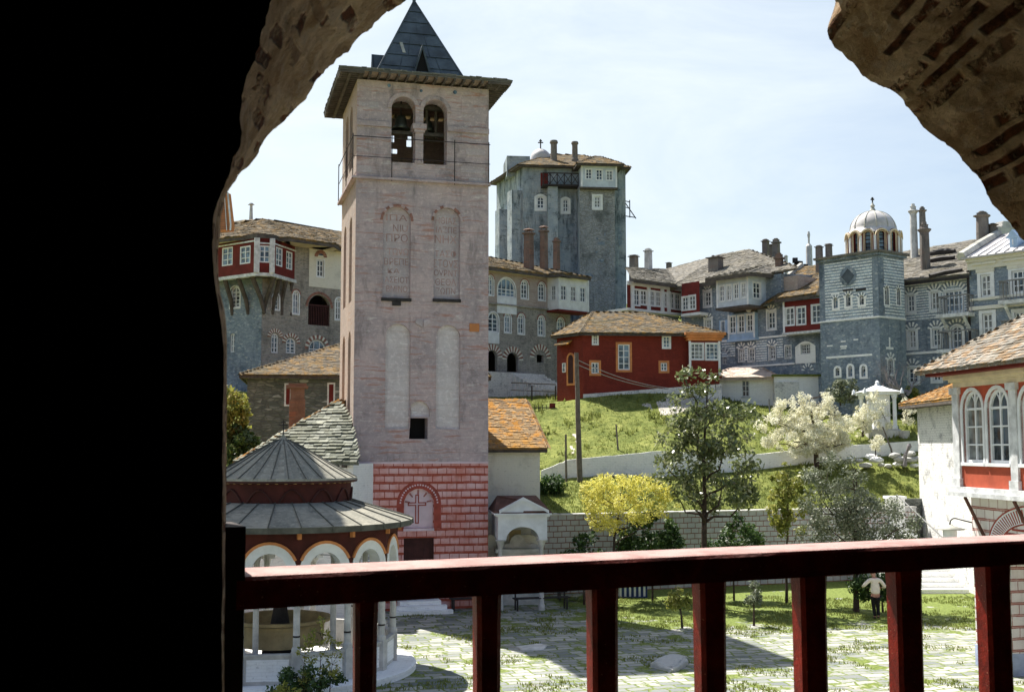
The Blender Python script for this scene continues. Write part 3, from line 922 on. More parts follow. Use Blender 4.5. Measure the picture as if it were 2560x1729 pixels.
for x0, x1 in ((796, 861), (1073, 1141), (1336, 1407), (1583, 1652), (1812, 1881), (2031, 2098), (2236, 2300), (2430, 2494)):
    F_ = Fac((ra + rn * .075).to_tuple()[:2], rd)
    u0 = F_.uv(zV(x0 + 17, 1470))[0]; u1 = F_.uv(zV(x1, 1470))[0]
    mb = MB()
    cu = (u0 + u1) / 2; hw = (u1 - u0) / 2
    lv = [(-.083, 1.06), (-.16, 1.0), (-.4, .98), (-.7, 1.0), (-1.03, 1.02)]
    secs = []
    for z, k in lv:
        a = hw * k; r_ = .012
        S = []
        for sx, sy in ((-1, -1), (1, -1), (1, 1), (-1, 1)):
            for q in ((0, 1) if sx * sy > 0 else (1, 0)):
                S.append((sx * (a - (r_ if q == 1 else 0)), .036 + sy * (.042 * k - (r_ if q == 0 else 0))))
        ca, sa = math.cos(R(-11)), math.sin(R(-11))
        secs.append([F_.pt(cu + x * ca - (y - .036) * sa, .036 + x * sa + (y - .036) * ca, zt + z) for x, y in S])
    for s0, s1 in zip(secs, secs[1:]):
        for i in range(8):
            mb.poly([s0[i], s0[(i + 1) % 8], s1[(i + 1) % 8], s1[i]])
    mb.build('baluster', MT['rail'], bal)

# ------------------------------------------------------------------ ground
mb = MB()
mb.poly([(-3000, -3000, -.6), (3000, -3000, -.6), (3000, 3000, -.6), (-3000, 3000, -.6)])
tag(mb.build('ground', MT['turf'], origin=(0, 0, -.6)), kind='structure')
mb = MB()
mb.poly([(-45, 4, 0), (45, 4, 0), (45, 64, 0), (-45, 64, 0)])
tag(mb.build('courtyard', MT['paving'], origin=(0, 0, 0)), kind='structure')

def interp(row, x):
    for a, b in zip(row, row[1:]):
        if x <= b[0]:
            f = (x - a[0]) / (b[0] - a[0])
            return [a[i] + (b[i] - a[i]) * f for i in (1, 2)]
    return list(row[-1][1:])
def P3(px, py, d): q = at(zV(px, py), d); return (q.x, q.y, q.z)
WB_ = [P3(1228, 1092, 60), P3(1290, 1085, 60.4), P3(1500, 1080, 61), P3(1720, 1066, 62), P3(1900, 1045, 63), P3(2085, 1022, 64)]
WT_ = [P3(1228, 1068, 60), P3(1290, 1043, 60.4), P3(1500, 1023, 61), P3(1720, 1030, 62), P3(1900, 1012, 63), P3(2085, 1000, 64)]
L0 = [(-40, 50, 2.6), (-9, 50.2, 3.2), (1.5, 51.2, 3.38), (15.4, 56.8, 3.4), (19.5, 58, 3.6), (45, 62, 4.4)]
L1 = [(-40, 62, 4.2), (-8, 60, 4.5)] + WB_ + [(45, 67, 7)]
U0 = [(-40, 62.2, 5), (-8, 60.3, 5)] + [(p[0], p[1] + .25, p[2] - .06) for p in WT_] + [(45, 67.2, 7.6)]
U1 = [(-40, 67, 8), (-12, 66.5, 7.3), P3(1240, 985, 66), P3(1500, 962, 66.5), P3(1700, 957, 67), P3(1930, 957, 67.5), P3(2085, 957, 67.5), (45, 70, 8.6)]
U2 = [(-40, 73, 10.5), (-12, 73, 9.8), P3(1215, 925, 71), P3(1325, 901, 71.8), P3(1516, 889, 72.5), P3(1640, 912, 73), P3(1700, 930, 73.6), P3(1930, 938, 74), P3(2085, 932, 72.5), (45, 76, 10)]
U3 = [(-60, 86, 11), (-2, 85, 9.9), (4, 85, 10), (9, 84, 10.8), (20, 84, 11), (60, 82, 11)]
U35 = [(-60, 98, 12), (0, 97, 11), (8, 96, 11.4), (20, 98, 14), (60, 92, 13)]
U4 = [(-80, 125, 23), (20, 125, 22), (80, 118, 18)]
U5 = [(-80, 175, 24), (80, 175, 20)]
def terrain(rows, x0, x1, nx, sub, amp, name):
    mb = MB(); g_ = []
    for r0, r1 in zip(rows, rows[1:]):
        for s_ in range(sub):
            g_.append((r0, r1, s_ / sub))
    g_.append((rows[-2], rows[-1], 1))
    V = []
    for r0, r1, f in g_:
        line = []
        for i in range(nx + 1):
            x = x0 + (x1 - x0) * i / nx
            a, b = interp(r0, x), interp(r1, x)
            y = a[0] + (b[0] - a[0]) * f; z = a[1] + (b[1] - a[1]) * f
            edge = 0 if (f == 0 and r0 is rows[0]) else 1
            z += noise.fractal(Vector((x * .35, y * .35, 1)), 1, 2, 4) * amp * edge
            line.append((x, y, z))
        V.append(line)
    for i in range(len(V) - 1):
        for k in range(nx):
            mb.poly([V[i][k], V[i][k + 1], V[i + 1][k + 1], V[i + 1][k]])
    o = mb.build(name, MT['turf'], smooth=True)
    return tag(o, kind='structure'), V
lo, LV = terrain([L0, L1], -40, 45, 120, 14, .10, 'lower_lawn')
hi, UV_ = terrain([U0, U1, U2, U3, U35, U4, U5], -40, 45, 120, 10, .16, 'hillside')
def ground_at(V, x, y):
    for i in range(len(V) - 1):
        k = min(max(int((x + 40) / 85 * 120), 0), 119)
        if V[i][k][1] <= y <= V[i + 1][k][1]:
            f = (y - V[i][k][1]) / max(1e-6, V[i + 1][k][1] - V[i][k][1])
            return V[i][k][2] * (1 - f) + V[i + 1][k][2] * f
    return None

def patch(name, zf, pts, V, mat):
    P = [EYE + ray(zf(*p)) * 1 for p in pts]
    Q = []
    for p in pts:                              # march along the sight line until it meets the slope
        d = ray(zf(*p)); q = EYE + d * 50
        for i in range(900):
            t = 50 + i * .05; q = EYE + d * t
            h = ground_at(V, q.x, q.y)
            if h is not None and q.z <= h: break
        Q.append(q)
    x0, x1 = min(q.x for q in Q), max(q.x for q in Q); y0, y1 = min(q.y for q in Q), max(q.y for q in Q)
    def inside(x, y):
        r = False
        for a, b in zip(Q, Q[1:] + Q[:1]):
            if (a.y > y) != (b.y > y) and x < (b.x - a.x) * (y - a.y) / (b.y - a.y) + a.x: r = not r
        return r
    mb = MB(); st = .12
    nx, ny = int((x1 - x0) / st) + 1, int((y1 - y0) / st) + 1
    for i in range(nx):
        for k in range(ny):
            x, y = x0 + i * st, y0 + k * st
            if not inside(x + st / 2 + noise.noise(Vector((x * .7, y * .7, 0))) * .6, y + st / 2 + noise.noise(Vector((x * .7, y * .7, 7))) * .7): continue
            c4 = []
            for a, b in ((0, 0), (1, 0), (1, 1), (0, 1)):
                h = ground_at(V, x + a * st, y + b * st)
                if h is None: c4 = None; break
                c4.append((x + a * st, y + b * st, h + .02))
            if c4: mb.poly(c4)
    if mb.f: tag(mb.build(name, MT[mat], smooth=True), kind='structure')
patch('dirt_patch', zV, [(1450, 925), (1490, 908), (1545, 900), (1640, 908), (1640, 932), (1560, 940), (1500, 940)], UV_, 'earth')
patch('path', zV, [(1304, 985), (1311, 985), (1308, 1005), (1299, 1020), (1290, 1036), (1283, 1036), (1296, 1012)], UV_, 'earth')

# grass blades on lawns and between slabs
def grass(name, V, n, x0, x1, y0, y1, h0, h1, keep=lambda x, y: True):
    r = random.Random(5); pts, fc, tn = [], [], []
    while n > 0:
        n -= 1
        x, y = r.uniform(x0, x1), r.uniform(y0, y1)
        z = 0.0 if V is None else ground_at(V, x, y)
        if z is None or not keep(x, y): continue
        dn = noise.noise(Vector((x * .6, y * .6, 2))) * .5 + .5
        for _ in range(3):
            a = r.uniform(0, 6.28); h = r.uniform(h0, h1) * (.6 + dn * .8); wd = h * .28
            bx, by = x + r.uniform(-.1, .1), y + r.uniform(-.1, .1)
            k = len(pts)
            lx, ly = r.uniform(-.5, .5) * h, r.uniform(-.5, .5) * h
            pts += [(bx - math.cos(a) * wd, by - math.sin(a) * wd, z - .02), (bx + math.cos(a) * wd, by + math.sin(a) * wd, z - .02), (bx + lx, by + ly, z + h)]
            fc.append((k, k + 1, k + 2)); tn.append(min(1, max(0, dn * .6 + r.uniform(-.1, .45))))
    me = bpy.data.meshes.new(name); me.from_pydata(pts, [], fc)
    me.materials.append(MT['grassb'])
    a = me.attributes.new('tint', 'FLOAT', 'FACE'); a.data.foreach_set('value', tn)
    o = bpy.data.objects.new(name, me); C.objects.link(o)
    return tag(o, kind='stuff')
grass('lawn_grass', LV, 15000, -2, 24, 50.5, 66, .04, .13)
grass('meadow_grass', UV_, 26000, -4, 26, 60, 88, .03, .12)
def tuft(x, y):
    v = noise.fractal(Vector((x * .55, y * .55, 4)), 1, 2, 4)
    return v + (.34 if (y > 41 and x > 2) else -.0) > .27
grass('courtyard_grass', None, 34000, -6, 20, 29, 50, .03, .10, tuft)
def weedy(x, y): return noise.fractal(Vector((x * .4, y * .4, 9)), 1, 2, 3) > .25
grass('meadow_weeds', UV_, 6000, -4, 26, 60, 84, .14, .30, weedy)
grass('lawn_weeds', LV, 4000, -2, 22, 50.8, 64, .12, .28, weedy)

# ------------------------------------------------------------------ bell tower
FT = Fac((-6.29, 45.3), (.967, .254))
TW, TD = 5.5, 5.2
FTL = Fac(FT.pt(0, TD, 0).to_tuple()[:2], -FT.n)         # left face, seen from the left
tower = thing('bell_tower', 'tall pink plastered bell tower with slate spire, twin belfry arches and pink painted base', 'bell tower', FT.pt(TW / 2, TD / 2, 0))
ZS = FT.uv(zA(1440, 590))[1]                              # soffit
ZP = FT.uv(zC(1130, 338))[1]                              # top of the painted base
ar1 = FT.rect(zA, 1230, 680, 1398, 1135); ar2 = FT.rect(zA, 1475, 705, 1640, 1155)
sill_z = min(ar1[2], ar2[2])
ar1 = (ar1[0], ar1[1], sill_z, ar1[3]); ar2 = (ar1[1] + .33, ar1[1] + .33 + (ar1[1] - ar1[0]), sill_z, ar1[3] - .02)
n1 = FT.rect(zB, 1128, 100, 1316, 722); n2 = FT.rect(zB, 1474, 108, 1650, 728)
n3 = FT.rect(zB, 1146, 890, 1314, 1600); n4 = FT.rect(zB, 1488, 900, 1652, 1620)
n4 = (n4[0], n4[1], n3[2], n3[3])
w1 = FT.rect(zC, 1040, 95, 1140, 208)
wl = FT.rect(zC, 1040, 5, 1150, 95)
dr = FT.rect(zC, 1010, 740, 1174, 1000); dr = (dr[0], dr[1], .45, dr[3])
nb = FT.rect(zK, 512, 470, 856, 930)
holes = [hole_poly(*ar1, 'r'), hole_poly(*ar2, 'r')]
shal = [hole_poly(*n1, 'r'), hole_poly(*n2, 'r'), hole_poly(*n3, 'r'), hole_poly(*n4, 'r')]
wh = hole_poly(*w1); lun = hole_poly(wl[0], wl[1], w1[3] + .06, wl[3], 'r' if (wl[3] - w1[3]) > (wl[1] - wl[0]) / 2 else 's')
mb = MB()
# upper front with everything cut in
hz = sill_z - .05
wallface(mb, FT, [(0, hz), (TW, hz), (TW, ZS), (0, ZS)], holes, .62, 0)
wallface(mb, FT, [(0, ZP), (TW, ZP), (TW, hz), (0, hz)], shal + [wh, lun], .12, 0)
for k_, s_ in enumerate(shal + [lun]):
    mb.poly([FT.pt(p[0], .12, p[1]) for p in s_], 1 if k_ < 2 else 8)
for i in range(len(wh)):
    a, b = wh[i], wh[(i + 1) % 4]
    mb.poly([FT.pt(a[0], .12, a[1]), FT.pt(b[0], .12, b[1]), FT.pt(b[0], .8, b[1]), FT.pt(a[0], .8, a[1])], 0)
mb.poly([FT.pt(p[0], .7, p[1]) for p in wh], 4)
# left face: tall slit niches, belfry arch
LU = lambda zf, *a: FTL.rect(zf, *a)
lh = []
for (x0, y0, x1, y1) in ((905, 105, 940, 760), (862, 165, 885, 790), (884, 905, 908, 1480), (848, 935, 866, 1430)):
    r_ = LU(zB, x0, y0, x1, y1)
    lh.append((max(.35, r_[0]), min(TD - .35, r_[1]), r_[2], r_[3]))
la, lb = (1.0, 1.95), (3.1, 4.05)
lh = []
for z0, z1 in ((n1[2], n1[3] - .2), (n3[2] - 2.0, n3[3] - .2)):
    for a in (la, lb): lh.append((a[0], a[1], z0, z1))
lb1 = (1.2, 2.3, sill_z, ar1[3]); lb2 = (2.7, 3.8, sill_z, ar1[3])
wallface(mb, FTL, [(0, hz), (TD, hz), (TD, ZS), (0, ZS)], [hole_poly(*lb1, 'r'), hole_poly(*lb2, 'r')], .62, 2)
wallface(mb, FTL, [(0, 0), (TD, 0), (TD, hz), (0, hz)], [hole_poly(*r_, 'r') for r_ in lh], .22, 2)
for r_ in lh: mb.poly([FTL.pt(p[0], .22, p[1]) for p in hole_poly(*r_, 'r')], 2)
# right and back walls, inner belfry
mb.poly([FT.pt(TW, 0, 0), FT.pt(TW, TD, 0), FT.pt(TW, TD, ZS), FT.pt(TW, 0, ZS)], 0)
FTB = Fac(FT.pt(TW, TD, 0).to_tuple()[:2], -FT.d)
sl_ = []
for (x, y, ww, hh) in ((1352, 1008, 30, 40), (1356, 970, 22, 22), (1246, 1062, 40, 28), (1238, 975, 18, 40)):
    d = ray(zA(x, y)); t = (FTB.p - EYE).dot(FTB.n) / d.dot(FTB.n); q = EYE + d * t
    u = (q - FTB.p).dot(FTB.d); k = .0075
    sl_.append(hole_poly(u - ww * k / 2, u + ww * k / 2, q.z - hh * k / 2, q.z + hh * k / 2))
wallface(mb, FTB, [(0, 0), (TW, 0), (TW, ZS), (0, ZS)], sl_, .02, 0)
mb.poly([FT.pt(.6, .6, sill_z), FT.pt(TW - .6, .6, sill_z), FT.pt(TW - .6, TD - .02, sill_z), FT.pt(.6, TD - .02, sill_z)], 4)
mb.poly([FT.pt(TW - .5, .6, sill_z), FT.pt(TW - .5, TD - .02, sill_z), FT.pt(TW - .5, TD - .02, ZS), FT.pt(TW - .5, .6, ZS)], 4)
# painted base
fan_c = (nb[0] + nb[1]) / 2; nbr = (nb[1] - nb[0]) / 2; nbz = nb[3] - nbr
wallface(mb, FT, [(0, 0), (TW, 0), (TW, ZP), (0, ZP)], [hole_poly(*nb, 'r'), hole_poly(*dr)], .16, 3, 3)
mb.poly([FT.pt(p[0], .16, p[1]) for p in hole_poly(*nb, 'r')], 5)
for r0, r1, mi, y in ((nbr + .01, nbr + .30, 6, -.012),):
    K = 26
    for k in range(K):
        a, b = math.pi * k / K, math.pi * (k + 1) / K
        P = [(fan_c + r * math.cos(t), nbz + r * math.sin(t)) for r, t in ((r0, a), (r1, a), (r1, b), (r0, b))]
        mb.prism([FT.pt(p[0], y, p[1]) for p in P], FT.n * .03, mi)
    for sg in (-1, 1):
        if sg > 0 : mb.fbox(FT, fan_c + r0, fan_c + r1, y, y + .03, nb[2] + .0, nbz, mi)
        else: mb.fbox(FT, fan_c - r1, fan_c - r0, y, y + .03, nb[2], nbz, mi)
for k in range(22):                                         # pale flecks along the painted arch band
    a = math.pi * (k + .5) / 22; rr = nbr + .155
    p = FT.pt(fan_c + rr * math.cos(a), -.018, nbz + rr * math.sin(a))
    mb.pbox(p - FT.d * .03 - Vector((0, 0, .03)), FT.d * .06, FT.n * .01, Vector((0, 0, .06)), 5)
for k in range(5):                                          # pale blocks inside the niche edge
    a = math.pi * (.06 + .88 * k / 4)
    for da in (-.035, .035):
        c_, s_ = math.cos(a + da), math.sin(a + da)
        q0 = FT.pt(fan_c + (nbr - .25) * c_, .14, nbz + (nbr - .25) * s_)
        mb.pbox(q0, FT.d * (.2 * c_) + Vector((0, 0, .2 * s_)), FT.n * .015, FT.d * (-s_ * .02) + Vector((0, 0, c_ * .02)), 6)
mb.fbox(FT, nb[0] - .02, nb[1] + .02, -.03, .15, nb[2] - .1, nb[2] - .002, 5)
mb.fbox(FT, -.01, TW + .01, -.03, .02, ZP - .02, ZP + .05, 5)
mb.build('wall', [MT['tower'], MT['niche'], MT['tower_lit'], MT['pinkbrick'], MT['dark'], MT['nichepink'], MT['redline'], MT['tower'], MT['nichepale']], tower)
# painted cross in the niche
cx = FT.rect(zK, 655, 545, 686, 870); ca = FT.rect(zK, 568, 634, 771, 664)
def outline_cross(mb):
    a, b, z0, z1 = cx; c, d, e, f = ca
    P = [(a, z0), (b, z0), (b, e), (d, e), (d, f), (b, f), (b, z1), (a, z1), (a, f), (c, f), (c, e), (a, e)]
    for i in range(12):
        p, q = P[i], P[(i + 1) % 12]
        u0, u1 = sorted((p[0], q[0])); v0, v1 = sorted((p[1], q[1])); h = .022
        mb.fbox(FT, u0 - h, u1 + h, .145, .158, v0 - h, v1 + h)
mb = MB(); outline_cross(mb); mb.build('painted_cross', MT['redline'], tower)
mb = MB(); mb.fbox(FT, dr[0], dr[1], .13, .17, dr[2], dr[3])
for k in range(1, 6):
    u = dr[0] + (dr[1] - dr[0]) * k / 6; mb.fbox(FT, u - .015, u + .015, .115, .14, dr[2], dr[3])
mb.build('door', MT['doorwood'], tower)
# mouldings: arch rims, column, ledges
TM = [MT['tower'], MT['brickred'], MT['iron'], MT['glassblue'], MT['orange'], MT['niche']]
def trim(nm):
    global mb
    mb.build(nm, TM, tower); mb = MB()
mb = MB()
for r_ in (ar1, ar2):
    cu = (r_[0] + r_[1]) / 2; rr = (r_[1] - r_[0]) / 2; zc = r_[3] - rr
    K = 14
    for k in range(K):
        a, b = math.pi * k / K, math.pi * (k + 1) / K
        P = [(cu + q * math.cos(t), zc + q * math.sin(t)) for q, t in ((rr + .01, a), (rr + .17, a), (rr + .17, b), (rr + .01, b))]
        mb.prism([FT.pt(p[0], -.05, p[1]) for p in P], FT.n * .07, 0)
    trim('arch_rim')
zi = (ar1[2] + ar1[3]) / 2 + .1
mb.fbox(FT, .0, ar1[0] - .01, -.09, .02, zi - .05, zi + .16); trim('impost')
mb.fbox(FT, ar2[1] + .01, TW, -.09, .02, zi - .05, zi + .16); trim('impost')
mb.fbox(FT, ar1[1] - .12, ar2[0] + .12, -.10, .45, zi - .05, zi + .18)
mb.fbox(FT, ar1[1] - .05, ar2[0] + .05, -.06, .40, zi - .17, zi - .051)
cc = FT.pt((ar1[1] + ar2[0]) / 2, .15, 0)
mb.lathe(cc + Vector((0, 0, sill_z)), [(.2, 0), (.2, .12), (.14, .2), (.135, zi - sill_z - .2)], 12); trim('belfry_column')
for r_ in (n1, n2, n3, n4):
    cu = (r_[0] + r_[1]) / 2; rr = (r_[1] - r_[0]) / 2; zc = r_[3] - rr
    if r_ in (n1, n2):
        for k in range(12):
            a, b = math.pi * k / 12, math.pi * (k + 1) / 12
            P = [(cu + q * math.cos(t), zc + q * math.sin(t)) for q, t in ((rr + .01, a), (rr + .11, a), (rr + .11, b), (rr + .01, b))]
            mb.prism([FT.pt(p[0], -.04, p[1]) for p in P], FT.n * .06, 1 if rnd.random() < .4 else 0)
        trim('niche_rim')
for r_ in (n1, n2): mb.fbox(FT, r_[0] - .04, r_[1] + .04, -.10, .11, r_[2] - .10, r_[2] + .02, 2); trim('niche_ledge')
mb.fbox(FT, n1[0] + .4, n1[0] + .75, -.07, .02, n1[2] - .28, n1[2] - .11, 2); trim('corbel')
for (x, y, r0) in ((1138, 655, .085), (1213, 600, .07), (1438, 638, .06), (1675, 648, .085)):   # glazed bowls set in the wall
    u, z = FT.uv(zA(x, y))
    K = 12
    mb.prism([FT.pt(u + r0 * math.cos(6.283 * k / K), -.02, z + r0 * math.sin(6.283 * k / K)) for k in range(K)], FT.n * .04, 3 if x > 1200 else 0); trim('wall_bowl')
pl = FT.rect(zB, 1715, 890, 1780, 944); mb.fbox(FT, pl[0], pl[1], -.04, .02, pl[2], pl[3], 4); trim('plaque')
pl = FT.rect(zA, 1720, 680, 1770, 795); mb.fbox(FT, pl[0], pl[1], -.02, .02, pl[2], pl[3], 0); trim('plaque')
for (x0, y0, x1, y1) in ((1750, 1045, 1885, 1090), (1715, 1170, 1885, 1215), (1770, 1250, 1885, 1280), (990, 1160, 1090, 1210), (1000, 710, 1140, 755), (1068, 1455, 1112, 1515)):
    p_ = FT.rect(zA, x0, y0, x1, y1); mb.fbox(FT, p_[0], p_[1], -.02, .02, p_[2], p_[3], 5); trim('facing_stone')
# heart-like twin relief
mb = MB()
u, z = FT.uv(zB(1400, 885))
for sg in (-1, 1):
    P = []
    for k in range(16):
        a = math.pi * (1.15 - 1.25 * k / 15)
        P.append((u + sg * (.16 + .15 * math.cos(a)), z + .02 + .13 * math.sin(a)))
    P.append((u + sg * .02, z - .18))
    mb.prism([FT.pt(p[0], -.06, p[1]) for p in P], FT.n * .08)
mb.build('relief', MT['niche'], tower)
# inscriptions
def text_mesh(mb, F, txt, r, y, th=.012):
    cu = bpy.data.curves.new('letters', 'FONT'); cu.body = txt; cu.resolution_u = 2
    o = bpy.data.objects.new('letters', cu); C.objects.link(o)
    dg = bpy.context.evaluated_depsgraph_get()
    me = bpy.data.meshes.new_from_object(o.evaluated_get(dg))
    V = [v.co.copy() for v in me.vertices]
    x0, x1 = min(v.x for v in V), max(v.x for v in V); y0, y1 = min(v.y for v in V), max(v.y for v in V)
    for p in me.polygons:
        mb.poly([F.pt(r[0] + (V[i].x - x0) / (x1 - x0) * (r[1] - r[0]), y, r[2] + (V[i].y - y0) / (y1 - y0) * (r[3] - r[2])) for i in p.vertices])
    bpy.data.objects.remove(o); bpy.data.meshes.remove(me); bpy.data.curves.remove(cu)
for rows in (((150, 200, 445, 285, 'ΙΠΑ'), (245, 340, 450, 440, 'ΝΙU'), (150, 470, 452, 580, 'ΠΡΟ'), (165, 670, 462, 765, 'ΤΩVΩ'), (122, 810, 462, 905, 'ΒΡΕΠΕ'), (170, 950, 335, 1020, 'ΚΑ'), (130, 1070, 462, 1155, 'ΑΣΕΙΟΤ'), (150, 1195, 445, 1285, 'ΒΜΙΝΟ')),
             ((815, 235, 1140, 330, 'ΙΗΘΙΑΣ'), (850, 370, 1140, 460, 'ΙΛΖΠΕ'), (830, 490, 1138, 600, 'ΝΗΧ'), (830, 700, 1142, 795, 'ΤΑΣΦ'), (800, 830, 1160, 940, 'ΣΤΟVΣ'), (820, 975, 1148, 1060, 'ΟVΡΝΤ'), (838, 1098, 1130, 1192, 'ΘΕΘΛ'), (850, 1228, 1120, 1312, 'ΖΩΠΝ'))):
    mb = MB()
    for x0, y0, x1, y1, t in rows: text_mesh(mb, FT, t, FT.rect(zI, x0, y0, x1, y1), .117)
    mb.build('inscription', MT['letter'], tower)
# thin iron balcony rail round the belfry
mb = MB()
zl = FT.uv(zA(1440, 1270))[1]; zm = FT.uv(zA(1440, 1128))[1]; zu = FT.uv(zA(1440, 990))[1]
def line(u0, y0, u1, y1, z, r): mb.tube([FT.pt(u0, y0, z), FT.pt(u1, y1, z)], r, 6)
for z, r in ((zm, .014), (zu, .018)):
    line(-.16, -.16, TW + .03, -.16, z, r); line(-.16, -.16, -.16, TD + .1, z, r)
for u in (-.16, 1.42, 4.02, TW - .03): mb.tube([FT.pt(u, -.16, zl - .1), FT.pt(u, -.16, zu + .1)], .02, 6)
for y in (2.2, TD): mb.tube([FT.pt(-.16, y, zl - .1), FT.pt(-.16, y, zu + .1)], .02, 6)
mb.build('balcony_rail', MT['iron'], tower)
mb = MB()
mb.fbox(FT, -.2, TW + .05, -.2, .0, zl - .06, zl + .03); mb.fbox(FT, -.2, -.0, .002, TD + .1, zl - .06, zl + .03)
mb.build('string_course', MT['tower'], tower)
# eave and spire
OV = .78
zt_ = ZS
E4 = [(-OV, -OV), (TW + OV, -OV), (TW + OV, TD + OV), (-OV, TD + OV)]
mb = MB()
mb.prism([FT.pt(u, y, zt_ + .13) for u, y in E4], (0, 0, .05), 0)
for k in range(19):
    f = -OV + .06 + (TW + 2 * OV - .12) * k / 18
    mb.fbox(FT, f - .045, f + .045, -OV + .03, .2, zt_ + .01, zt_ + .129, 1)
    mb.fbox(FT, f - .045, f + .045, TD - .2, TD + OV - .03, zt_ + .01, zt_ + .129, 1)
for k in range(26):
    f = -OV + .06 + (TD + 2 * OV - .12) * k / 25
    mb.fbox(FT, -OV + .03, .2, f - .035, f + .035, zt_ + .012, zt_ + .128, 1)
    mb.fbox(FT, TW - .2, TW + OV - .03, f - .035, f + .035, zt_ + .012, zt_ + .128, 1)
mb.fbox(FT, -.42, -.30, -OV + .1, TD + OV - .1, zt_ - .02, zt_ + .011, 1)
mb.build('eave', [MT['soffit'], MT['rafter']], tower)
mb = MB()
ec = [FT.pt(u * 1.005, y, zt_ + .21) for u, y in E4]
ctr = FT.pt(TW / 2, TD / 2, 0)
tip = FT.pt(TW / 2, TD / 2, zt_ + .85)
for i in range(4): slates(mb, [ec[i], ec[(i + 1) % 4], tip], None, .2, .3, .04)
rf = mb.build('eave_roof', MT['sl_tower'], tower)
dS = ctr.y
zap = at((1028, 4), dS).z
sb = 1.95; zb = zt_ + .40
mb = MB()
B4 = [FT.pt(TW / 2 + a * sb, TD / 2 + b * sb, zb) for a, b in ((-1, -1), (1, -1), (1, 1), (-1, 1))]
apex = ctr + Vector((0, 0, zap))
NR = 7
for i in range(4):
    a, b = B4[i], B4[(i + 1) % 4]
    nrm = (b - a).cross(apex - a).normalized()
    for r_ in range(NR):
        f0, f1 = r_ / NR, (r_ + 1) / NR - .004
        nc = max(1, 4 - r_ // 2)
        for k in range(nc):
            def pt(g_, f): return (a.lerp(b, g_)).lerp(apex, f)
            lift = nrm * (.02 + .015 * (1 - 0)); o_ = nrm * .012
            mb.poly([pt(k / nc, f0) + lift, pt((k + 1) / nc - .01, f0) + lift, pt((k + 1) / nc - .01, f1) + o_, pt(k / nc, f1) + o_], 0, rnd.random())
        mb.poly([pt(0, f0) - nrm * .02, pt(1, f0) - nrm * .02, pt(1, f1), pt(0, f1)], 0)
for i in range(4): mb.tube([B4[i], apex + Vector((0, 0, .05))], [.06, .035], 6, 1)
mb.lathe(apex - Vector((0, 0, .1)), [(.09, 0), (.07, .15), (.12, .2), (.07, .3), (.001, .42)], 10)
q = at(zA(1297, 335), dS - 1.0)
F2 = (B4[1] - B4[0]).cross(apex - B4[0]).normalized()
d_ = ray(zA(1285, 300)); d2_ = ray(zA(1308, 372))
def onp(d): return EYE + d * ((B4[0] - EYE).dot(F2) / d.dot(F2)) + F2 * .04
qa, qb = onp(d_), onp(d2_)
mb.pbox(qa, qb - qa, FT.d * .13, F2 * -.02, 2)
sp = mb.build('spire', [MT['lead'], MT['lead'], MT['leadpale']], tower)
for i in range(4):                                            # four gabled lucarnes
    a, b = B4[i], B4[(i + 1) % 4]
    mid = (a + b) / 2; al = (b - a).normalized(); outw = al.cross(Vector((0, 0, 1)))
    m0 = mid - outw * .10 + al * .06
    m0.z = zb + .12
    m0 += outw * .0
    hw, hh = .44, 1.45
    mb = MB()
    for sg in (-1, 1):
        mb.prism([m0 + al * (sg * hw), m0 + al * (sg * (hw - .09)), m0 + Vector((0, 0, hh - .22)), m0 + Vector((0, 0, hh))], outw * -.10, 0)
        mb.poly([m0 + al * (sg * hw) - outw * .05, m0 + Vector((0, 0, hh)) - outw * .05, m0 + Vector((0, 0, hh)) - outw * .9, m0 + al * (sg * hw) - outw * .9], 0)
    mb.poly([m0 + al * -hw - outw * .08, m0 + al * hw - outw * .08, m0 + Vector((0, 0, hh)) - outw * .08], 1)
    mb.build('lucarne', [MT['lead'], MT['dark']], sp)
# bells
def bell(u, y, z, s, label):
    p = FT.pt(u, y, z)
    t = thing('bell', label, 'bell', p, 'bells in the belfry')
    mb = MB()
    mb.lathe(p, [(.001, .62 * s), (.16 * s, .6 * s), (.22 * s, .48 * s), (.27 * s, .2 * s), (.40 * s, .0), (.37 * s, .0), (.2 * s, .3 * s)], 16)
    mb.build('bell_body', MT['bronze'], t, True)
    mb = MB(); mb.tube([p + Vector((0, 0, .6 * s)), p + Vector((0, 0, 1.4 * s))], .03, 6); mb.tube([p + Vector((0, 0, .4 * s)), p - Vector((0, 0, .1 * s))], [.02, .05], 6)
    mb.build('hanger', MT['iron'], t)
MT['bronze'] = m_plain('dull_bronze', (.10, .11, .09), .5, .3, 4, .5, .6)
bell((ar1[0] + ar1[1]) / 2 + .1, 1.3, zi + .25, 1.0, 'bronze bell hanging in the left belfry arch')
bell((ar2[0] + ar2[1]) / 2, 1.7, zi + .35, .8, 'smaller bronze bell hanging in the right belfry arch')
mb = MB()
for z in (zi + .05, zi + 1.2): mb.fbox(FT, .6, TW - .6, 1.2, 1.4, z, z + .14)
for u in (ar2[0] + .35, ar2[1] - .25): mb.fbox(FT, u, u + .1, 1.41, 1.5, zi, ZS - .1)
mb.build('bell_frame', MT['wood'], tower)
# steps at its door
mb = MB()
for k in range(3): mb.fbox(FT, dr[0] - .25 - .18 * k, dr[1] + .15 + .18 * k, -.75 - .3 * k, -.02 if k == 0 else -.75 - .3 * (k - 1) - .002, 0, .45 - .15 * k)
tag(mb.build('door_steps', MT['white']), 'low whitewashed stone steps before the dark red tower door', 'steps')

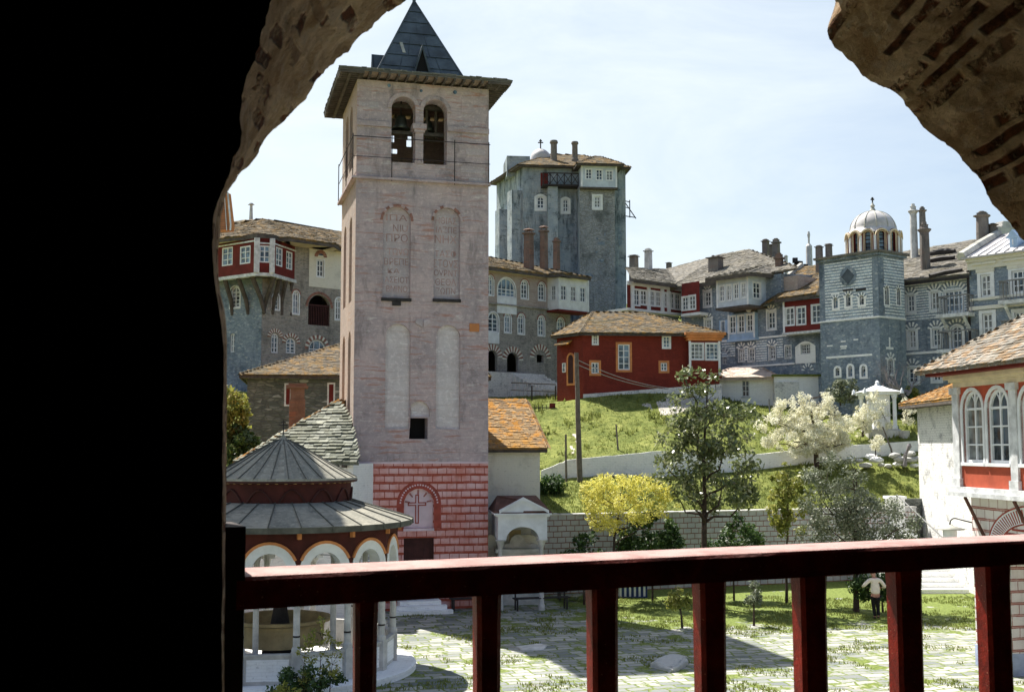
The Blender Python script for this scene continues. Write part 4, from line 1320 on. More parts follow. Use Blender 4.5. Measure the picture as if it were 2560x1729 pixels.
# long dark bench in front of the painted tower base
def bench(F, u0, u1, y, label, hb=.9):
    p = F.pt((u0 + u1) / 2, y, 0)
    t = thing('bench', label, 'bench', p)
    mb = MB()
    for k in range(3): mb.fbox(F, u0, u1, y - .4 + .14 * k, y - .29 + .14 * k, .45, .49)
    mb.build('seat', MT['iron'], t)
    mb = MB()
    for k in range(2): mb.fbox(F, u0, u1, y + .02, y + .05, .62 + .2 * k, .73 + .2 * k)
    mb.build('backrest', MT['iron'], t)
    for u in (u0 + .1, u1 - .16):
        mb = MB()
        mb.fbox(F, u, u + .06, y - .38, y - .32, 0, .449); mb.fbox(F, u, u + .06, y - .02, y + .019, 0, hb + .05); mb.fbox(F, u + .003, u + .057, y - .319, y - .021, .4, .448)
        mb.build('leg', MT['iron'], t)
b0 = FT.uv(zK(1015, 1270))[0]; b1 = FT.uv(zK(1395, 1270))[0]
bench(FT, b0, b1, -.35, 'dark iron bench against the pink painted base of the bell tower')

# ------------------------------------------------------------------ fountain pavilion (phiale)
PC = at(zC(362, 215), 34.0); PC = Vector((PC.x, PC.y, 0))
NS = 14
A0 = -math.pi / 2 - R(-6) + math.pi / NS               # an arch faces us, a little to the left
pav = thing('fountain_pavilion', 'round fountain pavilion with two-tier grey lead roof and white arches edged in orange', 'pavilion', PC)
def pol(r, a, z): return PC + Vector((r * math.cos(a), r * math.sin(a), z))
za = 6.66; zdr1 = 5.50; zdr0 = 4.86; zev = 4.34
# upper cone, slightly flared, with standing seams
prof = [(2.20, 5.50), (2.18, 5.56), (1.75, 5.78), (1.30, 6.03), (.85, 6.30), (.45, 6.52), (.15, 6.66), (.02, 6.80)]
mb = MB()
mb.lathe(PC, prof, 56)
for k in range(28):
    a = 2 * math.pi * k / 28 + .05
    P = [pol(r, a, z + .015) for r, z in prof[1:-2 if k % 2 else -1]]
    mb.tube(P, .014, 4, 3)
mb.lathe(PC + Vector((0, 0, 6.62)), [(.10, 0), (.08, .12), (.03, .2)], 10)
for k in range(52):                                     # dentils of the little eave
    a = 2 * math.pi * k / 52
    mb.box(pol(2.08, a, 5.42), (.06, .08, .07), a, 2)
mb.lathe(PC, [(2.2, 5.50), (2.19, 5.44), (2.0, 5.42)], 56, 1)
mb.build('upper_roof', [MT['kiosk'], MT['doorwood'], MT['ochre'], MT['kioskseam']], pav)
mb = MB(); cross_mesh(mb, PC + Vector((0, 0, 6.8)), .45, .018); mb.build('finial_cross', MT['iron'], pav)
mb = MB()
mb.lathe(PC, [(2.02, 5.46), (2.02, 4.82)], 28, 0)
for k in range(14):
    a = A0 + 2 * math.pi * k / 14
    mb.tube([pol(2.04, a - .18 + .36 * j / 8, 4.9 + .36 * math.sin(math.pi * j / 8)) for j in range(9)], .03, 5, 1)
mb.build('drum', [MT['kioskred'], MT['doorwood']], pav)
# lower roof: fourteen lead-covered facets
mb = MB()
RO = 3.86
for k in range(NS * 2):
    a, b = A0 + math.pi * k / NS, A0 + math.pi * (k + 1) / NS
    for (r0, z0), (r1, z1) in (((RO, zev), (3.0, 4.60)), ((3.0, 4.60), (2.04, zdr0 + .03))):
        mb.poly([pol(r0, a, z0), pol(r0, b, z0), pol(r1, b, z1), pol(r1, a, z1)], 0, rnd.random())
    mb.poly([pol(RO, a, zev), pol(RO, b, zev), pol(RO - .01, b, zev - .16), pol(RO - .01, a, zev - .16)], 1)
    mb.poly([pol(RO - .01, a, zev - .16), pol(RO - .01, b, zev - .16), pol(3.2, b, zev - .10), pol(3.2, a, zev - .10)], 2)
    mb.tube([pol(RO + .005, a, zev - .14), pol(RO, a, zev + .02), pol(3.0, a, 4.62), pol(2.04, a, zdr0 + .05)], .018, 4, 1)
mb.build('lower_roof', [MT['kiosk'], MT['kioskseam'], MT['doorwood']], pav)
RA = 3.32 / math.cos(math.pi / NS)
zsp, zar = 3.16, 3.16
mbr = MB()
colps = []
for k in range(NS):
    a, b = A0 + 2 * math.pi * k / NS, A0 + 2 * math.pi * (k + 1) / NS
    p, q = pol(RA, a, 0), pol(RA, b, 0)
    mbw, mbo = MB(), MB()
    F_ = Fac(p.to_tuple()[:2], q - p)
    if F_.n.dot(PC - p) < 0: F_ = Fac(q.to_tuple()[:2], p - q)
    Wd = (q - p).length; cu = Wd / 2
    r0, r1, r2 = .47, Wd / 2 - .035, Wd / 2 + .05
    n = 16
    def arc(r, m=n, lim=None):
        return [(cu + r * math.cos(math.pi * j / m), zsp + r * math.sin(math.pi * j / m)) for j in range(m + 1)]
    # red upper wall with arch cut
    P = [(0, zsp - .1), (cu - r1, zsp - .1)] + arc(r1)[::-1] + [(cu + r1, zsp - .1), (Wd, zsp - .1), (Wd, zev - .05), (0, zev - .05)]
    for t in tessellate_polygon([[Vector((x, y, 0)) for x, y in P]]):
        mbr.poly([F_.pt(P[i][0], 0, P[i][1]) for i in t])
        mbr.poly([F_.pt(P[i][0], .34, P[i][1]) for i in t], 1)
    for j in range(n):                                  # white archivolt and its deep soffit
        A, B_ = arc(r1), arc(r0)
        mbw.poly([F_.pt(A[j][0], -.03, A[j][1]), F_.pt(A[j + 1][0], -.03, A[j + 1][1]), F_.pt(B_[j + 1][0], -.03, B_[j + 1][1]), F_.pt(B_[j][0], -.03, B_[j][1])])
        mbw.poly([F_.pt(B_[j][0], -.03, B_[j][1]), F_.pt(B_[j + 1][0], -.03, B_[j + 1][1]), F_.pt(B_[j + 1][0], .34, B_[j + 1][1]), F_.pt(B_[j][0], .34, B_[j][1])])
        A2 = arc(r1 + .06); A3 = arc(r1 - .015)
        if .13 < (j + .5) / n < .87:
            mbo.prism([F_.pt(A2[j][0], -.055, A2[j][1]), F_.pt(A2[j + 1][0], -.055, A2[j + 1][1]), F_.pt(A3[j + 1][0], -.055, A3[j + 1][1]), F_.pt(A3[j][0], -.055, A3[j][1])], F_.n * .06)
    for u0, u1 in ((.0, cu - r0), (cu + r0, Wd)):
        mbw.fbox(F_, u0 + .004, u1 - .004, -.032, .34, zsp - .26, zsp)
    u = Wd / 2
    mc_ = MB(); mc_.fbox(F_, -.05, .05, -.10, .0, zev - .34, zev - .16); mc_.build('console', MT['orange'], pav)
    colps.append((pol(RA - .12, a, 0), a, F_, Wd))
    ao = mbw.build('arch', MT['paint'], pav); mbo.build('orange_trim', MT['orange'], ao)
mbr.build('arcade_wall', [MT['kioskred'], MT['leadpale']], pav)
for p, a, F_, Wd in colps:
    mb = MB()
    mb.lathe(p, [(.13, 1.02), (.13, 1.12), (.095, 1.18), (.088, 2.7), (.10, 2.72), (.10, 2.76), (.16, 2.9)], 10)
    mb.box(p + Vector((0, 0, .2)), (.26, .26, .82), a)
    mb.lathe(p, [(.094, 1.42), (.1, 1.44), (.094, 1.47)], 10, 1)
    mb.build('column', [MT['marble'], MT['iron']], pav)
    p2 = pol(RA - .95, a + .05, 0)
    if True:
        mb = MB(); mb.lathe(p2, [(.12, .2), (.12, .4), (.085, .46), (.08, 3.3), (.12, 3.5)], 10); mb.build('inner_column', MT['marble'], pav)
for p, a, F_, Wd in colps:
    mb = MB()
    mb.fbox(F_, .10, Wd - .10, .06, .14, .2, .94)
    mb.fbox(F_, .06, Wd - .06, .02, .18, .941, 1.0)
    mb.fbox(F_, .2, Wd - .2, .045, .059, .3, .86, 1)
    mb.build('parapet_slab', [MT['marble'], MT['white']], pav)
mb = MB()
mb.lathe(PC, [(.01, .199), (3.92, .199), (3.98, .17), (3.98, 0)], 56)
mb.build('plinth', MT['white'], pav)
mb = MB()
mb.lathe(PC, [(.01, .75), (1.25, .75), (1.3, 1.35), (1.5, 1.42), (1.5, 1.5), (1.35, 1.5), (1.28, 1.2), (.01, 1.2)], 24)
mb.build('basin', MT['basin'], pav)
mb = MB()
mb.lathe(PC, [(.55, .2), (.5, .75)], 12); mb.lathe(PC, [(.3, 1.2), (.2, 1.8), (.45, 2.3), (.5, 2.4), (.1, 2.4), (.12, 2.8), (.01, 2.95)], 14)
mb.build('fountain_spout', MT['iron'], pav, True)
mb = MB()
for k in range(NS):                                     # tie rods
    p, a = colps[k][0], colps[k][1]
    p2 = colps[(k + 1) % NS][0]
    mb.tube([p + Vector((0, 0, 3.0)), p2 + Vector((0, 0, 3.0))], .014, 5)
    mb.tube([p + Vector((0, 0, 3.0)), pol(RA - .95, a + .05, 3.05)], .014, 5)
mb.build('tie_rod', MT['wire'], pav)

# ------------------------------------------------------------------ narthex with stone-slate roof, left of the tower
ca_ = at(zC(800, 335), 43.3); cb_ = at(zC(80, 352), 44.2)
ce = ca_.z
cb_ = Vector((cb_.x, 44.6, ce))
ca_ = Vector((-5.78, ca_.y, ce))
ctop = at(zC(655, 5), 47.0)
cend = Vector((ctop.x + 1.0, 52.5, ctop.z + .2))
ch = thing('church_porch', 'low whitewashed porch with pale stone slate roof leaning against the bell tower', 'church porch', ((ca_.x + cb_.x) / 2, 46, 0))
lf = Vector((cb_.x - .3, 52.5, ce))
rt = FT.pt(-.05, .0, 0); rt.z = ce + 1.1
mb = MB()
tt = FT.pt(-.03, .5, 0)
nrm_ = (ca_ - cb_).cross(ctop - cb_); tt.z = cb_.z - ((tt.x - cb_.x) * nrm_.x + (tt.y - cb_.y) * nrm_.y) / nrm_.z
slates(mb, [cb_, ca_, tt, ctop], ca_ - cb_, .2, .32, .07)
slates(mb, [lf, cb_, ctop, cend], cb_ - lf, .2, .3, .035, 1)
ridge(mb, cb_, ctop, .22, 1)
mb.build('roof', [MT['sl_stone'], MT['sl_orange']], ch)
FCc = Fac((cb_.x + .35, cb_.y + .4), Vector((ca_.x - .2, ca_.y + .35, 0)) - Vector((cb_.x + .35, cb_.y + .4, 0)))
Lc = (Vector((ca_.x - .28, ca_.y + .35, 0)) - Vector((cb_.x + .35, cb_.y + .4, 0))).length
mb = MB()
mb.fbox(FCc, 0, Lc, 0, .4, 0, ce - .06)
mb.pbox(FCc.pt(Lc, .41, 0), -FCc.d * .3, FCc.n * 2.2, Vector((0, 0, ce - .06)))
for k in range(14): mb.fbox(FCc, k * Lc / 14, k * Lc / 14 + .1, -.32, -.01, ce - .2, ce - .1, 1)
mb.build('wall', [MT['white'], MT['rafter']], ch)
mb = MB()
q = at(zB(548, 1500), 51.5)
o_ = thing('chimney_stack', 'brown brick chimney with flared cap rising before the shuttered stone house', 'chimney', (q.x, q.y, 3.0))
topz = at(zB(540, 1290), 51.5).z
wch = 1.55
mb.box((q.x, q.y, 3.0), (.68 * wch / 1.5, .68, topz - 3.0 - .75), .2)
mb.box((q.x, q.y, topz - .749), (.62, .62, .5), .2, 1)
mb.build('shaft', [MT['chimred'], MT['chimred']], o_)
mb = MB(); mb.box((q.x, q.y, topz - .248), (.95, .95, .09), .2); mb.box((q.x, q.y, topz - .157), (.8, .8, .12), .2); mb.build('cap', MT['chimred'], o_)

# ------------------------------------------------------------------ stone house with red shutters behind
FH = Fac(at(zB(210, 1400), 60).to_tuple()[:2], (.985, .17))
hz = FH.uv(zB(520, 1238))[1]; hr = at(zB(780, 1025), 66).z
Lh = 12.5
hs = thing('stone_house', 'low dark stone house with red shutters and brown slate roof, left of the tower', 'house', FH.pt(4, 2, 3))
h1 = FH.rect(zB, 462, 1292, 512, 1448); h2 = FH.rect(zB, 752, 1288, 806, 1445)
mb = MB()
wallface(mb, FH, [(0, 2), (Lh, 2), (Lh, hz), (0, hz)], [hole_poly(*h1), hole_poly(*h2)], .25)
mb.poly([FH.pt(0, 0, 2), FH.pt(0, 9, 2), FH.pt(0, 9, hz), FH.pt(0, 0, hz)])
mb.poly([FH.pt(Lh, 0, 2), FH.pt(Lh, 9, 2), FH.pt(Lh, 9, hz), FH.pt(Lh, 0, hz)])
mb.poly([FH.pt(0, 9, 2), FH.pt(Lh, 9, 2), FH.pt(Lh, 9, hz), FH.pt(0, 9, hz)])
mb.build('wall', MT['rub_low'], hs)
for r_ in (h1, h2):
    mb = MB(); ring(mb, FH, hole_poly(*r_), inset(hole_poly(*r_), .09), -.03, .1)
    sw = mb.build('window', MT['paintw'], hs)
    mb = MB(); mb.fbox(FH, r_[0] + .09, r_[1] - .09, .04, .09, r_[2] + .09, r_[3] - .09); mb.build('shutter', MT['redbay'], sw)
cs = [FH.pt(-.4, -.5, hz), FH.pt(Lh + .4, -.5, hz), FH.pt(Lh + .4, 9.5, hz), FH.pt(-.4, 9.5, hz)]
rg = [FH.pt(5.2, 4.5, hr), FH.pt(Lh - 1, 4.5, hr)]
hip_roof(hs, cs, rg, 'sl_brown', .2, .3, faces=[(0, 1, 5, 4), (3, 0, 4), (1, 2, 5), (2, 3, 4, 5)])

# ------------------------------------------------------------------ chapel with orange lichen roof, right of the tower
FO = Fac((at(zC(1400, 400), 49.0).x - .6, 49.0), (.99, .12))
oz = FO.uv(zC(1610, 256))[1]; ou = FO.uv(zC(1744, 400))[0]
ot = at(zC(1670, 0), 52.6)
oc = thing('orange_roofed_chapel', 'whitewashed chapel with steep orange lichen slate roof beside the tower', 'chapel', FO.pt(ou / 2, 2, 0))
mb = MB()
mb.fbox(FO, 0, ou, 0, 8, 0, oz - .04)
for k in range(9): mb.fbox(FO, .3 + k * (ou - .5) / 8, .42 + k * (ou - .5) / 8, -.24, -.01, oz - .16, oz - .05, 1)
mb.build('wall', [MT['cream'], MT['rafter']], oc)
ocs = [FO.pt(-.2, -.3, oz), FO.pt(ou + .28, -.3, oz), FO.pt(ou + .28, 8.3, oz), FO.pt(-.2, 8.3, oz)]
ru = (ot - FO.p).dot(FO.d)
org = [FO.pt(-.1, 3.4, ot.z), FO.pt(ru, 3.4, ot.z), FO.pt(ru, 5, ot.z), FO.pt(-.1, 5, ot.z)]
hip_roof(oc, ocs, org, 'sl_orange', .15, .22, faces=[(0, 1, 5, 4), (1, 2, 6, 5), (2, 3, 7, 6), (4, 5, 6, 7)])

# ------------------------------------------------------------------ white canopied wall fountain
FBd = Fac(at(zC(1500, 700), 45.6).to_tuple()[:2], (.995, .1))
bx0 = FBd.uv(zC(1518, 690))[0]; bx1 = FBd.uv(zC(1783, 690))[0]
bz0 = FBd.uv(zC(1650, 750))[1]; bz1 = FBd.uv(zC(1650, 625))[1]; bz2 = FBd.uv(zC(1655, 535))[1]
bd = thing('canopied_fountain', 'small white canopy with pediment and arch on two columns over a wall fountain', 'canopy', FBd.pt((bx0 + bx1) / 2, 1, 0))
aw = FBd.rect(zK, 1700, 912, 2080, 1064)
cu = (aw[0] + aw[1]) / 2; ra_ = (aw[1] - aw[0]) / 2
mb = MB()
P = [(bx0, bz0), (aw[0], bz0)] + [(cu - ra_ * math.cos(math.pi * k / 14), bz0 + (aw[3] - bz0) * math.sin(math.pi * k / 14)) for k in range(1, 14)] + [(aw[1], bz0), (bx1, bz0), (bx1, bz1), (bx0, bz1)]
for y in (0, .3):
    for t in tessellate_polygon([[Vector((x, z, 0)) for x, z in P]]): mb.poly([FBd.pt(P[i][0], y, P[i][1]) for i in t])
for i in range(len(P)):
    a, b = P[i], P[(i + 1) % len(P)]
    mb.poly([FBd.pt(a[0], 0, a[1]), FBd.pt(b[0], 0, b[1]), FBd.pt(b[0], .3, b[1]), FBd.pt(a[0], .3, a[1])])
for u in (bx0, bx1 - .3): mb.fbox(FBd, u, u + .3, .302, 3.0, bz0, bz1 - .002)
mb.build('canopy_wall', MT['paint'], bd)
mb = MB()
mb.fbox(FBd, bx0 - .1, bx1 + .1, -.12, 3.05, bz1, bz1 + .07); mb.fbox(FBd, bx0 - .17, bx1 + .17, -.18, 3.05, bz1 + .071, bz1 + .13)
um = FBd.uv(zC(1655, 535))[0]
T = [(bx0 + .05, bz1 + .131), (bx1 + .05, bz1 + .131), (um, bz2 - .02)]
mb.prism([FBd.pt(p[0], -.06, p[1]) for p in T], FBd.n * .3)
for (a, b) in ((T[0], T[2]), (T[2], T[1])):
    mb.prism([FBd.pt(a[0], -.17, a[1] + .0), FBd.pt(b[0], -.17, b[1] + .0), FBd.pt(b[0], -.17, b[1] + .12), FBd.pt(a[0], -.17, a[1] + .12)], FBd.n * .3)
mb.build('pediment', MT['paint'], bd)
mb = MB()
rz = bz2 + .1
A, B_, C_, D_ = FBd.pt(bx0 - .15, -.1, bz1 + .14), FBd.pt(bx1 + .2, -.1, bz1 + .14), FBd.pt(bx1 + .2, 3.1, bz1 + .14), FBd.pt(bx0 - .15, 3.1, bz1 + .14)
R0, R1 = FBd.pt(um, .15, rz - .12), FBd.pt(um, 3.0, rz)
E0, E1 = FBd.pt(bx0 + .1, 1.6, rz), FBd.pt(bx1 - .25, 1.6, rz)
for f in ((D_, A, E0), (B_, C_, E1), (A, FBd.pt(um, -.1, bz1 + .14), R0, E0), (FBd.pt(um, -.1, bz1 + .14), B_, E1, R0), (C_, D_, E0, E1), (E0, R0, E1)): mb.prism(list(f), (0, 0, -.05))
mb.build('roof', MT['clay'], bd)
for u in (FBd.uv(zK(1637, 1100))[0], FBd.uv(zK(2115, 1100))[0]):
    mb = MB(); mb.lathe(FBd.pt(u, .18, 0), [(.13, 0), (.13, .2), (.1, .26), (.085, bz0 - .34), (.1, bz0 - .3), (.17, bz0 - .06)], 12); mb.box(FBd.pt(u, .18, bz0 - .061), (.38, .38, .06), .1)
    mb.build('column', [MT['marble']], bd, True)
mb = MB()
mb.fbox(FBd, bx0 - .3, bx1 + .1, 2.6, 3.0, 0, bz0 - .003)
mb.build('back_wall', MT['cream'], bd)
mb = MB()
p_ = FBd.off(0, -2.55).rect(zK, 1735, 950, 1870, 1122)
mb.fbox(FBd, p_[0], p_[1], 2.54, 2.61, p_[2], p_[3])
mb.build('plaque', MT['basin'], bd)
mb = MB()
zt0 = FBd.uv(zK(1850, 1215))[1]
mb.fbox(FBd, bx0 + .15, bx1 - .1, 1.7, 2.59, 0, zt0 - .15); mb.fbox(FBd, bx0 + .05, bx1 - .0, 1.6, 2.595, zt0 - .149, zt0)
P = [(-1, 0), (1, 0), (1, .12), (.75, .2), (.62, .14), (.4, .2), (.3, .42), (.12, .55), (-.12, .55), (-.3, .42), (-.4, .2), (-.62, .14), (-.75, .2), (-1, .12)]
mb.prism([FBd.pt(um + x * .85, 2.2, zt0 + .001 + z) for x, z in P], FBd.n * .15)
mb.build('trough', MT['marble'], bd)

# ------------------------------------------------------------------ grey block-painted retaining wall
g0, g1 = at(zV(1225, 1166), 50.6), at(zV(2060, 1145), 57.0)
FG = Fac((g0.x, g0.y), g1 - g0)
Lg = (Vector((g1.x, g1.y, 0)) - Vector((g0.x, g0.y, 0))).length
gw = thing('retaining_wall', 'long grey retaining wall with painted block joints below the lawn', 'wall', FG.pt(Lg / 2, .3, 0))
mb = MB(); mb.fbox(FG, -14, Lg + .5, 0, .5, 0, 3.42); mb.build('wall', MT['greywall'], gw)
mb = MB()
u = -14
while u < Lg + .4:
    l = rnd.uniform(.5, .9)
    mb.fbox(FG, u, min(u + l - .02, Lg + .5), -.06 + rnd.uniform(-.02, .02), .55, 3.421, 3.46 + rnd.uniform(0, .03)); u += l
mb.build('coping', MT['marble'], gw)

# low white wall across the meadow
for nm, pts, lab in (('meadow_wall', list(zip(WB_, WT_)), 'low whitewashed wall curving across the grassy slope'),):
    mb = MB()
    # subdivide and wobble the top
    def lerp3(a, b, f): return Vector(a).lerp(Vector(b), f)
    seq = []
    for (b0, t0), (b1, t1) in zip(pts, pts[1:]):
        for k in range(10): seq.append((lerp3(b0, b1, k / 10), lerp3(t0, t1, k / 10)))
    seq.append((Vector(pts[-1][0]), Vector(pts[-1][1])))
    for i, (b, t) in enumerate(seq):
        t.z += noise.noise(Vector((i * .7, 0, 5))) * .05; t.y = b.y; t.x = b.x
        b.z -= .25
    bk = Vector((0, .4, 0))
    for (b0, t0), (b1, t1) in zip(seq, seq[1:]):
        mb.poly([b0, b1, t1, t0]); mb.poly([t0, t1, t1 + bk, t0 + bk]); mb.poly([b0 + bk, b1 + bk, t1 + bk, t0 + bk])
    tag(mb.build(nm, MT['white']), lab, 'wall')
sw0, sw1 = at(zS(540, 420), 71), at(zS(900, 412), 72)
mb = MB(); mb.fbox(Fac((sw0.x, sw0.y), sw1 - sw0), 0, 12, 0, .35, at(zS(640, 445), 71).z - .6, at(zS(640, 398), 71).z)
tag(mb.build('upper_meadow_wall', MT['white']), 'short whitewashed wall high on the meadow behind the little shrine', 'wall')

# ------------------------------------------------------------------ right-hand white building and arched bay
FR = Fac(at(zG(615, 700), 34.6).to_tuple()[:2], (.147, -.989))
rp = thing('bay_house', 'vermilion arched-window bay over red and white striped masonry arch, near right', 'house', FR.pt(4, 2, 0))
zb0 = FR.uv(zG(640, 698))[1]; zb1 = FR.uv(zG(640, 240))[1]
ze = at(zG(505, 204), 34.4).z
wins = [FR.rect(zG, 636, 272, 722, 580), FR.rect(zG, 741, 260, 834, 580)]
wz0 = min(w_[2] for w_ in wins); wz1 = max(w_[3] for w_ in wins)
pit = wins[1][0] - wins[0][0]; ww = wins[0][1] - wins[0][0]
col_u = FR.uv(zG(862, 500))[0]
us = [wins[0][0], wins[0][0] + pit, col_u + .28]
us += [us[2] + pit, us[2] + 2 * pit]
wr = [(u, u + ww, wz0, wz1) for u in us]
LB = 8.0
mb = MB()
wallface(mb, FR, [(0, zb0 + .1), (LB, zb0 + .1), (LB, zb1), (0, zb1)], [hole_poly(*r_, 'r') for r_ in wr], .14, 0)
mb.poly([FR.pt(0, 0, zb0 + .1), FR.pt(0, 5, zb0 + .1), FR.pt(0, 5, zb1), FR.pt(0, 0, zb1)], 0)
mb.build('bay_wall', [MT['redbright']], rp)
for r_ in wr:
    window(FR, r_, rp, 'r', 2, 3, 'paint', 'glassgrey', .13, .085, .045, True, .10, tracery=True)
for u in (.07, col_u):
    mb = MB()
    mb.fbox(FR, u - .17, u + .17, -.07, -.001, zb0 + .1, zb1 - .15); mb.fbox(FR, u - .22, u + .22, -.11, -.002, zb0 + .1, zb0 + .35); mb.fbox(FR, u - .24, u + .24, -.12, -.003, zb1 - .30, zb1 - .10)
    mb.build('pilaster', MT['paintw'], rp)
mb = MB()
mb.fbox(FR, -.16, LB, -.14, 5, zb0 - .05, zb0 + .098); mb.fbox(FR, -.22, LB, -.22, 4.9, zb0 - .18, zb0 - .052)
mb.build('bay_floor', MT['paintw'], rp)
mb = MB()
for k, (o0, z0, z1) in enumerate(((.05, -.1, .06), (.14, .061, .14), (.25, .141, .26))): mb.fbox(FR, -o0, LB, -o0, 5, zb1 + z0, zb1 + z1)
mb.build('cornice', MT['domeb'], rp)
mb = MB()
mb.fbox(FR, -.62, LB, -.62, 5.4, zb1 + .262, zb1 + .40)
mb.build('eave_board', MT['redbay'], rp)
ez = zb1 + .42
cs = [FR.pt(LB, -.85, ez), FR.pt(-.85, -.85, ez), FR.pt(-.85, 6.5, ez), FR.pt(LB, 6.5, ez)]
rg = [FR.pt(LB, 3.2, ez + 2.6), FR.pt(2.6, 3.2, ez + 2.6)]
mb = MB()
al = cs + rg
slates(mb, [al[1], al[0], al[4], al[5]], FR.d, .17, .27, .035)
slates(mb, [al[2], al[1], al[5]], -FR.n, .17, .27, .035)
slates(mb, [al[3], al[2], al[5], al[4]], FR.d, .3, .5, .05)
ridge(mb, al[1], al[5], .22)
mb.build('roof', MT['sl_orange2'] if 'sl_orange2' in MT else MT['sl_orange'], rp)
# masonry below: pier and wide arch, set back
INS = .35
FR2 = FR.off(0, -INS)
pu0 = FR2.uv(zG(686, 1200))[0]; pu1 = pu0 + 1.15
u745, azc = FR2.uv(zG(748, 930)); EA, EB = 2.2, 1.2; acu = u745 + EA; pu1 = u745 + .75
top_ = azc - .35
P = [(pu0, 0), (pu1, 0), (pu1, top_), (pu1 + 2.9, top_), (pu1 + 2.9, 0), (pu1 + 5, 0), (pu1 + 5, zb0 - .18), (pu0, zb0 - .18)]
mb = MB()
for t in tessellate_polygon([[Vector((x, z, 0)) for x, z in P]]): mb.poly([FR2.pt(P[i][0], 0, P[i][1]) for i in t], 0)
for i in (1, 2, 3):
    a, b = P[i], P[i + 1]
    mb.poly([FR2.pt(a[0], 0, a[1]), FR2.pt(b[0], 0, b[1]), FR2.pt(b[0], .9, b[1]), FR2.pt(a[0], .9, a[1])], 0)
mb.poly([FR2.pt(pu0, 0, 0), FR2.pt(pu0, 6, 0), FR2.pt(pu0, 6, zb0 - .18), FR2.pt(pu0, 0, zb0 - .18)], 0)
mb.fbox(FR2, pu0 - .02, pu1 + .02, -.03, .92, 0, .62, 3)
def ell(a, b, t): return acu + a * math.cos(t), azc + b * math.sin(t)
def band(a0, b0, a1, b1, t0, t1, y, mi):
    mb.prism([FR2.pt(p[0], y, p[1]) for p in (ell(a0, b0, t0), ell(a1, b1, t0), ell(a1, b1, t1), ell(a0, b0, t1))], FR2.n * .03, mi)
for j in range(30):
    t0, t1 = math.pi * j / 30, math.pi * (j + 1) / 30
    band(EA - .66, EB - .52, EA, EB, t0, t1, -.012, 1)
    for a0, b0 in ((EA - .04, EB - .035), (EA - .66, EB - .52)): band(a0, b0, a0 + .05, b0 + .04, t0, t1, -.024, 2)
for j in range(46):
    t = math.pi * (j + .5) / 46; band(EA - .57, EB - .45, EA - .10, EB - .09, t - .013, t + .013, -.02, 2)
for k in range(4):
    z = azc + .02 + k * .15; hw = (EA - .75) * math.sqrt(max(0, 1 - ((z - azc) / (EB - .55)) ** 2)) if z - azc < EB - .55 else 0
    if hw > .2: mb.fbox(FR2, acu - hw, acu + hw, -.02, -.001, z, z + .055, 2)
mb.fbox(FR2, pu1 - .6, pu1 + 5, 4.2, 4.5, 0, zb0 - .2, 0)
mb.build('masonry_arch', [MT['rpbrick'], MT['paint'], MT['redline'], MT['bluepier']], rp)
mb = MB()
for u in (.55, col_u): mb.tube([FR.pt(u, -.12, zb0 - .19), FR2.pt(u + .45, -.02, zb0 - 1.6)], .05, 6)
mb.build('bracket_strut', MT['clay'], rp)
# white side building
WX = at(zS(775, 900), 58)
wb = thing('white_side_building', 'tall rough whitewashed stone building with orange slate eave behind the red bay', 'house', (WX.x + 2, 52, 0))
we = at(zS(720, 318), 57.8).z
FW = Fac((WX.x, WX.y), (-.045, -1))
mb = MB()
mb.poly([FW.pt(0, 0, 0), FW.pt(11.6, 0, 0), FW.pt(11.6, 0, we), FW.pt(0, 0, we)])
mb.poly([FW.pt(0, 0, 0), FW.pt(0, 5, 0), FW.pt(0, 5, we), FW.pt(0, 0, we)])
mb.poly([FW.pt(11.6, 0, 0), FW.pt(11.6, 5, 0), FW.pt(11.6, 5, we), FW.pt(11.6, 0, we)])
mb.build('wall', MT['whiterough'], wb)
cs = [FW.pt(12, -.75, we), FW.pt(-.6, -.75, we), FW.pt(-.6, 6, we), FW.pt(12, 6, we)]
rg = [FW.pt(12, 2.6, we + 1.5), FW.pt(2.2, 2.6, we + 1.5)]
al = cs + rg
mb = MB()
slates(mb, [al[1], al[0], al[4], al[5]], FW.d, .17, .27, .035); slates(mb, [al[2], al[1], al[5]], -FW.n, .17, .27, .035); slates(mb, [al[3], al[2], al[5], al[4]], FW.d, .3, .5, .05)
mb.prism([c_ + Vector((0, 0, -.12)) for c_ in cs], (0, 0, -.12), 1)
mb.build('roof', [MT['sl_orange'], MT['rafter']], wb)
# white stone stair against it
s0 = atz(zG(470, 1146), 0); s1 = atz(zG(690, 1140), 0)
st = thing('stone_stair', 'broad whitewashed stone stair rising beside the rough white building', 'stairs', (s0.x + 2, s0.y + 2, 0))
mb = MB()
sd = Vector((1, .05, 0)).normalized(); su = Vector((-.05, 1, 0))
for k in range(18):
    a = Vector((s0.x - .6 - k * .03, s0.y, 0)) + su * (.42 * k)
    mb.pbox(a, sd * 2.6, su * (.42 if k < 17 else 3), Vector((0, 0, .185 * (k + 1))))
mb.build('steps', MT['white'], st)
mb = MB()
h0 = at(zS(580, 1130), 56.0); h1_ = at(zS(1000, 1520), 48.0)
mb.tube([h0, h1_], .03, 6)
for f in (0, .33, .66, 1):
    p = h0.lerp(h1_, f); mb.tube([p, p - Vector((0, 0, 1.0))], .025, 6)
mb.build('handrail', MT['wire'], st)
pw = at(zS(670, 1165), 57.5); pw0 = at(zS(590, 1165), 57.5)
FP_ = Fac((pw0.x - .5, pw0.y), (1, .1))
mb = MB(); mb.fbox(FP_, 0, 4.6, 0, .4, 0, pw.z)
tag(mb.build('stair_wall', MT['rub_low']), 'short mossy stone wall at the head of the white stair', 'wall')
pp = at(zS(562, 1230), 56.8)
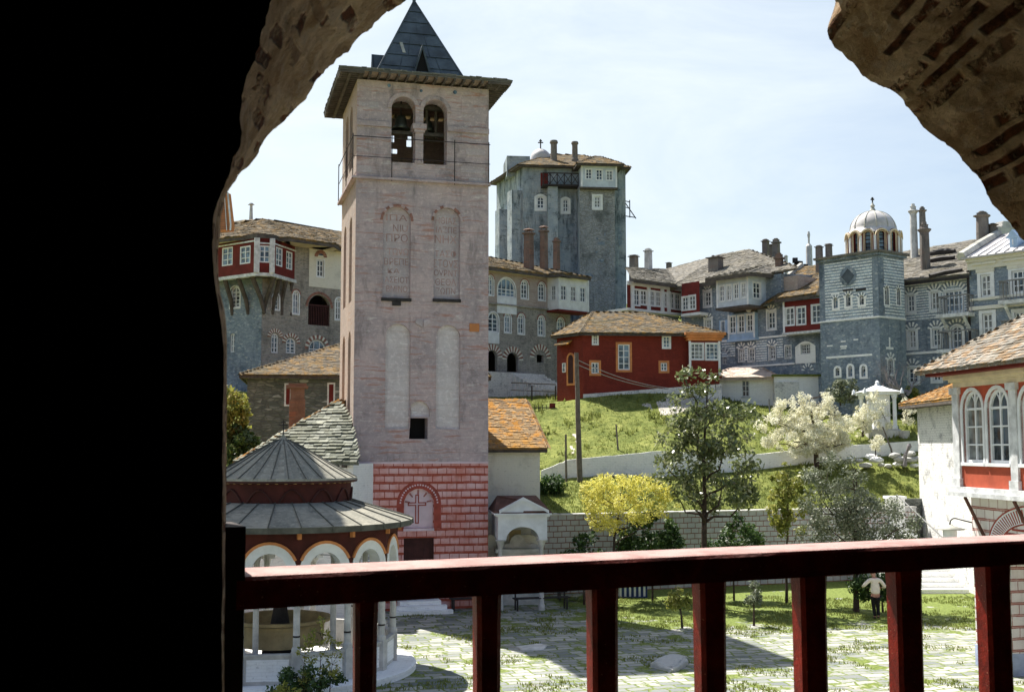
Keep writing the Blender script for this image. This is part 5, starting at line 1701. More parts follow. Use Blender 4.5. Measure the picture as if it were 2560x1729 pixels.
mb = MB(); mb.box((pp.x, pp.y, 2.2), (.75, .7, pw.z - 2.15)); mb.box((pp.x, pp.y, pw.z + .051), (.9, .85, .12))
tag(mb.build('gate_post', MT['white']), 'squat white gate post beside the short mossy wall', 'post')
# wall lamp on a curved arm
lp = at(zS(1050, 1400), 35.0)
lw = FR2.pt(pu0, .0, 0); lw.z = at(zS(1150, 1348), 34.3).z
lt = thing('wall_lamp', 'curved-arm lamp with pale glass shade reaching out from the striped pier', 'lamp', (lp.x, lp.y, lp.z))
ztop = at(zS(1060, 1345), 35).z
mb = MB()
arm = [Vector((lw.x + .05, lw.y, lw.z - .12)), Vector((lw.x - .25, lw.y + .1, ztop - .01)), Vector((lp.x + .15, lp.y, ztop + .03)), Vector((lp.x + .03, lp.y, ztop - .05)), Vector((lp.x, lp.y, ztop - .22))]
pts, _l = spline(arm, 24)
mb.tube(pts, .022, 6); mb.build('arm', MT['iron'], lt)
mb = MB(); zc_ = ztop - .24
mb.lathe((lp.x, lp.y, zc_), [(.06, .08), (.14, .03), (.44, -.05), (.44, -.07), (.1, -.03)], 20); mb.build('lamp_hood', MT['leadpale'], lt, True)
mb = MB(); mb.lathe((lp.x, lp.y, zc_ - .07), [(.2, .03), (.21, -.1), (.19, -.34), (.1, -.42), (.001, -.43)], 16); mb.build('lamp_shade', MT['paint'], lt, True)

# ------------------------------------------------------------------ main church apse, unseen behind the dark jamb; shaped and raised to shade the fountain
AC = Vector((-17.2, 40.5, 0))
kt = thing('main_church', 'unseen deep red church apse with lead dome, shaped to shade the fountain at left', 'church', AC)
mb = MB()
mb.lathe(AC, [(4.5, 0), (4.5, 23.5), (4.75, 23.6), (4.75, 23.9)], 10, a0=.2)
mb.build('wall', MT['redbright'], kt)
mb = MB(); mb.lathe(AC, [(4.95, 23.9), (4.9, 24.1)] + [(4.7 * math.cos(t), 24.1 + 3.4 * math.sin(t)) for t in [k * math.pi / 16 for k in range(9)]], 20); dm_ = mb.build('dome', MT['leadpale'], kt, True)
mb = MB(); cross_mesh(mb, AC + Vector((0, 0, 27.4)), 1.2, .05); mb.build('cross', MT['iron'], dm_)
for k in range(10):
    a = .2 + 2 * math.pi * (k + .5) / 10; p = AC + Vector((4.28 * math.cos(a), 4.28 * math.sin(a), 0)); t_ = Vector((-math.sin(a), math.cos(a), 0))
    Fk = Fac((p + t_ * -.5).to_tuple()[:2], t_)
    window(Fk, (.1, .9, 14, 18.5), kt, 'r', 2, 4, 'paint', 'glass', .0, .08, .04, False, .12, y=-.03)

# ------------------------------------------------------------------ long left wing of the monastery, passing behind the tower
C1 = at(zB(305, 1000), 75.8)
FL = Fac((C1.x, C1.y), (.76, .65))
FLL = Fac((C1.x - 9 * .9, C1.y + 9 * .43), (.9, -.43))          # its left face, ending at the same corner
lw_ = thing('monastery_wing', 'long three-storey stone monastery wing with red corner bay, running behind the bell tower', 'building', (C1.x + 8, C1.y + 9, 11))
LE = FL.uv(zD(1570 - 985, 1100))[0]
eaz = FL.uv(zD(300, 812))[1]
LE = max(LE, FL.uv(zD(500, 1100))[0] + 1.2)
def rr(F, zf, *L): return [F.rect(zf, *l) for l in L]
up = rr(FL, zD, (92, 830, 126, 945), (292, 858, 332, 966), (395, 870, 434, 976))
big = FL.rect(zD, 153, 845, 257, 956)
mid = rr(FL, zD, (195, 1052, 230, 1168), (274, 1058, 310, 1176), (394, 1070, 430, 1186), (508, 1080, 546, 1188))
mbig = FL.rect(zD, 95, 1048, 157, 1165)
bots = rr(FL, zD, (90, 1275, 150, 1398), (208, 1288, 275, 1402))
brec = FL.rect(zD, 385, 1300, 426, 1346)
t1 = FL.rect(zT, 1650, 588, 1762, 862); t1l = FL.rect(zT, 1650, 488, 1752, 545)
t1b = (t1[0] + 3.1, t1[1] + 3.1, t1[2], t1[3])
m1 = FL.rect(zT, 1262, 1095, 1350, 1465); m2 = FL.rect(zT, 925, 1140, 1028, 1395); m3 = FL.rect(zT, 1955, 1210, 2050, 1560)
log = FL.rect(zB, 624, 696, 772, 902)
lo1 = FL.rect(zB, 375, 955, 422, 1088); lo2 = FL.rect(zB, 474, 985, 540, 1090); lo3 = FL.rect(zB, 628, 998, 742, 1110)
hole_r = up + mid + [mbig, big] + bots + [t1, t1b, m1, m2, m3, log, lo1, lo2, lo3]
mb = MB()
z0w = 6.0
H = []
for r_ in hole_r:
    H.append(hole_poly(*r_, '' if r_ in (t1, t1b) else 'r'))
H.append(hole_poly(*brec))
zw = FL.uv(zB(700, 645))[1]; uw1 = FL.uv(zB(620, 500))[0]
wallface(mb, FL, [(0, z0w), (LE, z0w), (LE, eaz), (0, eaz)], H, .28, 0)
hl1 = FLL.rect(zB, 98, 638, 162, 782); hl2 = FLL.rect(zB, 95, 955, 126, 1082)
wallface(mb, FLL, [(-6, z0w), (9, z0w), (9, eaz), (-6, eaz)], [hole_poly(*hl1, 'r'), hole_poly(*hl2, 's')], .28, 3)
mb.poly([FL.pt(LE, 0, z0w), FL.pt(LE, 12, z0w), FL.pt(LE, 12, eaz), FL.pt(LE, 0, eaz)], 0)
mb.poly([FLL.pt(-6, 0, z0w), FL.pt(LE, 12, z0w), FL.pt(LE, 12, eaz), FLL.pt(-6, 0, eaz)], 0)
# pale plastered upper storey at the left, pinkish upper storey at the right (skins a little proud of the stone)
def skin(F, u0, u1, za_, zb_, holes, mi):
    wallface(mb, F, [(u0, za_), (u1, za_), (u1, zb_), (u0, zb_)], holes, .03, mi, y=-.03)
skin(FL, uw1 + .1, 9.9, zw, eaz - .02, [hole_poly(*t1), hole_poly(*t1b)], 2)
zmid = (min(r_[2] for r_ in up) + max(r_[3] for r_ in mid)) / 2
skin(FL, up[0][0] - 3.0, LE - .02, zmid, eaz - .02, [hole_poly(*r_, 'r') for r_ in up + [big]], 4)
def voss(F, r_, n, w_, ma, mc, y=-.045):
    cu = (r_[0] + r_[1]) / 2; rad = (r_[1] - r_[0]) / 2
    fan(mb, F, cu, r_[3] - rad, rad + .06, rad + w_, n, ma, mc, y)
for r_ in bots + [brec]: voss(FL, r_ if r_ is not brec else (brec[0] - .25, brec[1] + .25, brec[2], brec[3] + .35), 19, .50, 6, 5)
for r_ in (lo1, lo2, lo3): voss(FL, r_, 17, .32, 5, 6)
for r_ in (t1, t1b): fan(mb, FL, (r_[0] + r_[1]) / 2, r_[3] + .2, .24, .5, 9, 5, 5, -.06)
voss(FL, log, 13, .22, 5, 5); 
for r_ in up + mid + [m1]: voss(FL, r_, 9, .16, 5, 5)
for r_ in bots + [log, brec]:
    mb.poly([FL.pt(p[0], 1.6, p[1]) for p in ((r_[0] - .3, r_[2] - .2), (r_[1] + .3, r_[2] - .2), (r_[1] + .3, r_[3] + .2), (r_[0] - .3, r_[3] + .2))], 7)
mb.fbox(FL, up[0][0] - 3, LE, -.16, -.035, zmid - .10, zmid + .02, 0)
mb.build('wall', [MT['rub_left'], MT['white'], MT['cream'], MT['rub_dark'], MT['rubpink'], MT['brickred'], MT['cream'], MT['dark']], lw_)
for r_ in up + mid + [mbig, m1, m2, m3]: window(FL, r_, lw_, 'r', 2, 3, 'paint', 'glassblue', .14, .1, .05, False, .09)
window(FL, big, lw_, 'r', 4, 2, 'paint', 'glassblue', .12, .09, .05, False, .10)
for r_ in (t1, t1b):
    window(FL, r_, lw_, '', 2, 3, 'paint', 'glass', .12, .08, .05, False, .07)
    l_ = (r_[0] + .05, r_[1] - .05, r_[3] + .32, r_[3] + .32 + (t1l[3] - t1l[2]))
    mb = MB(); mb.prism([FL.pt(p[0], -.05, p[1]) for p in hole_poly(*l_, 's')], FL.n * .06); mb.build('lunette', MT['glass'], lw_)
for r_ in (lo1, lo2, lo3): window(FL, r_, lw_, 'r', 2 if r_ is not lo3 else 3, 3, 'paint', 'glassblue', .14, .09, .05)
window(FLL, hl1, lw_, 'r', 2, 4, 'paint', 'glass', .14, .1, .05, False, .08); window(FLL, hl2, lw_, 's', 2, 3, 'paint', 'glass', .14, .1, .05)
mb = MB()     # panels below the large windows, loggia railing
mb.fbox(FL, big[0] - .1, big[1] + .1, -.06, .1, big[2] - 1.35, big[2] - .02); mb.build('window_panel', MT['paint'], lw_); mb = MB()
mb.fbox(FL, mbig[0] - .05, mbig[1] + .05, -.06, .1, mbig[2] - .9, mbig[2] - .02)
mb.build('window_panel', MT['paint'], lw_)
mb = MB()
for k in range(13):
    u = log[0] + (log[1] - log[0]) * (k + .5) / 13; mb.fbox(FL, u - .03, u + .03, .1, .16, log[2], log[2] + 1.35)
mb.fbox(FL, log[0], log[1], .08, .18, log[2] + 1.351, log[2] + 1.45); mb.build('loggia_railing', MT['doorwood'], lw_)
mb = MB()                                                        # rough white stone at its foot
r_ = FL.rect(zD, 95, 1400, 330, 1530)
tz = bots[0][2] - .12
mb.fbox(FL, r_[0] - 3, r_[1] + .9, -1.1, -.01, 6, tz)
for k in range(8): mb.fbox(FL, r_[0] + 1.5 + .12 * k, r_[1] + .8 + .12 * k, -1.1 - .34 * (k + 1), -1.101 - .34 * k, 6, tz - .17 * (k + 1))
mb.build('terrace', MT['whiterough'], lw_)
# white oriel at the far right end
FOo = FL.off(0, 1.35)
ou0 = FOo.uv(zD(515, 900))[0]; ou1 = FOo.uv(zD(694, 900))[0]
oz0 = FOo.uv(zD(600, 1037))[1]
def oriel(F, u0, u1, proj, z0, z1, front, left, right, mat, parent, fmat='paint', glass='glass', cols=2, rows=3, base='rafter', arch='', bandmat=None, band=None):
    Fo = F.off(0, proj)
    Fl_ = Fac(F.pt(u0, 0, 0).to_tuple()[:2], -F.n); Fr_ = Fac(F.pt(u1, -proj, 0).to_tuple()[:2], F.n)
    mb = MB()
    wallface(mb, Fo, [(u0, z0), (u1, z0), (u1, z1), (u0, z1)], [hole_poly(*r_, arch) for r_ in front], .12, 0)
    wallface(mb, Fl_, [(0, z0), (proj, z0), (proj, z1), (0, z1)], [hole_poly(*r_, arch) for r_ in left], .12, 0)
    wallface(mb, Fr_, [(0, z0), (proj, z0), (proj, z1), (0, z1)], [hole_poly(*r_, arch) for r_ in right], .12, 0)
    mb.fbox(Fo, u0 - .08, u1 + .08, -.07, proj, z0 - .16, z0 - .002, 1)
    for u in (u0 + .06, u1 - .06): mb.fbox(Fo, u - .07, u + .07, -.03, -.001, z0 + .001, z1, 2)
    o_ = mb.build('oriel', [MT[mat], MT[base], MT[fmat]], parent)
    for FF, rs in ((Fo, front), (Fl_, left), (Fr_, right)):
        for r_ in rs: window(FF, r_, parent, arch, cols, rows, fmat, glass, .08, .07, .045, False, .05)
    return Fo
of = rr(FOo, zD, (528, 888, 561, 976), (587, 894, 618, 982), (642, 900, 674, 988))
oriel(FL, ou0, ou1, 1.35, oz0, eaz, of, [(.45, 1.0, of[0][2], of[0][3])], [], 'paint', lw_, base='redbay')
# red corner bay on timber brackets
bz = 17.77
pts = [at(zT(-420, 905), 78.2), atz(zT(662, 792), bz), atz(zT(912, 802), bz), atz(zT(1298, 915), bz)]
pts = [Vector((p.x, p.y, 0)) for p in pts]
bt = eaz - .25
facs = [Fac(a.to_tuple()[:2], b - a) for a, b in zip(pts, pts[1:])]
LL = [(b - a).length for a, b in zip(pts, pts[1:])]
wl_ = [rr(facs[0], zT, (105, 205, 262, 355), (97, 380, 272, 680), (402, 178, 552, 330), (390, 360, 562, 650)),
       rr(facs[1], zT, (712, 175, 872, 318), (705, 350, 884, 630)),
       rr(facs[2], zT, (980, 208, 1075, 360), (980, 385, 1088, 690), (1148, 270, 1242, 425), (1148, 450, 1250, 742))]
mb = MB()
for F_, L_, ws in zip(facs, LL, wl_):
    wallface(mb, F_, [(0, bz), (L_, bz), (L_, bt), (0, bt)], [hole_poly(*r_) for r_ in ws], .1, 0)
    mb.fbox(F_, -.05, L_ + .05, -.09, .3, bz - .22, bz - .002, 1)
    zr = sum(max(r_[3] for r_ in ws[1::2]) for _ in (0,)) + .14
    mb.fbox(F_, 0, L_, -.05, -.001, zr - .05, zr + .05, 1)
    mb.fbox(F_, -.02, L_ + .02, -.05, .2, bt, bt + .3, 2)
for p in pts[1:3]: mb.box((p.x, p.y, bz), (.34, .3, bt - bz), .3, 1)
lastF = Fac(pts[3].to_tuple()[:2], FL.pt(uw1 + .15, 0, 0) - pts[3]); lL = (FL.pt(uw1 + .15, 0, 0) - pts[3]).length
lr = lastF.rect(zT, 1330, 525, 1425, 830)
wallface(mb, lastF, [(0, bz - .1), (lL, bz - .1), (lL, bt), (0, bt)], [hole_poly(*lr)], .1, 1)
floor_ = [p + Vector((0, 0, bz - .1)) for p in pts] + [FL.pt(uw1, .2, bz - .1), FL.pt(0, .4, bz - .1)]
mb.poly(floor_, 2)
mb.build('corner_bay', [MT['redbay'], MT['paintw'], MT['rafter']], lw_)
for F_, ws in zip(facs, wl_):
    for i, r_ in enumerate(ws): window(F_, r_, lw_, '', 2, 2 if i % 2 == 0 else 3, 'paint', 'glassblue', .08, .09, .05)
window(lastF, lr, lw_, '', 2, 3, 'paintw', 'glass', .08, .08, .05)
mb = MB()
for F_, L_, nb_ in ((facs[0], LL[0], 5), (facs[2], LL[2], 4)):
    for k in range(nb_):
        u = L_ * (k + .6) / nb_
        p = F_.pt(u, .1, bz - .2)
        inn = FL if F_ is facs[2] else FLL
        d_out = (p - inn.p).dot(inn.n)
        q = p + inn.n * (-d_out + .05) - Vector((0, 0, 2.3)) + F_.d * -.0
        midp = (p + q) / 2 + inn.n * .25 - Vector((0, 0, .15))
        mb.tube([p, midp, q], [.16, .15, .12], 6)
mb.build('bay_bracket', MT['rafter'], lw_)
# roof
ov = .75
eb = [FLL.pt(-6, -1.4, eaz), FLL.pt(8.2, -1.55, eaz), FL.pt(1.0, -1.75, eaz), FL.pt(4.6, -1.7, eaz), FL.pt(5.6, -ov, eaz)]
e_end = FL.pt(LE + .7, -ov - 1.0, eaz); e_b0 = FL.pt(ou0 - .6, -ov, eaz); e_b1 = FL.pt(ou0 - .2, -2.0, eaz)
rdz = at(zD(90, 648), 93.2).z
rA = at(zB(105, 92), 84); rA = Vector((rA.x, rA.y, rdz + .0)); 
rB = FL.pt(LE - 5.5, 5.2, rdz - .6)
u_, _z = FL.uv(zB(105, 92))
rA = FL.pt(FL.uv(zB(105, 92))[0] + 5.5, 6.0, rdz)
rC = FLL.pt(-6, 5.0, rdz)
def lift(p): return Vector(p)
mb = MB()
slates(mb, [eb[4], e_b0, rB, rA], FL.d, .23, .33, .035)
slates(mb, [e_b0, e_b1, e_end, rB], FL.d, .23, .33, .035)
slates(mb, [e_end, FL.pt(LE + .7, 12, eaz), rB], FL.n, .3, .4, .035)
slates(mb, [eb[3], eb[4], rA], FL.d, .23, .33, .035)
slates(mb, [eb[2], eb[3], rA], FL.d, .23, .33, .035)
slates(mb, [eb[1], eb[2], rA], eb[2] - eb[1], .23, .33, .035)
slates(mb, [eb[0], eb[1], rA, rC], FLL.d, .23, .33, .035)
slates(mb, [FL.pt(LE + .7, 12.5, eaz), FL.pt(-6, 12.5, eaz), rA, rB], -FL.d, .5, .7, .05)
ridge(mb, rA, rB, .3); ridge(mb, rA, rC, .3); ridge(mb, rB, e_end, .3)
ch_ = eb + [e_b0, e_b1, e_end]
for a, b in zip(ch_, ch_[1:]):
    n_ = (b - a).cross(Vector((0, 0, 1))).normalized()
    mb.prism([a - Vector((0, 0, .10)), b - Vector((0, 0, .10)), b - Vector((0, 0, .28)), a - Vector((0, 0, .28))], n_ * -.1, 1)
    mb.poly([a - Vector((0, 0, .24)), b - Vector((0, 0, .24)), b - Vector((0, 0, .24)) - n_ * 1.7, a - Vector((0, 0, .24)) - n_ * 1.7], 2)
rf = mb.build('roof', [MT['sl_brown'], MT['rafter'], MT['domeb']], lw_)
for (x, yb, yt, dpt, wd, cap) in ((338, 790, 552, 92.5, 1.35, 'open'), (428, 800, 535, 93.5, 1.1, 'open'), (503, 790, 605, 94.6, .95, 'pots')):
    p = at(zD(x, yb), dpt); t = at(zD(x, yt), dpt)
    chimney(rf, (p.x, p.y, p.z), wd, t.z - p.z, 'chimred', cap, 1.5, .9)
p = at(zB(237, 165), 84); t = at(zB(235, 75), 84); chimney(rf, p, .6, t.z - p.z, 'marble', 'pots', 1.5, .8, .5)

# ------------------------------------------------------------------ great stone tower on the hill
SL = at(zD(302, 600), 104)
FS = Fac((SL.x, SL.y), (.995, .1))
stt = thing('stone_keep', 'massive weathered stone tower with blue-white top oriel, two chimneys and small dome', 'tower', (SL.x + 6, SL.y + 5, 18))
z1 = FS.uv(zD(400, 180))[1]; z0 = 14.0
u = lambda x: FS.uv(zD(x, 500))[0]
a1, a2, a3, a4 = u(445), u(502), u(640), u(850)
ue = u(915)
SF = Fac(FS.pt(0, 0, 0).to_tuple()[:2], (.35, -.94)); dl = 7.2
SFL = Fac((SL.x - .35 * dl, SL.y + .94 * dl), (.35, -.94))
sw1 = FS.rect(zD, 385, 358, 430, 432); sw2 = FS.rect(zD, 540, 375, 572, 450)
FSb = FS.off(0, 1.6)
b3, b4 = FSb.uv(zD(640, 500))[0], FSb.uv(zD(850, 500))[0]
sw3 = FSb.rect(zD, 727, 360, 763, 426)
mb = MB()
wallface(mb, FS, [(0, z0), (ue, z0), (ue, z1), (0, z1)], [hole_poly(*sw1, 's'), hole_poly(*sw2, 's')], .3, 0)
wallface(mb, SFL, [(0, z0), (dl, z0), (dl, z1), (0, z1)], [], .2, 0)
mb.poly([FS.pt(ue, 0, z0), FS.pt(ue, 11, z0), FS.pt(ue, 11, z1), FS.pt(ue, 0, z1)])
mb.poly([SFL.pt(0, 0, z0), FS.pt(ue, 11, z0), FS.pt(ue, 11, z1), SFL.pt(0, 0, z1)])
zpb = FS.uv(zD(470, 315))[1]
mb.fbox(FS, a1, a2, -1.0, -.01, z0, zpb)
for y0, y1, zt_ in ((.2, 1.3, FS.uv(zD(250, 320))[1]), (3.6, 4.7, FS.uv(zD(190, 390))[1])):
    mb.fbox(SFL, dl - y0 - 1.2, dl - y0, -1.0, -.01, z0, zt_)
zo = FSb.uv(zD(750, 312))[1]
wallface(mb, FSb, [(b3, z0), (b4, z0), (b4, zo), (b3, zo)], [hole_poly(*sw3)], .25, 1)
mb.poly([FSb.pt(b3, 0, z0), FSb.pt(b3, 1.6, z0), FSb.pt(b3, 1.6, zo), FSb.pt(b3, 0, zo)], 0); mb.poly([FSb.pt(b4, 0, z0), FSb.pt(b4, 1.6, z0), FSb.pt(b4, 1.6, zo), FSb.pt(b4, 0, zo)], 0)
mb.poly([FSb.pt(b3, 0, zo), FSb.pt(b4, 0, zo), FSb.pt(b4, 1.6, zo), FSb.pt(b3, 1.6, zo)], 0)
for (x, y, ww, hh) in ((770, 640, 50, 24), (770, 740, 34, 26), (700, 830, 60, 30), (745, 610, 16, 14), (790, 585, 10, 26), (880, 600, 30, 110), (600, 530, 26, 24), (575, 570, 20, 26), (740, 690, 22, 14)):
    FF = FSb if 640 < x < 850 else FS                          # broken facing stones
    r_ = FF.rect(zD, x - ww / 2, y - hh / 2, x + ww / 2, y + hh / 2)
    K = 9; P = []
    for k in range(K):
        a = 6.283 * k / K; q = rnd.uniform(.65, 1.1)
        P.append(((r_[0] + r_[1]) / 2 + (r_[1] - r_[0]) / 2 * q * math.cos(a), (r_[2] + r_[3]) / 2 + (r_[3] - r_[2]) / 2 * q * math.sin(a)))
    mb.prism([FF.pt(p[0], -.03, p[1]) for p in P], FF.n * .04, 2)
mb.build('wall', [MT['stonetower'], MT['stonetower2'], MT['rub_dark']], stt)
for F_, r_, a_ in ((FS, sw1, 's'), (FS, sw2, 's'), (FSb, sw3, '')): window(F_, r_, stt, a_, 2, 3, 'paint', 'glass', .12, .12, .06, False, .22, 'paint')
# top oriel
ozt = FSb.uv(zD(750, 178))[1]
fw_ = rr(FSb.off(0, .5), zD, (676, 196, 712, 256), (738, 200, 775, 262), (798, 206, 836, 264))
FSo = FSb.off(0, .5); o0 = FSo.uv(zD(650, 240))[0]; o1 = FSo.uv(zD(862, 240))[0]
oriel(FSb, o0, o1, .5, zo - .0, ozt, fw_, [], [], 'oriel', stt, 'paint', 'glass', 2, 3)
mb = MB(); mb.fbox(FSb, o0 + .02, o1 - .02, .01, 3.5, zo + .02, ozt); mb.build('oriel_body', MT['oriel'], stt)
# wooden balcony
zbk = FS.uv(zD(520, 305))[1]; zbt = FS.uv(zD(520, 243))[1]
c0, c1 = FS.uv(zD(410, 280))[0], b3
mb = MB()
mb.fbox(FS, c0, c1, -1.3, -.01, zbk - .15, zbk); 
for k in range(6):
    uu = c0 + (c1 - c0 - .08) * k / 5; mb.fbox(FS, uu, uu + .08, -1.28, -1.2, zbk + .001, zbt)
mb.fbox(FS, c0, c1, -1.3, -1.18, zbt + .001, zbt + .09)
for k in range(5):
    p, q = FS.pt(c0 + (c1 - c0) * k / 5, -1.24, zbk), FS.pt(c0 + (c1 - c0) * (k + 1) / 5, -1.24, zbt)
    mb.tube([p, q], .035, 4); mb.tube([FS.pt(c0 + (c1 - c0) * k / 5, -1.24, zbt), FS.pt(c0 + (c1 - c0) * (k + 1) / 5, -1.24, zbk)], .035, 4)
mb.build('balcony', MT['iron'], stt)
r_ = FS.rect(zD, 408, 220, 452, 295); mb = MB(); mb.fbox(FS, r_[0], r_[1], -.06, -.005, zbk + .01, r_[3]); mb.build('balcony_door', MT['redbay'], stt)
mb = MB()
k0 = FS.pt(ue, 3, zo); 
for dz in (0, -.6, -1.5): mb.tube([k0 + Vector((0, 0, dz)), k0 + FS.d * (1.0 if dz > -1 else 1.6) + Vector((0, 0, dz - .2))], .05, 5)
mb.tube([k0 + FS.d * .3 + Vector((0, 0, .1)), k0 + FS.d * 1.6 + Vector((0, 0, -1.8))], .05, 5); mb.tube([k0 + FS.d * 1.0, k0 + FS.d * 1.0 + Vector((0, 0, -1.7))], .05, 5)
mb.build('hoist_frame', MT['iron'], stt)
# roofs
zr = at(zD(560, 112), 109).z
cs = [FS.pt(-.5, -.6, z1), FS.pt(ue + .4, -.6, z1), FS.pt(ue + .4, 11.4, z1), SFL.pt(-.4, -.6, z1)]
rg = [FS.pt(3.2, 4.6, zr), FS.pt(ue - 3.2, 4.6, zr)]
rf = hip_roof(stt, cs, rg, 'sl_brown', .26, .36, faces=[(0, 1, 5, 4), (1, 2, 5), (2, 3, 4, 5), (3, 0, 4)])
ps = at(zD(690, 112), 104).z
cs = [FSb.pt(o0 - .5, -1.0, ozt), FSb.pt(o1 + .55, -1.0, ozt), FSb.pt(o1 + .55, 3.5, ozt), FSb.pt(o0 - .5, 3.5, ozt)]
rg = [FSb.pt(o0 + 1.6, 1.5, ps), FSb.pt(o0 + 2.2, 1.6, ps)]
hip_roof(stt, cs, rg, 'sl_brown', .24, .34, faces=[(0, 1, 5, 4), (1, 2, 5), (2, 3, 4, 5), (3, 0, 4)], name='oriel_roof')
r2 = FS.rect(zD, 258, 140, 360, 178)
mb = MB(); mb.fbox(FS, r2[0] - .6, r2[1], 2, 6, z1 - .5, at(zD(300, 135), 107).z); mb.build('roof_lantern', MT['stonetower'], stt)
for (x, yb, yt, d_, wd) in ((487, 182, 28, 106, 1.35), (612, 165, 35, 106, 1.2)):
    p = at(zD(x, yb), d_); t = at(zD(x, yt), d_)
    mb = MB(); hh = t.z - p.z
    wd *= .5; mb.lathe(p, [(wd * .62, -2), (wd * .58, hh * .2), (wd * .46, hh * .25), (wd * .44, hh * .86), (wd * .58, hh * .9), (wd * .58, hh * .94), (wd * .5, hh), (.01, hh)], 12)
    mb.build('chimney', MT['chim'], rf)
dc = at(zD(408, 138), 108); dr_ = (at(zD(470, 138), 108) - at(zD(348, 138), 108)).length / 2; dh = at(zD(408, 78), 108).z - dc.z
mb = MB()
mb.lathe(dc, [(dr_, -1.5), (dr_, 0)] + [(dr_ * math.cos(a), dh * math.sin(a)) for a in [k * math.pi / 20 for k in range(1, 11)]], 20)
dm = mb.build('dome', MT['leaddome'], stt, True)
mb = MB(); cross_mesh(mb, dc + Vector((0, 0, dh)), at(zD(405, 20), 108).z - dc.z - dh, .06); mb.build('cross', MT['iron'], dm)

# ------------------------------------------------------------------ right wing
RD = Vector((.64, -.77, 0)).normalized()
F3 = Fac(at(zE(1260, 900), 76.8).to_tuple()[:2], RD)            # plane of the grey wall and the red storey
e3 = F3.uv(zE(1380, 800))[1]; e2 = F3.uv(zE(620, 702))[1]
uL = F3.uv(zE(492, 850))[0]; uR = F3.uv(zE(1560, 900))[0]; uM = F3.uv(zE(1250, 900))[0]
rw = thing('monastery_range', 'grey striped stone range with glazed red galleries and white oriel, right of the keep', 'building', F3.pt((uL + uM) / 2, 3, 9))
W3 = lambda *a: F3.rect(zE, *a)
g1 = W3(667, 752, 716, 860); g1b = W3(674, 962, 720, 1045)
g2 = W3(1146, 902, 1202, 1032)
low = [W3(930, 1186, 970, 1276), W3(1000, 1180, 1044, 1276), W3(1160, 1166, 1201, 1260), W3(1280, 1160, 1320, 1250)]
sq = W3(1396, 1146, 1470, 1222)
lowa = W3(800, 1215, 835, 1300)
mb = MB()
zs3 = W3(900, 1120, 1000, 1130)[3]
wallface(mb, F3, [(uL, 7), (uR, 7), (uR, e3 - 1.0), (uM, e3 - .4), (uM, e2), (uL, e2)], [hole_poly(*g1), hole_poly(*g1b), hole_poly(*g2)] + [hole_poly(*r_) for r_ in low + [sq]] + [hole_poly(*lowa, 'r')], .22, 0)
for (a, b, y0, y1) in ((800, 900, 1130, 1245), (1060, 1140, 1120, 1275), (1215, 1262, 1100, 1250), (975, 998, 1180, 1275)):
    r_ = W3(a, y0, b, y1)
    mb.fbox(F3, r_[0], r_[1], -.03, -.001, r_[2], r_[3], 1)
for r_ in (g1, g1b, g2, low[0], low[1], low[2]):
    cu = (r_[0] + r_[1]) / 2; fan(mb, F3, cu, r_[3] + .06, .17, .44, 9, 2, 0, -.05, .05, math.pi - .05)
rr_ = W3(1395, 1335, 1500, 1345); fan(mb, F3, (rr_[0] + rr_[1]) / 2, rr_[2], .25, .48, 11, 2, 0)
cu = (lowa[0] + lowa[1]) / 2; fan(mb, F3, cu, lowa[3] - .2, .3, .62, 11, 2, 0)
for (x0, x1, y) in ((800, 1290, 1105), (880, 1350, 1310)):
    r_ = W3(x0, y - 5, x1, y + 5); mb.fbox(F3, r_[0], r_[1], -.06, -.002, r_[2], r_[2] + .12, 2)
mb.poly([F3.pt(uL, 0, 7), F3.pt(uL, 9, 7), F3.pt(uL, 9, e2), F3.pt(uL, 0, e2)]); mb.poly([F3.pt(uM, 0, 7), F3.pt(uM, 9, 7), F3.pt(uM, 9, e2 + .6), F3.pt(uM, 0, e2)], 0)
mb.poly([F3.pt(uL, 9, 7), F3.pt(uR, 9, 7), F3.pt(uR, 9, e3), F3.pt(uL, 9, e2)])
apn = W3(1356, 1124, 1510, 1292)
P = hole_poly(*apn, 's'); 
wallface(mb, F3, P, [hole_poly(*sq)], .05, 2, y=-.05)
mb.build('wall', [MT['rub_dark'], MT['stripe2'], MT['white'], MT['cream']], rw)
for r_ in (g1, g1b, g2): window(F3, r_, rw, '', 2, 3, 'paint', 'glass', .12, .09, .05, False, .13)
for r_ in low: window(F3, r_, rw, '', 2, 3, 'paintw', 'glass', .12, .09, .05, False, .08)
window(F3, sq, rw, '', 4, 3, 'paintw', 'glass', .1, .08, .05); window(F3, lowa, rw, 'r', 2, 2, 'paintw', 'glass', .12, .08, .05)
# pale blue panel with three windows
bp = [W3(856, 936, 903, 1066), W3(921, 930, 968, 1060), W3(986, 922, 1032, 1052)]; bq = W3(790, 970, 828, 1072)
F3b = F3.off(0, .35)
bp = [F3b.rect(zE, 856, 936, 903, 1066), F3b.rect(zE, 921, 930, 968, 1060), F3b.rect(zE, 986, 922, 1032, 1052)]
x0, x1 = F3b.uv(zE(845, 1000))[0], F3b.uv(zE(1048, 1000))[0]; zz0, zz1 = F3b.uv(zE(950, 1105))[1], F3b.uv(zE(950, 915))[1]
oriel(F3, x0, x1, .35, zz0, zz1, bp, [], [], 'bluepaint', rw, 'paint', 'glass', 2, 3, 'bluepaint')
x0_ = F3.uv(zE(783, 1000))[0]
mb = MB(); wallface(mb, F3, [(x0_, zz0 + .5), (x0 - .02, zz0 + .5), (x0 - .02, zz1 - .3), (x0_, zz1 - .3)], [hole_poly(*bq)], .1, 0, y=-.06); mb.build('blue_panel', MT['bluepaint'], rw)
window(F3, bq, rw, '', 2, 3, 'paint', 'glass', .05, .07, .045)
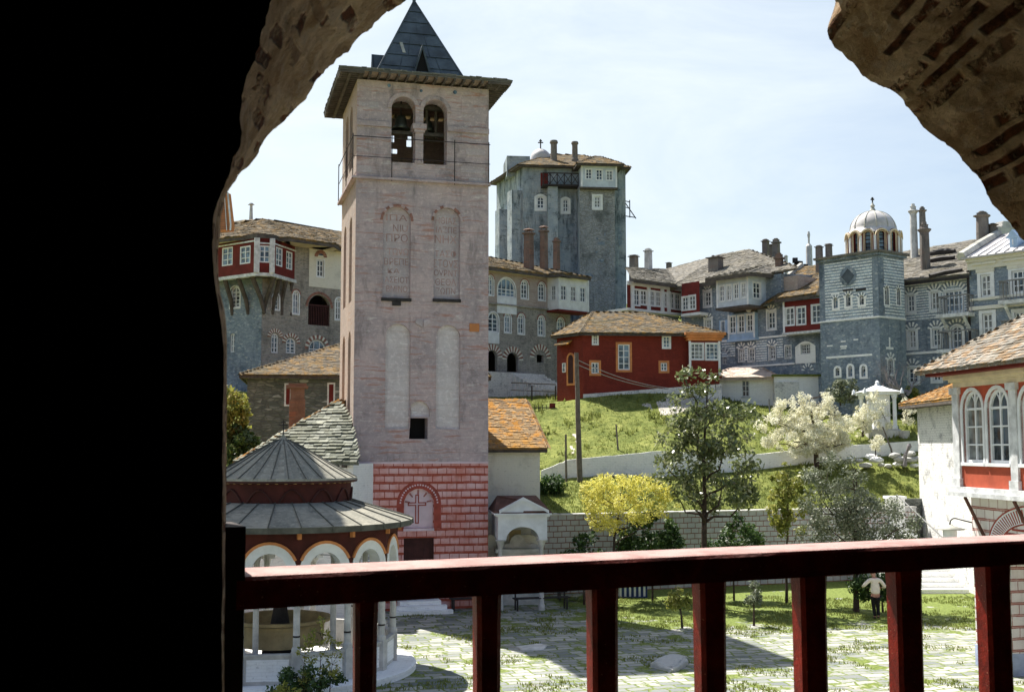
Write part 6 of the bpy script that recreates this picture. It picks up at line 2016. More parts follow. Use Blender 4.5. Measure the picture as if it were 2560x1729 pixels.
# big white oriel
pj = 1.9
Fo = F3.off(0, pj)
ow = [Fo.rect(zE, 780, 706, 817, 826), Fo.rect(zE, 834, 700, 870, 818), Fo.rect(zE, 889, 692, 925, 806), Fo.rect(zE, 946, 684, 980, 797)]
q0, q1 = Fo.uv(zE(760, 760))[0], Fo.uv(zE(1000, 760))[0]
zq0, zq1 = Fo.uv(zE(880, 862))[1], Fo.uv(zE(880, 640))[1]
oriel(F3, q0, q1, pj, zq0, zq1, ow, [], [(.5, 1.3, ow[0][2] + .05, ow[0][3] + .05)], 'oriel', rw, 'paint', 'glass', 2, 3)
# brick-plastered dormer body behind it
mb = MB(); mb.fbox(F3, q1 + .02, q1 + 2.4, .3, 3.5, e2 - 1.4, zq1 - .1); mb.build('dormer_body', MT['rubpink'], rw)
# red storey with two glazed windows at the right
F3r = F3.off(0, .7)
r0, r1 = F3r.uv(zE(1262, 940))[0], F3r.uv(zE(1565, 940))[0]
rz0, rz1 = F3r.uv(zE(1400, 1050))[1], F3r.uv(zE(1400, 815))[1]
rws = [F3r.rect(zE, 1280, 872, 1346, 1006), F3r.rect(zE, 1364, 866, 1432, 1000), F3r.rect(zE, 1478, 850, 1545, 988)]
oriel(F3, r0, r1, .7, rz0, rz1, rws, [], [], 'redbay', rw, 'paint', 'glassgrey', 2, 3, 'paintw')
# glazed red gallery at the inner corner, facing half right
F1 = Fac(at(zE(82, 800), 81.2).to_tuple()[:2], (.78, .63))
u0_, u1_ = F1.uv(zE(82, 800))[0], F1.uv(zE(500, 820))[0]
gz0, gz1 = F1.uv(zE(250, 890))[1], F1.uv(zE(250, 692))[1]
gw_ = [F1.rect(zE, 133, 735, 178, 855), F1.rect(zE, 186, 742, 232, 850), F1.rect(zE, 256, 745, 292, 858), F1.rect(zE, 302, 752, 338, 862), F1.rect(zE, 356, 760, 388, 866), F1.rect(zE, 404, 762, 440, 880), F1.rect(zE, 446, 768, 484, 886)]
mb = MB()
wallface(mb, F1, [(u0_, gz0), (u1_, gz0), (u1_, gz1), (u0_, gz1)], [hole_poly(*r_) for r_ in gw_], .1, 0)
for x in (122, 244, 347, 395): 
    uu = F1.uv(zE(x, 800))[0]; mb.fbox(F1, uu - .16, uu + .16, -.09, -.001, gz0 - .15, gz1, 1)
mb.fbox(F1, u0_, u1_ - .02, -.12, -.002, gz1 - .28, gz1, 1); mb.fbox(F1, u0_, u1_, -.1, 2, gz0 - .18, gz0 - .002, 1)
c0_ = F3.off(0, .9); ca0, ca1 = c0_.uv(zE(497, 850))[0], c0_.uv(zE(632, 850))[0]
cw = [c0_.rect(zE, 500, 792, 545, 890), c0_.rect(zE, 552, 782, 600, 884)]
wallface(mb, c0_, [(ca0, gz0 - .3), (ca1, gz0 - .3), (ca1, gz1), (ca0, gz1)], [hole_poly(*r_) for r_ in cw], .1, 0)
mb.fbox(c0_, ca0, ca1 + .05, -.1, .9, gz0 - .5, gz0 - .302, 1)
mb.poly([F1.pt(u0_, .4, gz0 - .2), F1.pt(u1_, .4, gz0 - .2), F1.pt(u1_, .4, 8), F1.pt(u0_, .4, 8)], 2)
mb.build('glazed_gallery', [MT['redbay'], MT['paint'], MT['rub_dark']], rw)
for r_ in gw_: window(F1, r_, rw, '', 2, 3, 'paint', 'glassgrey', .07, .07, .05, False, .06)
for r_ in cw: window(c0_, r_, rw, '', 2, 3, 'paint', 'glass', .07, .07, .05, False, .07)
# roofs
hiz = at(zE(1005, 436), 88).z
pk = at(zE(1005, 436), 88.0); pk2 = at(zE(800, 472), 91.0); lowr = at(zE(380, 585), 92.0); lowr2 = at(zE(80, 572), 89.0)
ev0 = F3.pt(uL - .6, -.6, e2); ev1 = F3.pt(q0 - .3, -.6, e2); ev2 = F3.pt(q1 + 2.6, .2, e2 + .25); ev3 = at(zE(1215, 610), 84.5)
g_a = F1.pt(u0_, -.7, gz1 + .08); g_b = F1.pt(F1.uv(zE(395, 700))[0], -.7, gz1 + .08)
mb = MB()
slates(mb, [ev0, ev1, pk, pk2], RD, .23, .33, .035); slates(mb, [ev1, ev2, pk], RD, .23, .33, .035)
mb.prism([ev2, ev3, pk], (0, 0, -.1)); slates(mb, [ev2, ev3, pk], None, .23, .33, .035, base=False)
slates(mb, [ev0, pk2, lowr], None, .23, .33, .035)
slates(mb, [g_b, ev0, lowr], None, .23, .33, .035)
slates(mb, [g_a, g_b, lowr, lowr2], F1.d, .23, .33, .035)
for a, b in ((pk, pk2), (pk2, lowr), (lowr, lowr2), (pk, ev3)): ridge(mb, a, b, .3)
ob = [Fo.pt(q0 - .55, -.55, zq1 + .05), Fo.pt(q1 + .55, -.55, zq1 + .05), Fo.pt(q1 + .7, pj + 1, zq1 + .2), Fo.pt(q0 - .55, pj + 1.4, zq1 + .05)]
ot_ = Fo.pt((q0 + q1) / 2 + .6, pj + 1.6, zq1 + 1.15)
slates(mb, [ob[0], ob[1], ot_], RD, .22, .3, .035); slates(mb, [ob[1], ob[2], ot_], None, .22, .3, .035); slates(mb, [ob[3], ob[0], ot_], None, .22, .3, .035)
for a, b in ((ob[0], ob[1]), (ob[1], ob[2]), (ev0, F3.pt(q0 - .6, -.6, e2)), (g_a, g_b)):
    mb.prism([a - Vector((0, 0, .08)), b - Vector((0, 0, .08)), b - Vector((0, 0, .26)), a - Vector((0, 0, .26))], Vector((0, .1, 0)), 1)
rf = mb.build('roof', [MT['sl_grey'], MT['rafter']], rw)
mb = MB()
k0, k1 = F3.pt(uM - 2.2, -.55, e3 + .05), F3.pt(uR + .3, -1.1, e3 + .05)
w0 = at(zE(1400, 568), 83.5); w1_ = at(zE(1560, 545), 82.5)
b0_ = F3.pt(uM - 2.4, -.4, e3 - .6)
slates(mb, [F3.pt(uM + .3, -1.15, e3 + .0), k1, w1_, w0], RD, .23, .33, .035)
slates(mb, [b0_, F3.pt(uM + .3, -1.15, e3), w0], None, .23, .33, .035)
for a, b in ((F3.pt(uM + .3, -1.15, e3), k1),): mb.prism([a - Vector((0, 0, .08)), b - Vector((0, 0, .08)), b - Vector((0, 0, .3)), a - Vector((0, 0, .3))], Vector((0, .1, 0)), 1)
mb.tube([b0_ + Vector((-.1, -.1, .1)), (b0_ + w0) / 2 + Vector((0, -.1, .15)), w0 + Vector((0, 0, .15))], .22, 6, 2)
mb.tube([at(zE(1280, 692), 78.5), at(zE(1425, 678), 79.5)], .16, 5, 1)
rf2 = mb.build('lower_roof', [MT['sl_brown'], MT['rafter'], MT['leadpale']], rw)
for (x, yb, yt, d_, wd, mt_, cap, rfx) in ((135, 580, 475, 91, 1.25, 'chim', 'open', 0), (245, 600, 425, 90, 1.05, 'marble', 'pots', 0), (400, 580, 530, 94, .8, 'chim', 'pots', 0), (755, 650, 478, 84.5, 1.9, 'chim', 'two', 0),
        (1132, 500, 355, 90, 1.0, 'chim', 'pots', 0), (1171, 500, 394, 91, .8, 'chim', 'open', 0), (1213, 610, 350, 88, 1.05, 'chim', 'pots', 0), (1238, 800, 460, 78.6, 1.0, 'chimred', 'pots', 1), (1284, 560, 476, 93, .5, 'marble', 'pots', 0),
        (1535, 520, 402, 80, .9, 'chim', 'pots', 1), (1608, 500, 390, 80, .85, 'chim', 'open', 1)):
    p, t = at(zE(x, yb), d_), at(zE(x, yt), d_)
    chimney(rf2 if rfx else rf, p, wd, t.z - p.z, mt_, cap, 1.6, -.7)
p, t = at(zE(1460, 556), 86), at(zE(1455, 392), 86); tt = at(zE(1452, 298), 86)
mb = MB(); hh = t.z - p.z
mb.lathe(p, [(.26, -2), (.25, 0), (.24, hh * .9), (.12, hh), (.001, hh)], 10)
mb.lathe(p + Vector((0, 0, hh)), [(.07, 0), (.08, (tt.z - t.z) * .5), (.12, (tt.z - t.z) * .75), (.07, tt.z - t.z), (.001, tt.z - t.z)], 8)
mb.build('chimney', MT['marble'], rf2)
p = at(zE(1370, 550), 86)
mb = MB()
for k in range(7): mb.box(p + Vector((rnd.uniform(-.6, .6), 0, rnd.uniform(-.8, .35))), (rnd.uniform(.3, .8), .5, rnd.uniform(.15, .35)), rnd.uniform(0, 3))
mb.build('collapsed_chimney', MT['iron'], rf2)

# ------------------------------------------------------------------ domed chapel block
FD = Fac(at(zF(597, 900), 70).to_tuple()[:2], RD)               # corner is u = 0
FDl = FD
dl_ = FD.uv(zF(150, 900))[0]
FDr = Fac(FD.pt(0, 0, 0).to_tuple()[:2], (.81, .586))
dre = FDr.uv(zF(772, 900))[0] + .3
zt_ = FD.uv(zF(560, 457))[1]; zstr = FD.uv(zF(570, 936))[1]
db = thing('domed_chapel', 'square stone chapel block of white-striped masonry under a pale ribbed dome', 'chapel', FD.pt(dl_ / 2, 2, 9))
D = lambda *a: FD.rect(zF, *a)
dw = [D(256, 796, 287, 876), D(350, 770, 383, 862), D(452, 780, 484, 850)]
dbt = [D(270, 1326, 300, 1385), D(366, 1310, 397, 1392), D(465, 1312, 496, 1392)]
rwn = [FDr.rect(zF, 638, 712, 668, 850), FDr.rect(zF, 728, 724, 754, 852)]
rlow = FDr.rect(zF, 664, 1255, 702, 1375)
mb = MB()
wallface(mb, FD, [(dl_, 7), (0, 7), (0, zt_), (dl_, zt_)], [hole_poly(*r_, 'r') for r_ in dw + dbt], .25, 0)
wallface(mb, FDr, [(0, 7), (dre, 7), (dre, zt_), (0, zt_)], [hole_poly(*r_, 'r') for r_ in rwn] + [hole_poly(*rlow, 's')], .25, 0)
s0_, s1_ = FD.uv(zF(188, 700))[0], FD.uv(zF(548, 700))[0]
wallface(mb, FD, [(s0_, zstr), (s1_, zstr), (s1_, zt_ - .3), (s0_, zt_ - .3)], [hole_poly(*r_, 'r') for r_ in dw], .02, 1, y=-.02)
wallface(mb, FDr, [(.55, zstr), (dre - .05, zstr), (dre - .05, zt_ - .3), (.55, zt_ - .3)], [hole_poly(*r_, 'r') for r_ in rwn], .02, 1, y=-.02)
for F_, a, b in ((FD, dl_, .03), (FDr, 0, dre)):
    mb.fbox(F_, a, b, -.07, -.001, zstr - .1, zstr - .002, 2)
    mb.fbox(F_, a - .2, b + .2, -.32, .2, zt_ + .001, zt_ + .14, 3); mb.fbox(F_, a - .1, b + .1, -.18, .2, zt_ - .16, zt_ - .001, 0)
r_ = D(200, 1236, 545, 1246); mb.fbox(FD, r_[0], r_[1], -.03, -.001, r_[2], r_[3] + .05, 2)
for (x0, y0, x1, y1) in ((205, 1155, 248, 1165), (310, 1122, 345, 1132), (305, 1158, 355, 1170), (405, 1108, 440, 1118), (310, 1175, 350, 1184), (235, 760, 300, 775)):
    r_ = D(x0, y0, x1, y1); mb.fbox(FD, r_[0], r_[1], -.025, -.001, r_[2], r_[3], 2)
for (x0, y0, x1, y1) in ((327, 732, 402, 746), (424, 726, 500, 744)):
    r_ = D(x0, y0, x1, y1); mb.fbox(FD, r_[0], r_[1], -.06, -.021, r_[2], r_[3], 4)
md = D(330, 592, 400, 680); mcu, mcz = (md[0] + md[1]) / 2, (md[2] + md[3]) / 2
K = 14
mb.prism([FD.pt(mcu + .62 * math.cos(6.283 * k / K), -.05, mcz + .62 * math.sin(6.283 * k / K)) for k in range(K)], FD.n * .06, 0)
mb.prism([FD.pt(mcu + q[0], -.08, mcz + q[1]) for q in ((.48, 0), (0, .48), (-.48, 0), (0, -.48))], FD.n * .06, 5)
for r_ in dw: fan(mb, FD, (r_[0] + r_[1]) / 2, r_[3] - (r_[1] - r_[0]) / 2, (r_[1] - r_[0]) / 2 + .03, .36, 9, 2, 0, -.05)
for r_ in rwn: fan(mb, FDr, (r_[0] + r_[1]) / 2, r_[3] - (r_[1] - r_[0]) / 2, (r_[1] - r_[0]) / 2 + .03, .34, 9, 2, 0, -.05)
fan(mb, FDr, (rlow[0] + rlow[1]) / 2, rlow[3] - .1, .25, .5, 9, 2, 0, -.05)
cxr = FDr.rect(zF, 671, 1096, 679, 1188); mb.fbox(FDr, cxr[0], cxr[1], -.03, -.001, cxr[2], cxr[3], 2); mb.fbox(FDr, cxr[0] - .3, cxr[1] + .3, -.032, -.002, cxr[3] - .75, cxr[3] - .6, 2)
B4_ = [FD.pt(dl_, 0, zt_), FD.pt(0, 0, zt_), FDr.pt(dre, 0, zt_), FDr.pt(dre, 0, zt_) + (FD.pt(dl_, 0, 0) - FD.pt(0, 0, 0))]
mb.poly([p + Vector((0, 0, .05)) for p in B4_], 3)
mb.poly([B4_[2], B4_[3], B4_[3] - Vector((0, 0, 9)), B4_[2] - Vector((0, 0, 9))], 0); mb.poly([B4_[3], B4_[0], B4_[0] - Vector((0, 0, 9)), B4_[3] - Vector((0, 0, 9))], 0)
mb.build('wall', [MT['rub_dark'], MT['stripe'], MT['white'], MT['sl_grey'], MT['iron'], MT['lead']], db)
for r_ in dw + dbt: window(FD, r_, db, 'r', 1, 2, 'paintw', 'glassblue', .16, .06, .03, False, .14, 'white')
for r_ in rwn: window(FDr, r_, db, 'r', 1, 3, 'paintw', 'glass', .16, .05, .03, False, .08, 'white')
window(FDr, rlow, db, 's', 2, 3, 'paintw', 'glass', .12, .07, .04, False, .1, 'white')
# drum and dome
dcen = (B4_[0] + B4_[2]) / 2
dd = dcen.y
dx0, dx1 = at(zF(360, 400), dd), at(zF(752, 400), dd)
rdm = (dx1 - dx0).length / 2
dcx = Vector(((dx0.x + dx1.x) / 2, dd, 0))
zd0 = zt_ + .05; zd1 = at(zF(547, 262), dd - rdm * .9).z; ztop = at(zF(547, 146), dd).z
dmb, NW = MB(), 12
zsp_ = zd1 - .62
drum = None
a_off = -math.pi / 2
rects = []
for k in range(NW):
    a = a_off + 2 * math.pi * (k - .5) / NW; b = a_off + 2 * math.pi * (k + .5) / NW
    Rv = rdm / math.cos(math.pi / NW) * .97
    p, q = dcx + Vector((Rv * math.cos(a), Rv * math.sin(a), 0)), dcx + Vector((Rv * math.cos(b), Rv * math.sin(b), 0))
    F_ = Fac(p.to_tuple()[:2], q - p)
    Wd = (q - p).length; cu = Wd / 2
    hw = Wd * .20
    hole = (cu - hw, cu + hw, zd0 + .2, zsp_ + .35)
    ro = Wd / 2 - .02
    top = [(cu + ro * math.cos(math.pi * j / 12), zsp_ + ro * math.sin(math.pi * j / 12)) for j in range(13)]
    out = [(0, zd0), (Wd, zd0)] + [(Wd, zsp_)] + top[1:-1] + [(0, zsp_)]
    wallface(dmb, F_, out, [hole_poly(*hole, 'r')], .2, 0)
    for (ra, rb_, mi, y) in ((hw + .11, hw + .075, 1, -.03), (hw + .19, hw + .115, 0, -.02), (hw + .03, hw + .0, 1, -.025)):
        A = hole_poly(cu - ra, cu + ra, zd0 + .12, zsp_ + .35 + (ra - hw), 'r'); B_ = hole_poly(cu - rb_, cu + rb_, zd0 + .12, zsp_ + .35 + (rb_ - hw), 'r')
        ring(dmb, F_, A, B_, y, .0, mi)
    for j in range(12):                                         # scalloped eave over each window
        c_, d_ = top[j], top[j + 1]
        dmb.prism([F_.pt(c_[0], -.14, c_[1]), F_.pt(d_[0], -.14, d_[1]), F_.pt(d_[0], -.14, d_[1] + .09), F_.pt(c_[0], -.14, c_[1] + .09)], F_.n * .6, 2)
    dmb.tube([F_.pt(0, -.02, zd0), F_.pt(0, -.02, zsp_ + .1)], .085, 8, 3)
    rects.append((F_, hole))
drum = dmb.build('drum', [MT['redbay'], MT['domeb'], MT['domeb'], MT['paint']], db)
for F_, hole in rects:
    pb = MB(); pb.poly([F_.pt(p[0], .18, p[1]) for p in hole_poly(*hole, 'r')]); 
    for z in np.linspace(hole[2], hole[3], 6)[1:-1]: pb.fbox(F_, hole[0], hole[1], .14, .175, z - .025, z + .025, 1)
    pb.build('window', [MT['glassblue'], MT['iron']], drum)
mb = MB()
zb_ = zd1 + .05; rb_ = rdm * .86; hd = ztop - zb_
mb.lathe((dcx.x, dcx.y, zb_), [(rdm * .98, -.35), (rb_ * 1.02, -.02)] + [(rb_ * math.cos(t), hd * math.sin(t)) for t in [k * math.pi / 24 for k in range(0, 13)]], 32)
dome = mb.build('dome', MT['leaddome'], db, True)
mb = MB()
for k in range(NW):
    a = 2 * math.pi * (k + .5) / NW + .1
    mb.tube([(dcx.x + rb_ * 1.005 * math.cos(t) * math.cos(a), dcx.y + rb_ * 1.005 * math.cos(t) * math.sin(a), zb_ + hd * 1.005 * math.sin(t)) for t in [j * math.pi / 20 for j in range(0, 10)]], .035, 5)
mb.lathe((dcx.x, dcx.y, ztop - .05), [(.25, 0), (.1, .3), (.16, .4), (.06, .55), (.03, .7)], 10)
mb.build('dome_rib', MT['leadpale'], dome)
mb = MB(); cross_mesh(mb, (dcx.x, dcx.y, ztop + .5), at(zF(547, 40), dd).z - ztop - .5, .045); mb.build('cross', MT['iron'], dome)

# ------------------------------------------------------------------ range with balconies
F4 = Fac(at(zF(772, 900), 73.0).to_tuple()[:2], RD)
rb4 = thing('balcony_range', 'striped stone range with stacked balconies and arched doors, right of the domed chapel', 'building', F4.pt(4, 3, 9))
Q = lambda *a: F4.rect(zF, *a)
u5 = F4.uv(zF(1305, 800))[0]
ze4 = F4.uv(zF(1020, 660))[1]; zst = F4.uv(zF(1000, 958))[1]
v1, v2 = Q(810, 778, 863, 902), Q(990, 752, 1050, 886); dr1 = Q(1088, 742, 1230, 905)
v3, v4 = Q(820, 1042, 876, 1176), Q(1002, 1030, 1060, 1162); dr2 = Q(1146, 1006, 1226, 1180)
v5, v6 = Q(816, 1325, 890, 1440), Q(1002, 1312, 1062, 1425)
gr = Q(1120, 1260, 1262, 1480)
mb = MB()
hs_ = [hole_poly(*r_) for r_ in (v1, v2, dr1, v3, v4, v5, v6)] + [hole_poly(*dr2, 's'), hole_poly(*gr, 'r')]
wallface(mb, F4, [(-1, 7), (u5, 7), (u5, ze4), (-1, ze4)], hs_, .22, 0)
wallface(mb, F4, [(0, zst), (u5, zst), (u5, ze4 - .02), (0, ze4 - .02)], [hole_poly(*r_) for r_ in (v1, v2, dr1)], .02, 1, y=-.02)
mb.poly([F4.pt(p[0], 1.0, p[1]) for p in ((gr[0] - .3, gr[2]), (gr[1] + .3, gr[2]), (gr[1] + .3, gr[3] + .2), (gr[0] - .3, gr[3] + .2))], 3)
for r_ in (v1, v2, v3, v4): fan(mb, F4, (r_[0] + r_[1]) / 2, r_[3] - .06, .3, .58, 11, 2, 0, -.06, .15, math.pi - .15)
fan(mb, F4, (dr1[0] + dr1[1]) / 2, dr1[3] - .5, .82, 1.12, 19, 2, 0, -.06, .5, math.pi - .5)
for r_ in (v5, v6): fan(mb, F4, (r_[0] + r_[1]) / 2, r_[3] + .02, .28, .58, 11, 2, 0, -.06)
for r_ in (gr,): fan(mb, F4, (r_[0] + r_[1]) / 2, r_[3] - (r_[1] - r_[0]) / 2, (r_[1] - r_[0]) / 2 + .02, (r_[1] - r_[0]) / 2 + .2, 14, 2, 2, -.12)
ap = Q(1092, 960, 1284, 1110); apc = (ap[0] + ap[1]) / 2; apr = (ap[1] - ap[0]) / 2
P = hole_poly(ap[0] + .3, ap[1] - .3, ap[2] - .6, ap[3] - .3, 'r')
wallface(mb, F4, P, [hole_poly(*dr2, 's')], .05, 2, y=-.05)
fan(mb, F4, apc, ap[3] - apr, apr - .16, apr + .04, 21, 2, 0, -.08)
r_ = Q(780, 1212, 1050, 1222); mb.fbox(F4, -.2, u5, -.05, -.001, r_[2], r_[3] + .06, 2)
mb.build('wall', [MT['rub_dark'], MT['stripe2'], MT['white'], MT['dark']], rb4)
for r_, c_ in ((v1, 2), (v2, 2), (v3, 2), (v4, 2), (v5, 2), (v6, 2)): window(F4, r_, rb4, '', c_, 3, 'paint', 'glass', .12, .10, .05, False, .15)
for r_, a_, c_ in ((dr1, '', 4), (dr2, 's', 2)): window(F4, r_, rb4, a_, c_, 3, 'paint', 'glassblue', .12, .1, .06, False, .1, name='balcony_door')
def balcony(F, u0, u1, y, z, parent, h=1.05, mat='paintw'):
    mb = MB()
    mb.fbox(F, u0 - .1, u1 + .1, -y - .08, -.02, z - .22, z)
    for u in (u0 + .25, u1 - .25): mb.tube([F.pt(u, -y, z - .23), F.pt(u, -.05, z - 1.3)], .10, 6)
    b_ = mb.build('balcony', MT[mat], parent)
    mb = MB()
    n_ = int((u1 - u0) / .2)
    for k in range(n_ + 1):
        u = u0 + (u1 - u0) * k / n_; mb.fbox(F, u - .015, u + .015, -y - .02, -y + .01, z, z + h)
    for k in range(6):
        yy = y * k / 6
        for u in (u0, u1): mb.fbox(F, u - .015, u + .015, -yy - .03, -yy, z, z + h)
    mb.fbox(F, u0 - .04, u1 + .04, -y - .05, -y + .03, z + h, z + h + .08)
    for u in (u0, u1): mb.fbox(F, u - .04, u + .04, -y + .031, -.02, z + h, z + h + .08)
    mb.build('railing', MT['wire'], b_)
F4b = F4.off(0, 1.1)
balcony(F4, F4b.uv(zF(1040, 900))[0], F4b.uv(zF(1262, 900))[0], 1.1, F4b.uv(zF(1160, 915))[1], rb4)
balcony(F4, F4b.uv(zF(1045, 1150))[0], F4b.uv(zF(1300, 1150))[0], 1.1, F4b.uv(zF(1180, 1180))[1], rb4)
mb = MB()
ea, eb_ = F4.pt(-.3, -.55, ze4 + .05), F4.pt(u5 + .1, -.55, ze4 + .05)
ra, rb2 = at(zF(770, 455), 80.0), at(zF(1500, 335), 75.5)
slates(mb, [ea, eb_, rb2, ra], RD, .23, .33, .035); ridge(mb, ra, rb2, .3)
mb.prism([ea - Vector((0, 0, .08)), eb_ - Vector((0, 0, .08)), eb_ - Vector((0, 0, .28)), ea - Vector((0, 0, .28))], Vector((0, .1, 0)), 1)
for (x0, y0, x1, y1) in ((985, 478, 1170, 455), (985, 530, 1165, 505), (975, 652, 1225, 600)):
    def onr(x, y):
        n_ = (eb_ - ea).cross(ra - ea); d = ray(zF(x, y)); return EYE + d * ((ea - EYE).dot(n_) / d.dot(n_)) + Vector((0, 0, .12))
    mb.tube([onr(x0, y0), onr((x0 + x1) / 2, (y0 + y1) / 2 - 3), onr(x1, y1)], [.16, .2, .12], 5, 1)
rf = mb.build('roof', [MT['sl_grey'], MT['iron']], rb4)
for (x, yb, yt, d_, wd, mt_, cap) in ((864, 470, 90, 77.5, 1.0, 'marble', 'pots'), (928, 320, 110, 77.0, .9, 'chim', 'pots'), (950, 640, 226, 73.5, 1.25, 'chim', 'pots'), (1378, 380, 146, 75, 1.55, 'chim', 'two'), (1400, 380, 150, 75.6, 1.1, 'chim', 'pots'), (1457, 330, 236, 75.5, 1.1, 'chim', 'pots')):
    p, t = at(zF(x, yb), d_), at(zF(x, yt), d_)
    mb = MB(); hh = t.z - p.z
    wd *= .45; mb.lathe(p, [(wd * .6, -2), (wd * .55, hh * .3), (wd * .5, hh * .8), (wd * .78, hh * .85), (wd * .78, hh * .865), (wd * .45, hh * .88), (wd * .42, hh * .94), (wd * .5, hh * .945), (wd * .3, hh * .95), (wd * .26, hh), (.01, hh)], 12)
    mb.build('chimney', MT[mt_], rf)

# ------------------------------------------------------------------ grander block at the right edge
F5 = Fac(F4.pt(u5, -.35, 0).to_tuple()[:2], RD)
gb = thing('corniced_block', 'taller dark stone block with white cornice, pedimented windows and metal roof, far right', 'building', F5.pt(4, 3, 9))
S5 = lambda *a: F5.rect(zF, *a)
L5 = 14.0
zc5 = F5.uv(zF(1480, 555))[1]; zc6 = F5.uv(zF(1480, 490))[1]
x1w, x2w = S5(1364, 622, 1444, 790), S5(1600, 590, 1720, 760)
x3w, x4w = S5(1378, 915, 1458, 1082), S5(1622, 905, 1690, 1034)
mb = MB()
wallface(mb, F5, [(0, 7), (L5, 7), (L5, zc5), (0, zc5)], [hole_poly(*r_) for r_ in (x1w, x2w, x3w, x4w)], .2, 0)
mb.poly([F5.pt(0, 0, 7), F5.pt(0, 8, 7), F5.pt(0, 8, zc5), F5.pt(0, 0, zc5)], 0)
for k, (o_, za_, zb_) in enumerate(((.12, zc5 - .1, zc5 + .35), (.3, zc5 + .351, zc5 + .55), (.5, zc5 + .551, zc6 + .1))): mb.fbox(F5, -.05, L5, -o_, .5, za_, zb_, 1)
zb1_ = F5.uv(zF(1420, 800))[1]; zb2_ = F5.uv(zF(1420, 868))[1]
mb.fbox(F5, .0, L5, -.10, -.001, zb1_ - .08, zb1_ + .06, 1); mb.fbox(F5, .0, L5, -.14, -.001, zb2_ - .12, zb2_ + .1, 1)
for r_ in (x1w, x2w):
    um_ = (r_[0] + r_[1]) / 2; hw = (r_[1] - r_[0]) / 2 + .32
    mb.fbox(F5, um_ - hw + .08, um_ + hw - .08, -.09, -.002, r_[3] + .15, r_[3] + .6, 1); mb.fbox(F5, um_ - hw - .12, um_ + hw + .12, -.26, -.003, r_[3] + .601, r_[3] + .72, 1)
    mb.prism([F5.pt(um_ - hw - .1, -.2, r_[3] + .721), F5.pt(um_ + hw + .1, -.2, r_[3] + .721), F5.pt(um_, -.2, r_[3] + 1.25)], F5.n * .19, 1)
mb.fbox(F5, -.14, .0, -.06, .1, 7, zc5 - .1, 2)
mb.build('wall', [MT['rub_dark'], MT['cream'], MT['iron']], gb)
for r_, c_ in ((x1w, 2), (x2w, 3), (x3w, 2), (x4w, 2)): window(F5, r_, gb, '', c_, 3, 'paint', 'glassblue', .12, .11, .06, False, .2)
F5b = F5.off(0, 1.0)
balcony(F5, F5b.uv(zF(1510, 780))[0], F5b.uv(zF(1510, 780))[0] + 5, 1.0, F5b.uv(zF(1600, 812))[1], gb, 1.1)
balcony(F5, F5b.uv(zF(1525, 1090))[0], F5b.uv(zF(1525, 1090))[0] + 5, 1.0, F5b.uv(zF(1600, 1115))[1], gb, 1.1)
mb = MB()
m0, m1_ = F5.pt(-.2, -.55, zc6 + .12), F5.pt(L5, -.55, zc6 + .12)
m2_ = at(zF(1500, 325), 75.0); m3_ = F5.pt(L5, 6, m2_.z + .6)
mb.prism([m0, m1_, m3_, m2_], (0, 0, -.1), 0)
for k in range(1, 26):
    f = k / 26; a = m0.lerp(m1_, f); b = m2_.lerp(m3_, f); mb.tube([a + Vector((0, 0, .03)), b + Vector((0, 0, .03))], .035, 4, 0)
mb.tube([m0 + Vector((0, 0, .1)), (m0 + m2_) / 2 + Vector((0, 0, .15)), m2_ + Vector((0, 0, .1))], .28, 6, 1)
dmr = at(zF(1610, 375), 68)
rf = mb.build('roof', [MT['leaddome'], MT['leadpale']], gb)
mb = MB(); FDm = Fac((dmr.x - .7, dmr.y), RD); r_ = FDm.rect(zF, 1582, 345, 1640, 410); mb.fbox(FDm, r_[0], r_[1], 0, 3, r_[2] - .5, r_[3]); mb.prism([FDm.pt(r_[0] - .15, -.15, r_[3] + .002), FDm.pt(r_[1] + .15, -.15, r_[3] + .002), FDm.pt((r_[0] + r_[1]) / 2, -.15, r_[3] + .5)], FDm.n * 3)
dmo = mb.build('dormer', MT['bluepaint'], rf)
window(FDm, (r_[0] + .25, r_[1] - .25, r_[2] + .1, r_[3] - .1), gb, '', 2, 2, 'paint', 'glass', .02, .07, .04, name='dormer_window', y=-.08)
for x, y, w_ in ((1560, 310, 2.2), (1540, 300, 1.2)):
    p = at(zF(x, y), 76); mb = MB(); mb.box(p - Vector((0, 0, .6)), (w_, 1, .9), .3); mb.box(p + Vector((0, 0, .301)), (w_ * .6, .8, .35), .3); mb.build('roof_stack', MT['marble'], rf)

# ------------------------------------------------------------------ red house on the meadow
h0 = at(zD(660, 1400), 72)
FH2 = Fac((h0.x, h0.y), (.995, .1))
Lhl = 2.6; FHl = Fac((h0.x - .6 * Lhl, h0.y + .8 * Lhl), (.6, -.8))
rh = thing('red_house', 'long oxblood red house with white plinth and mossy slate hip roof above the meadow', 'house', FH2.pt(5, 3, 9.5))
he = FH2.uv(zD(900, 1172))[1]; hre = FH2.uv(zD(1290, 1300))[0]; hrr = FH2.uv(zD(1478, 1300))[0]
Y = lambda *a: FH2.rect(zD, *a)
ww_ = [Y(720, 1178, 746, 1236), Y(1136, 1190, 1176, 1258)]
ob_ = [Y(868, 1238, 938, 1390), Y(710, 1346, 754, 1412), Y(1122, 1348, 1160, 1396)]
mb = MB()
wallface(mb, FH2, [(-.0, 7), (hrr - .1, 7), (hrr - .1, he), (0, he)], [hole_poly(*r_) for r_ in ww_ + ob_], .15, 0)
wallface(mb, FHl, [(0, 7), (Lhl, 7), (Lhl, he), (0, he)], [], .1, 0)
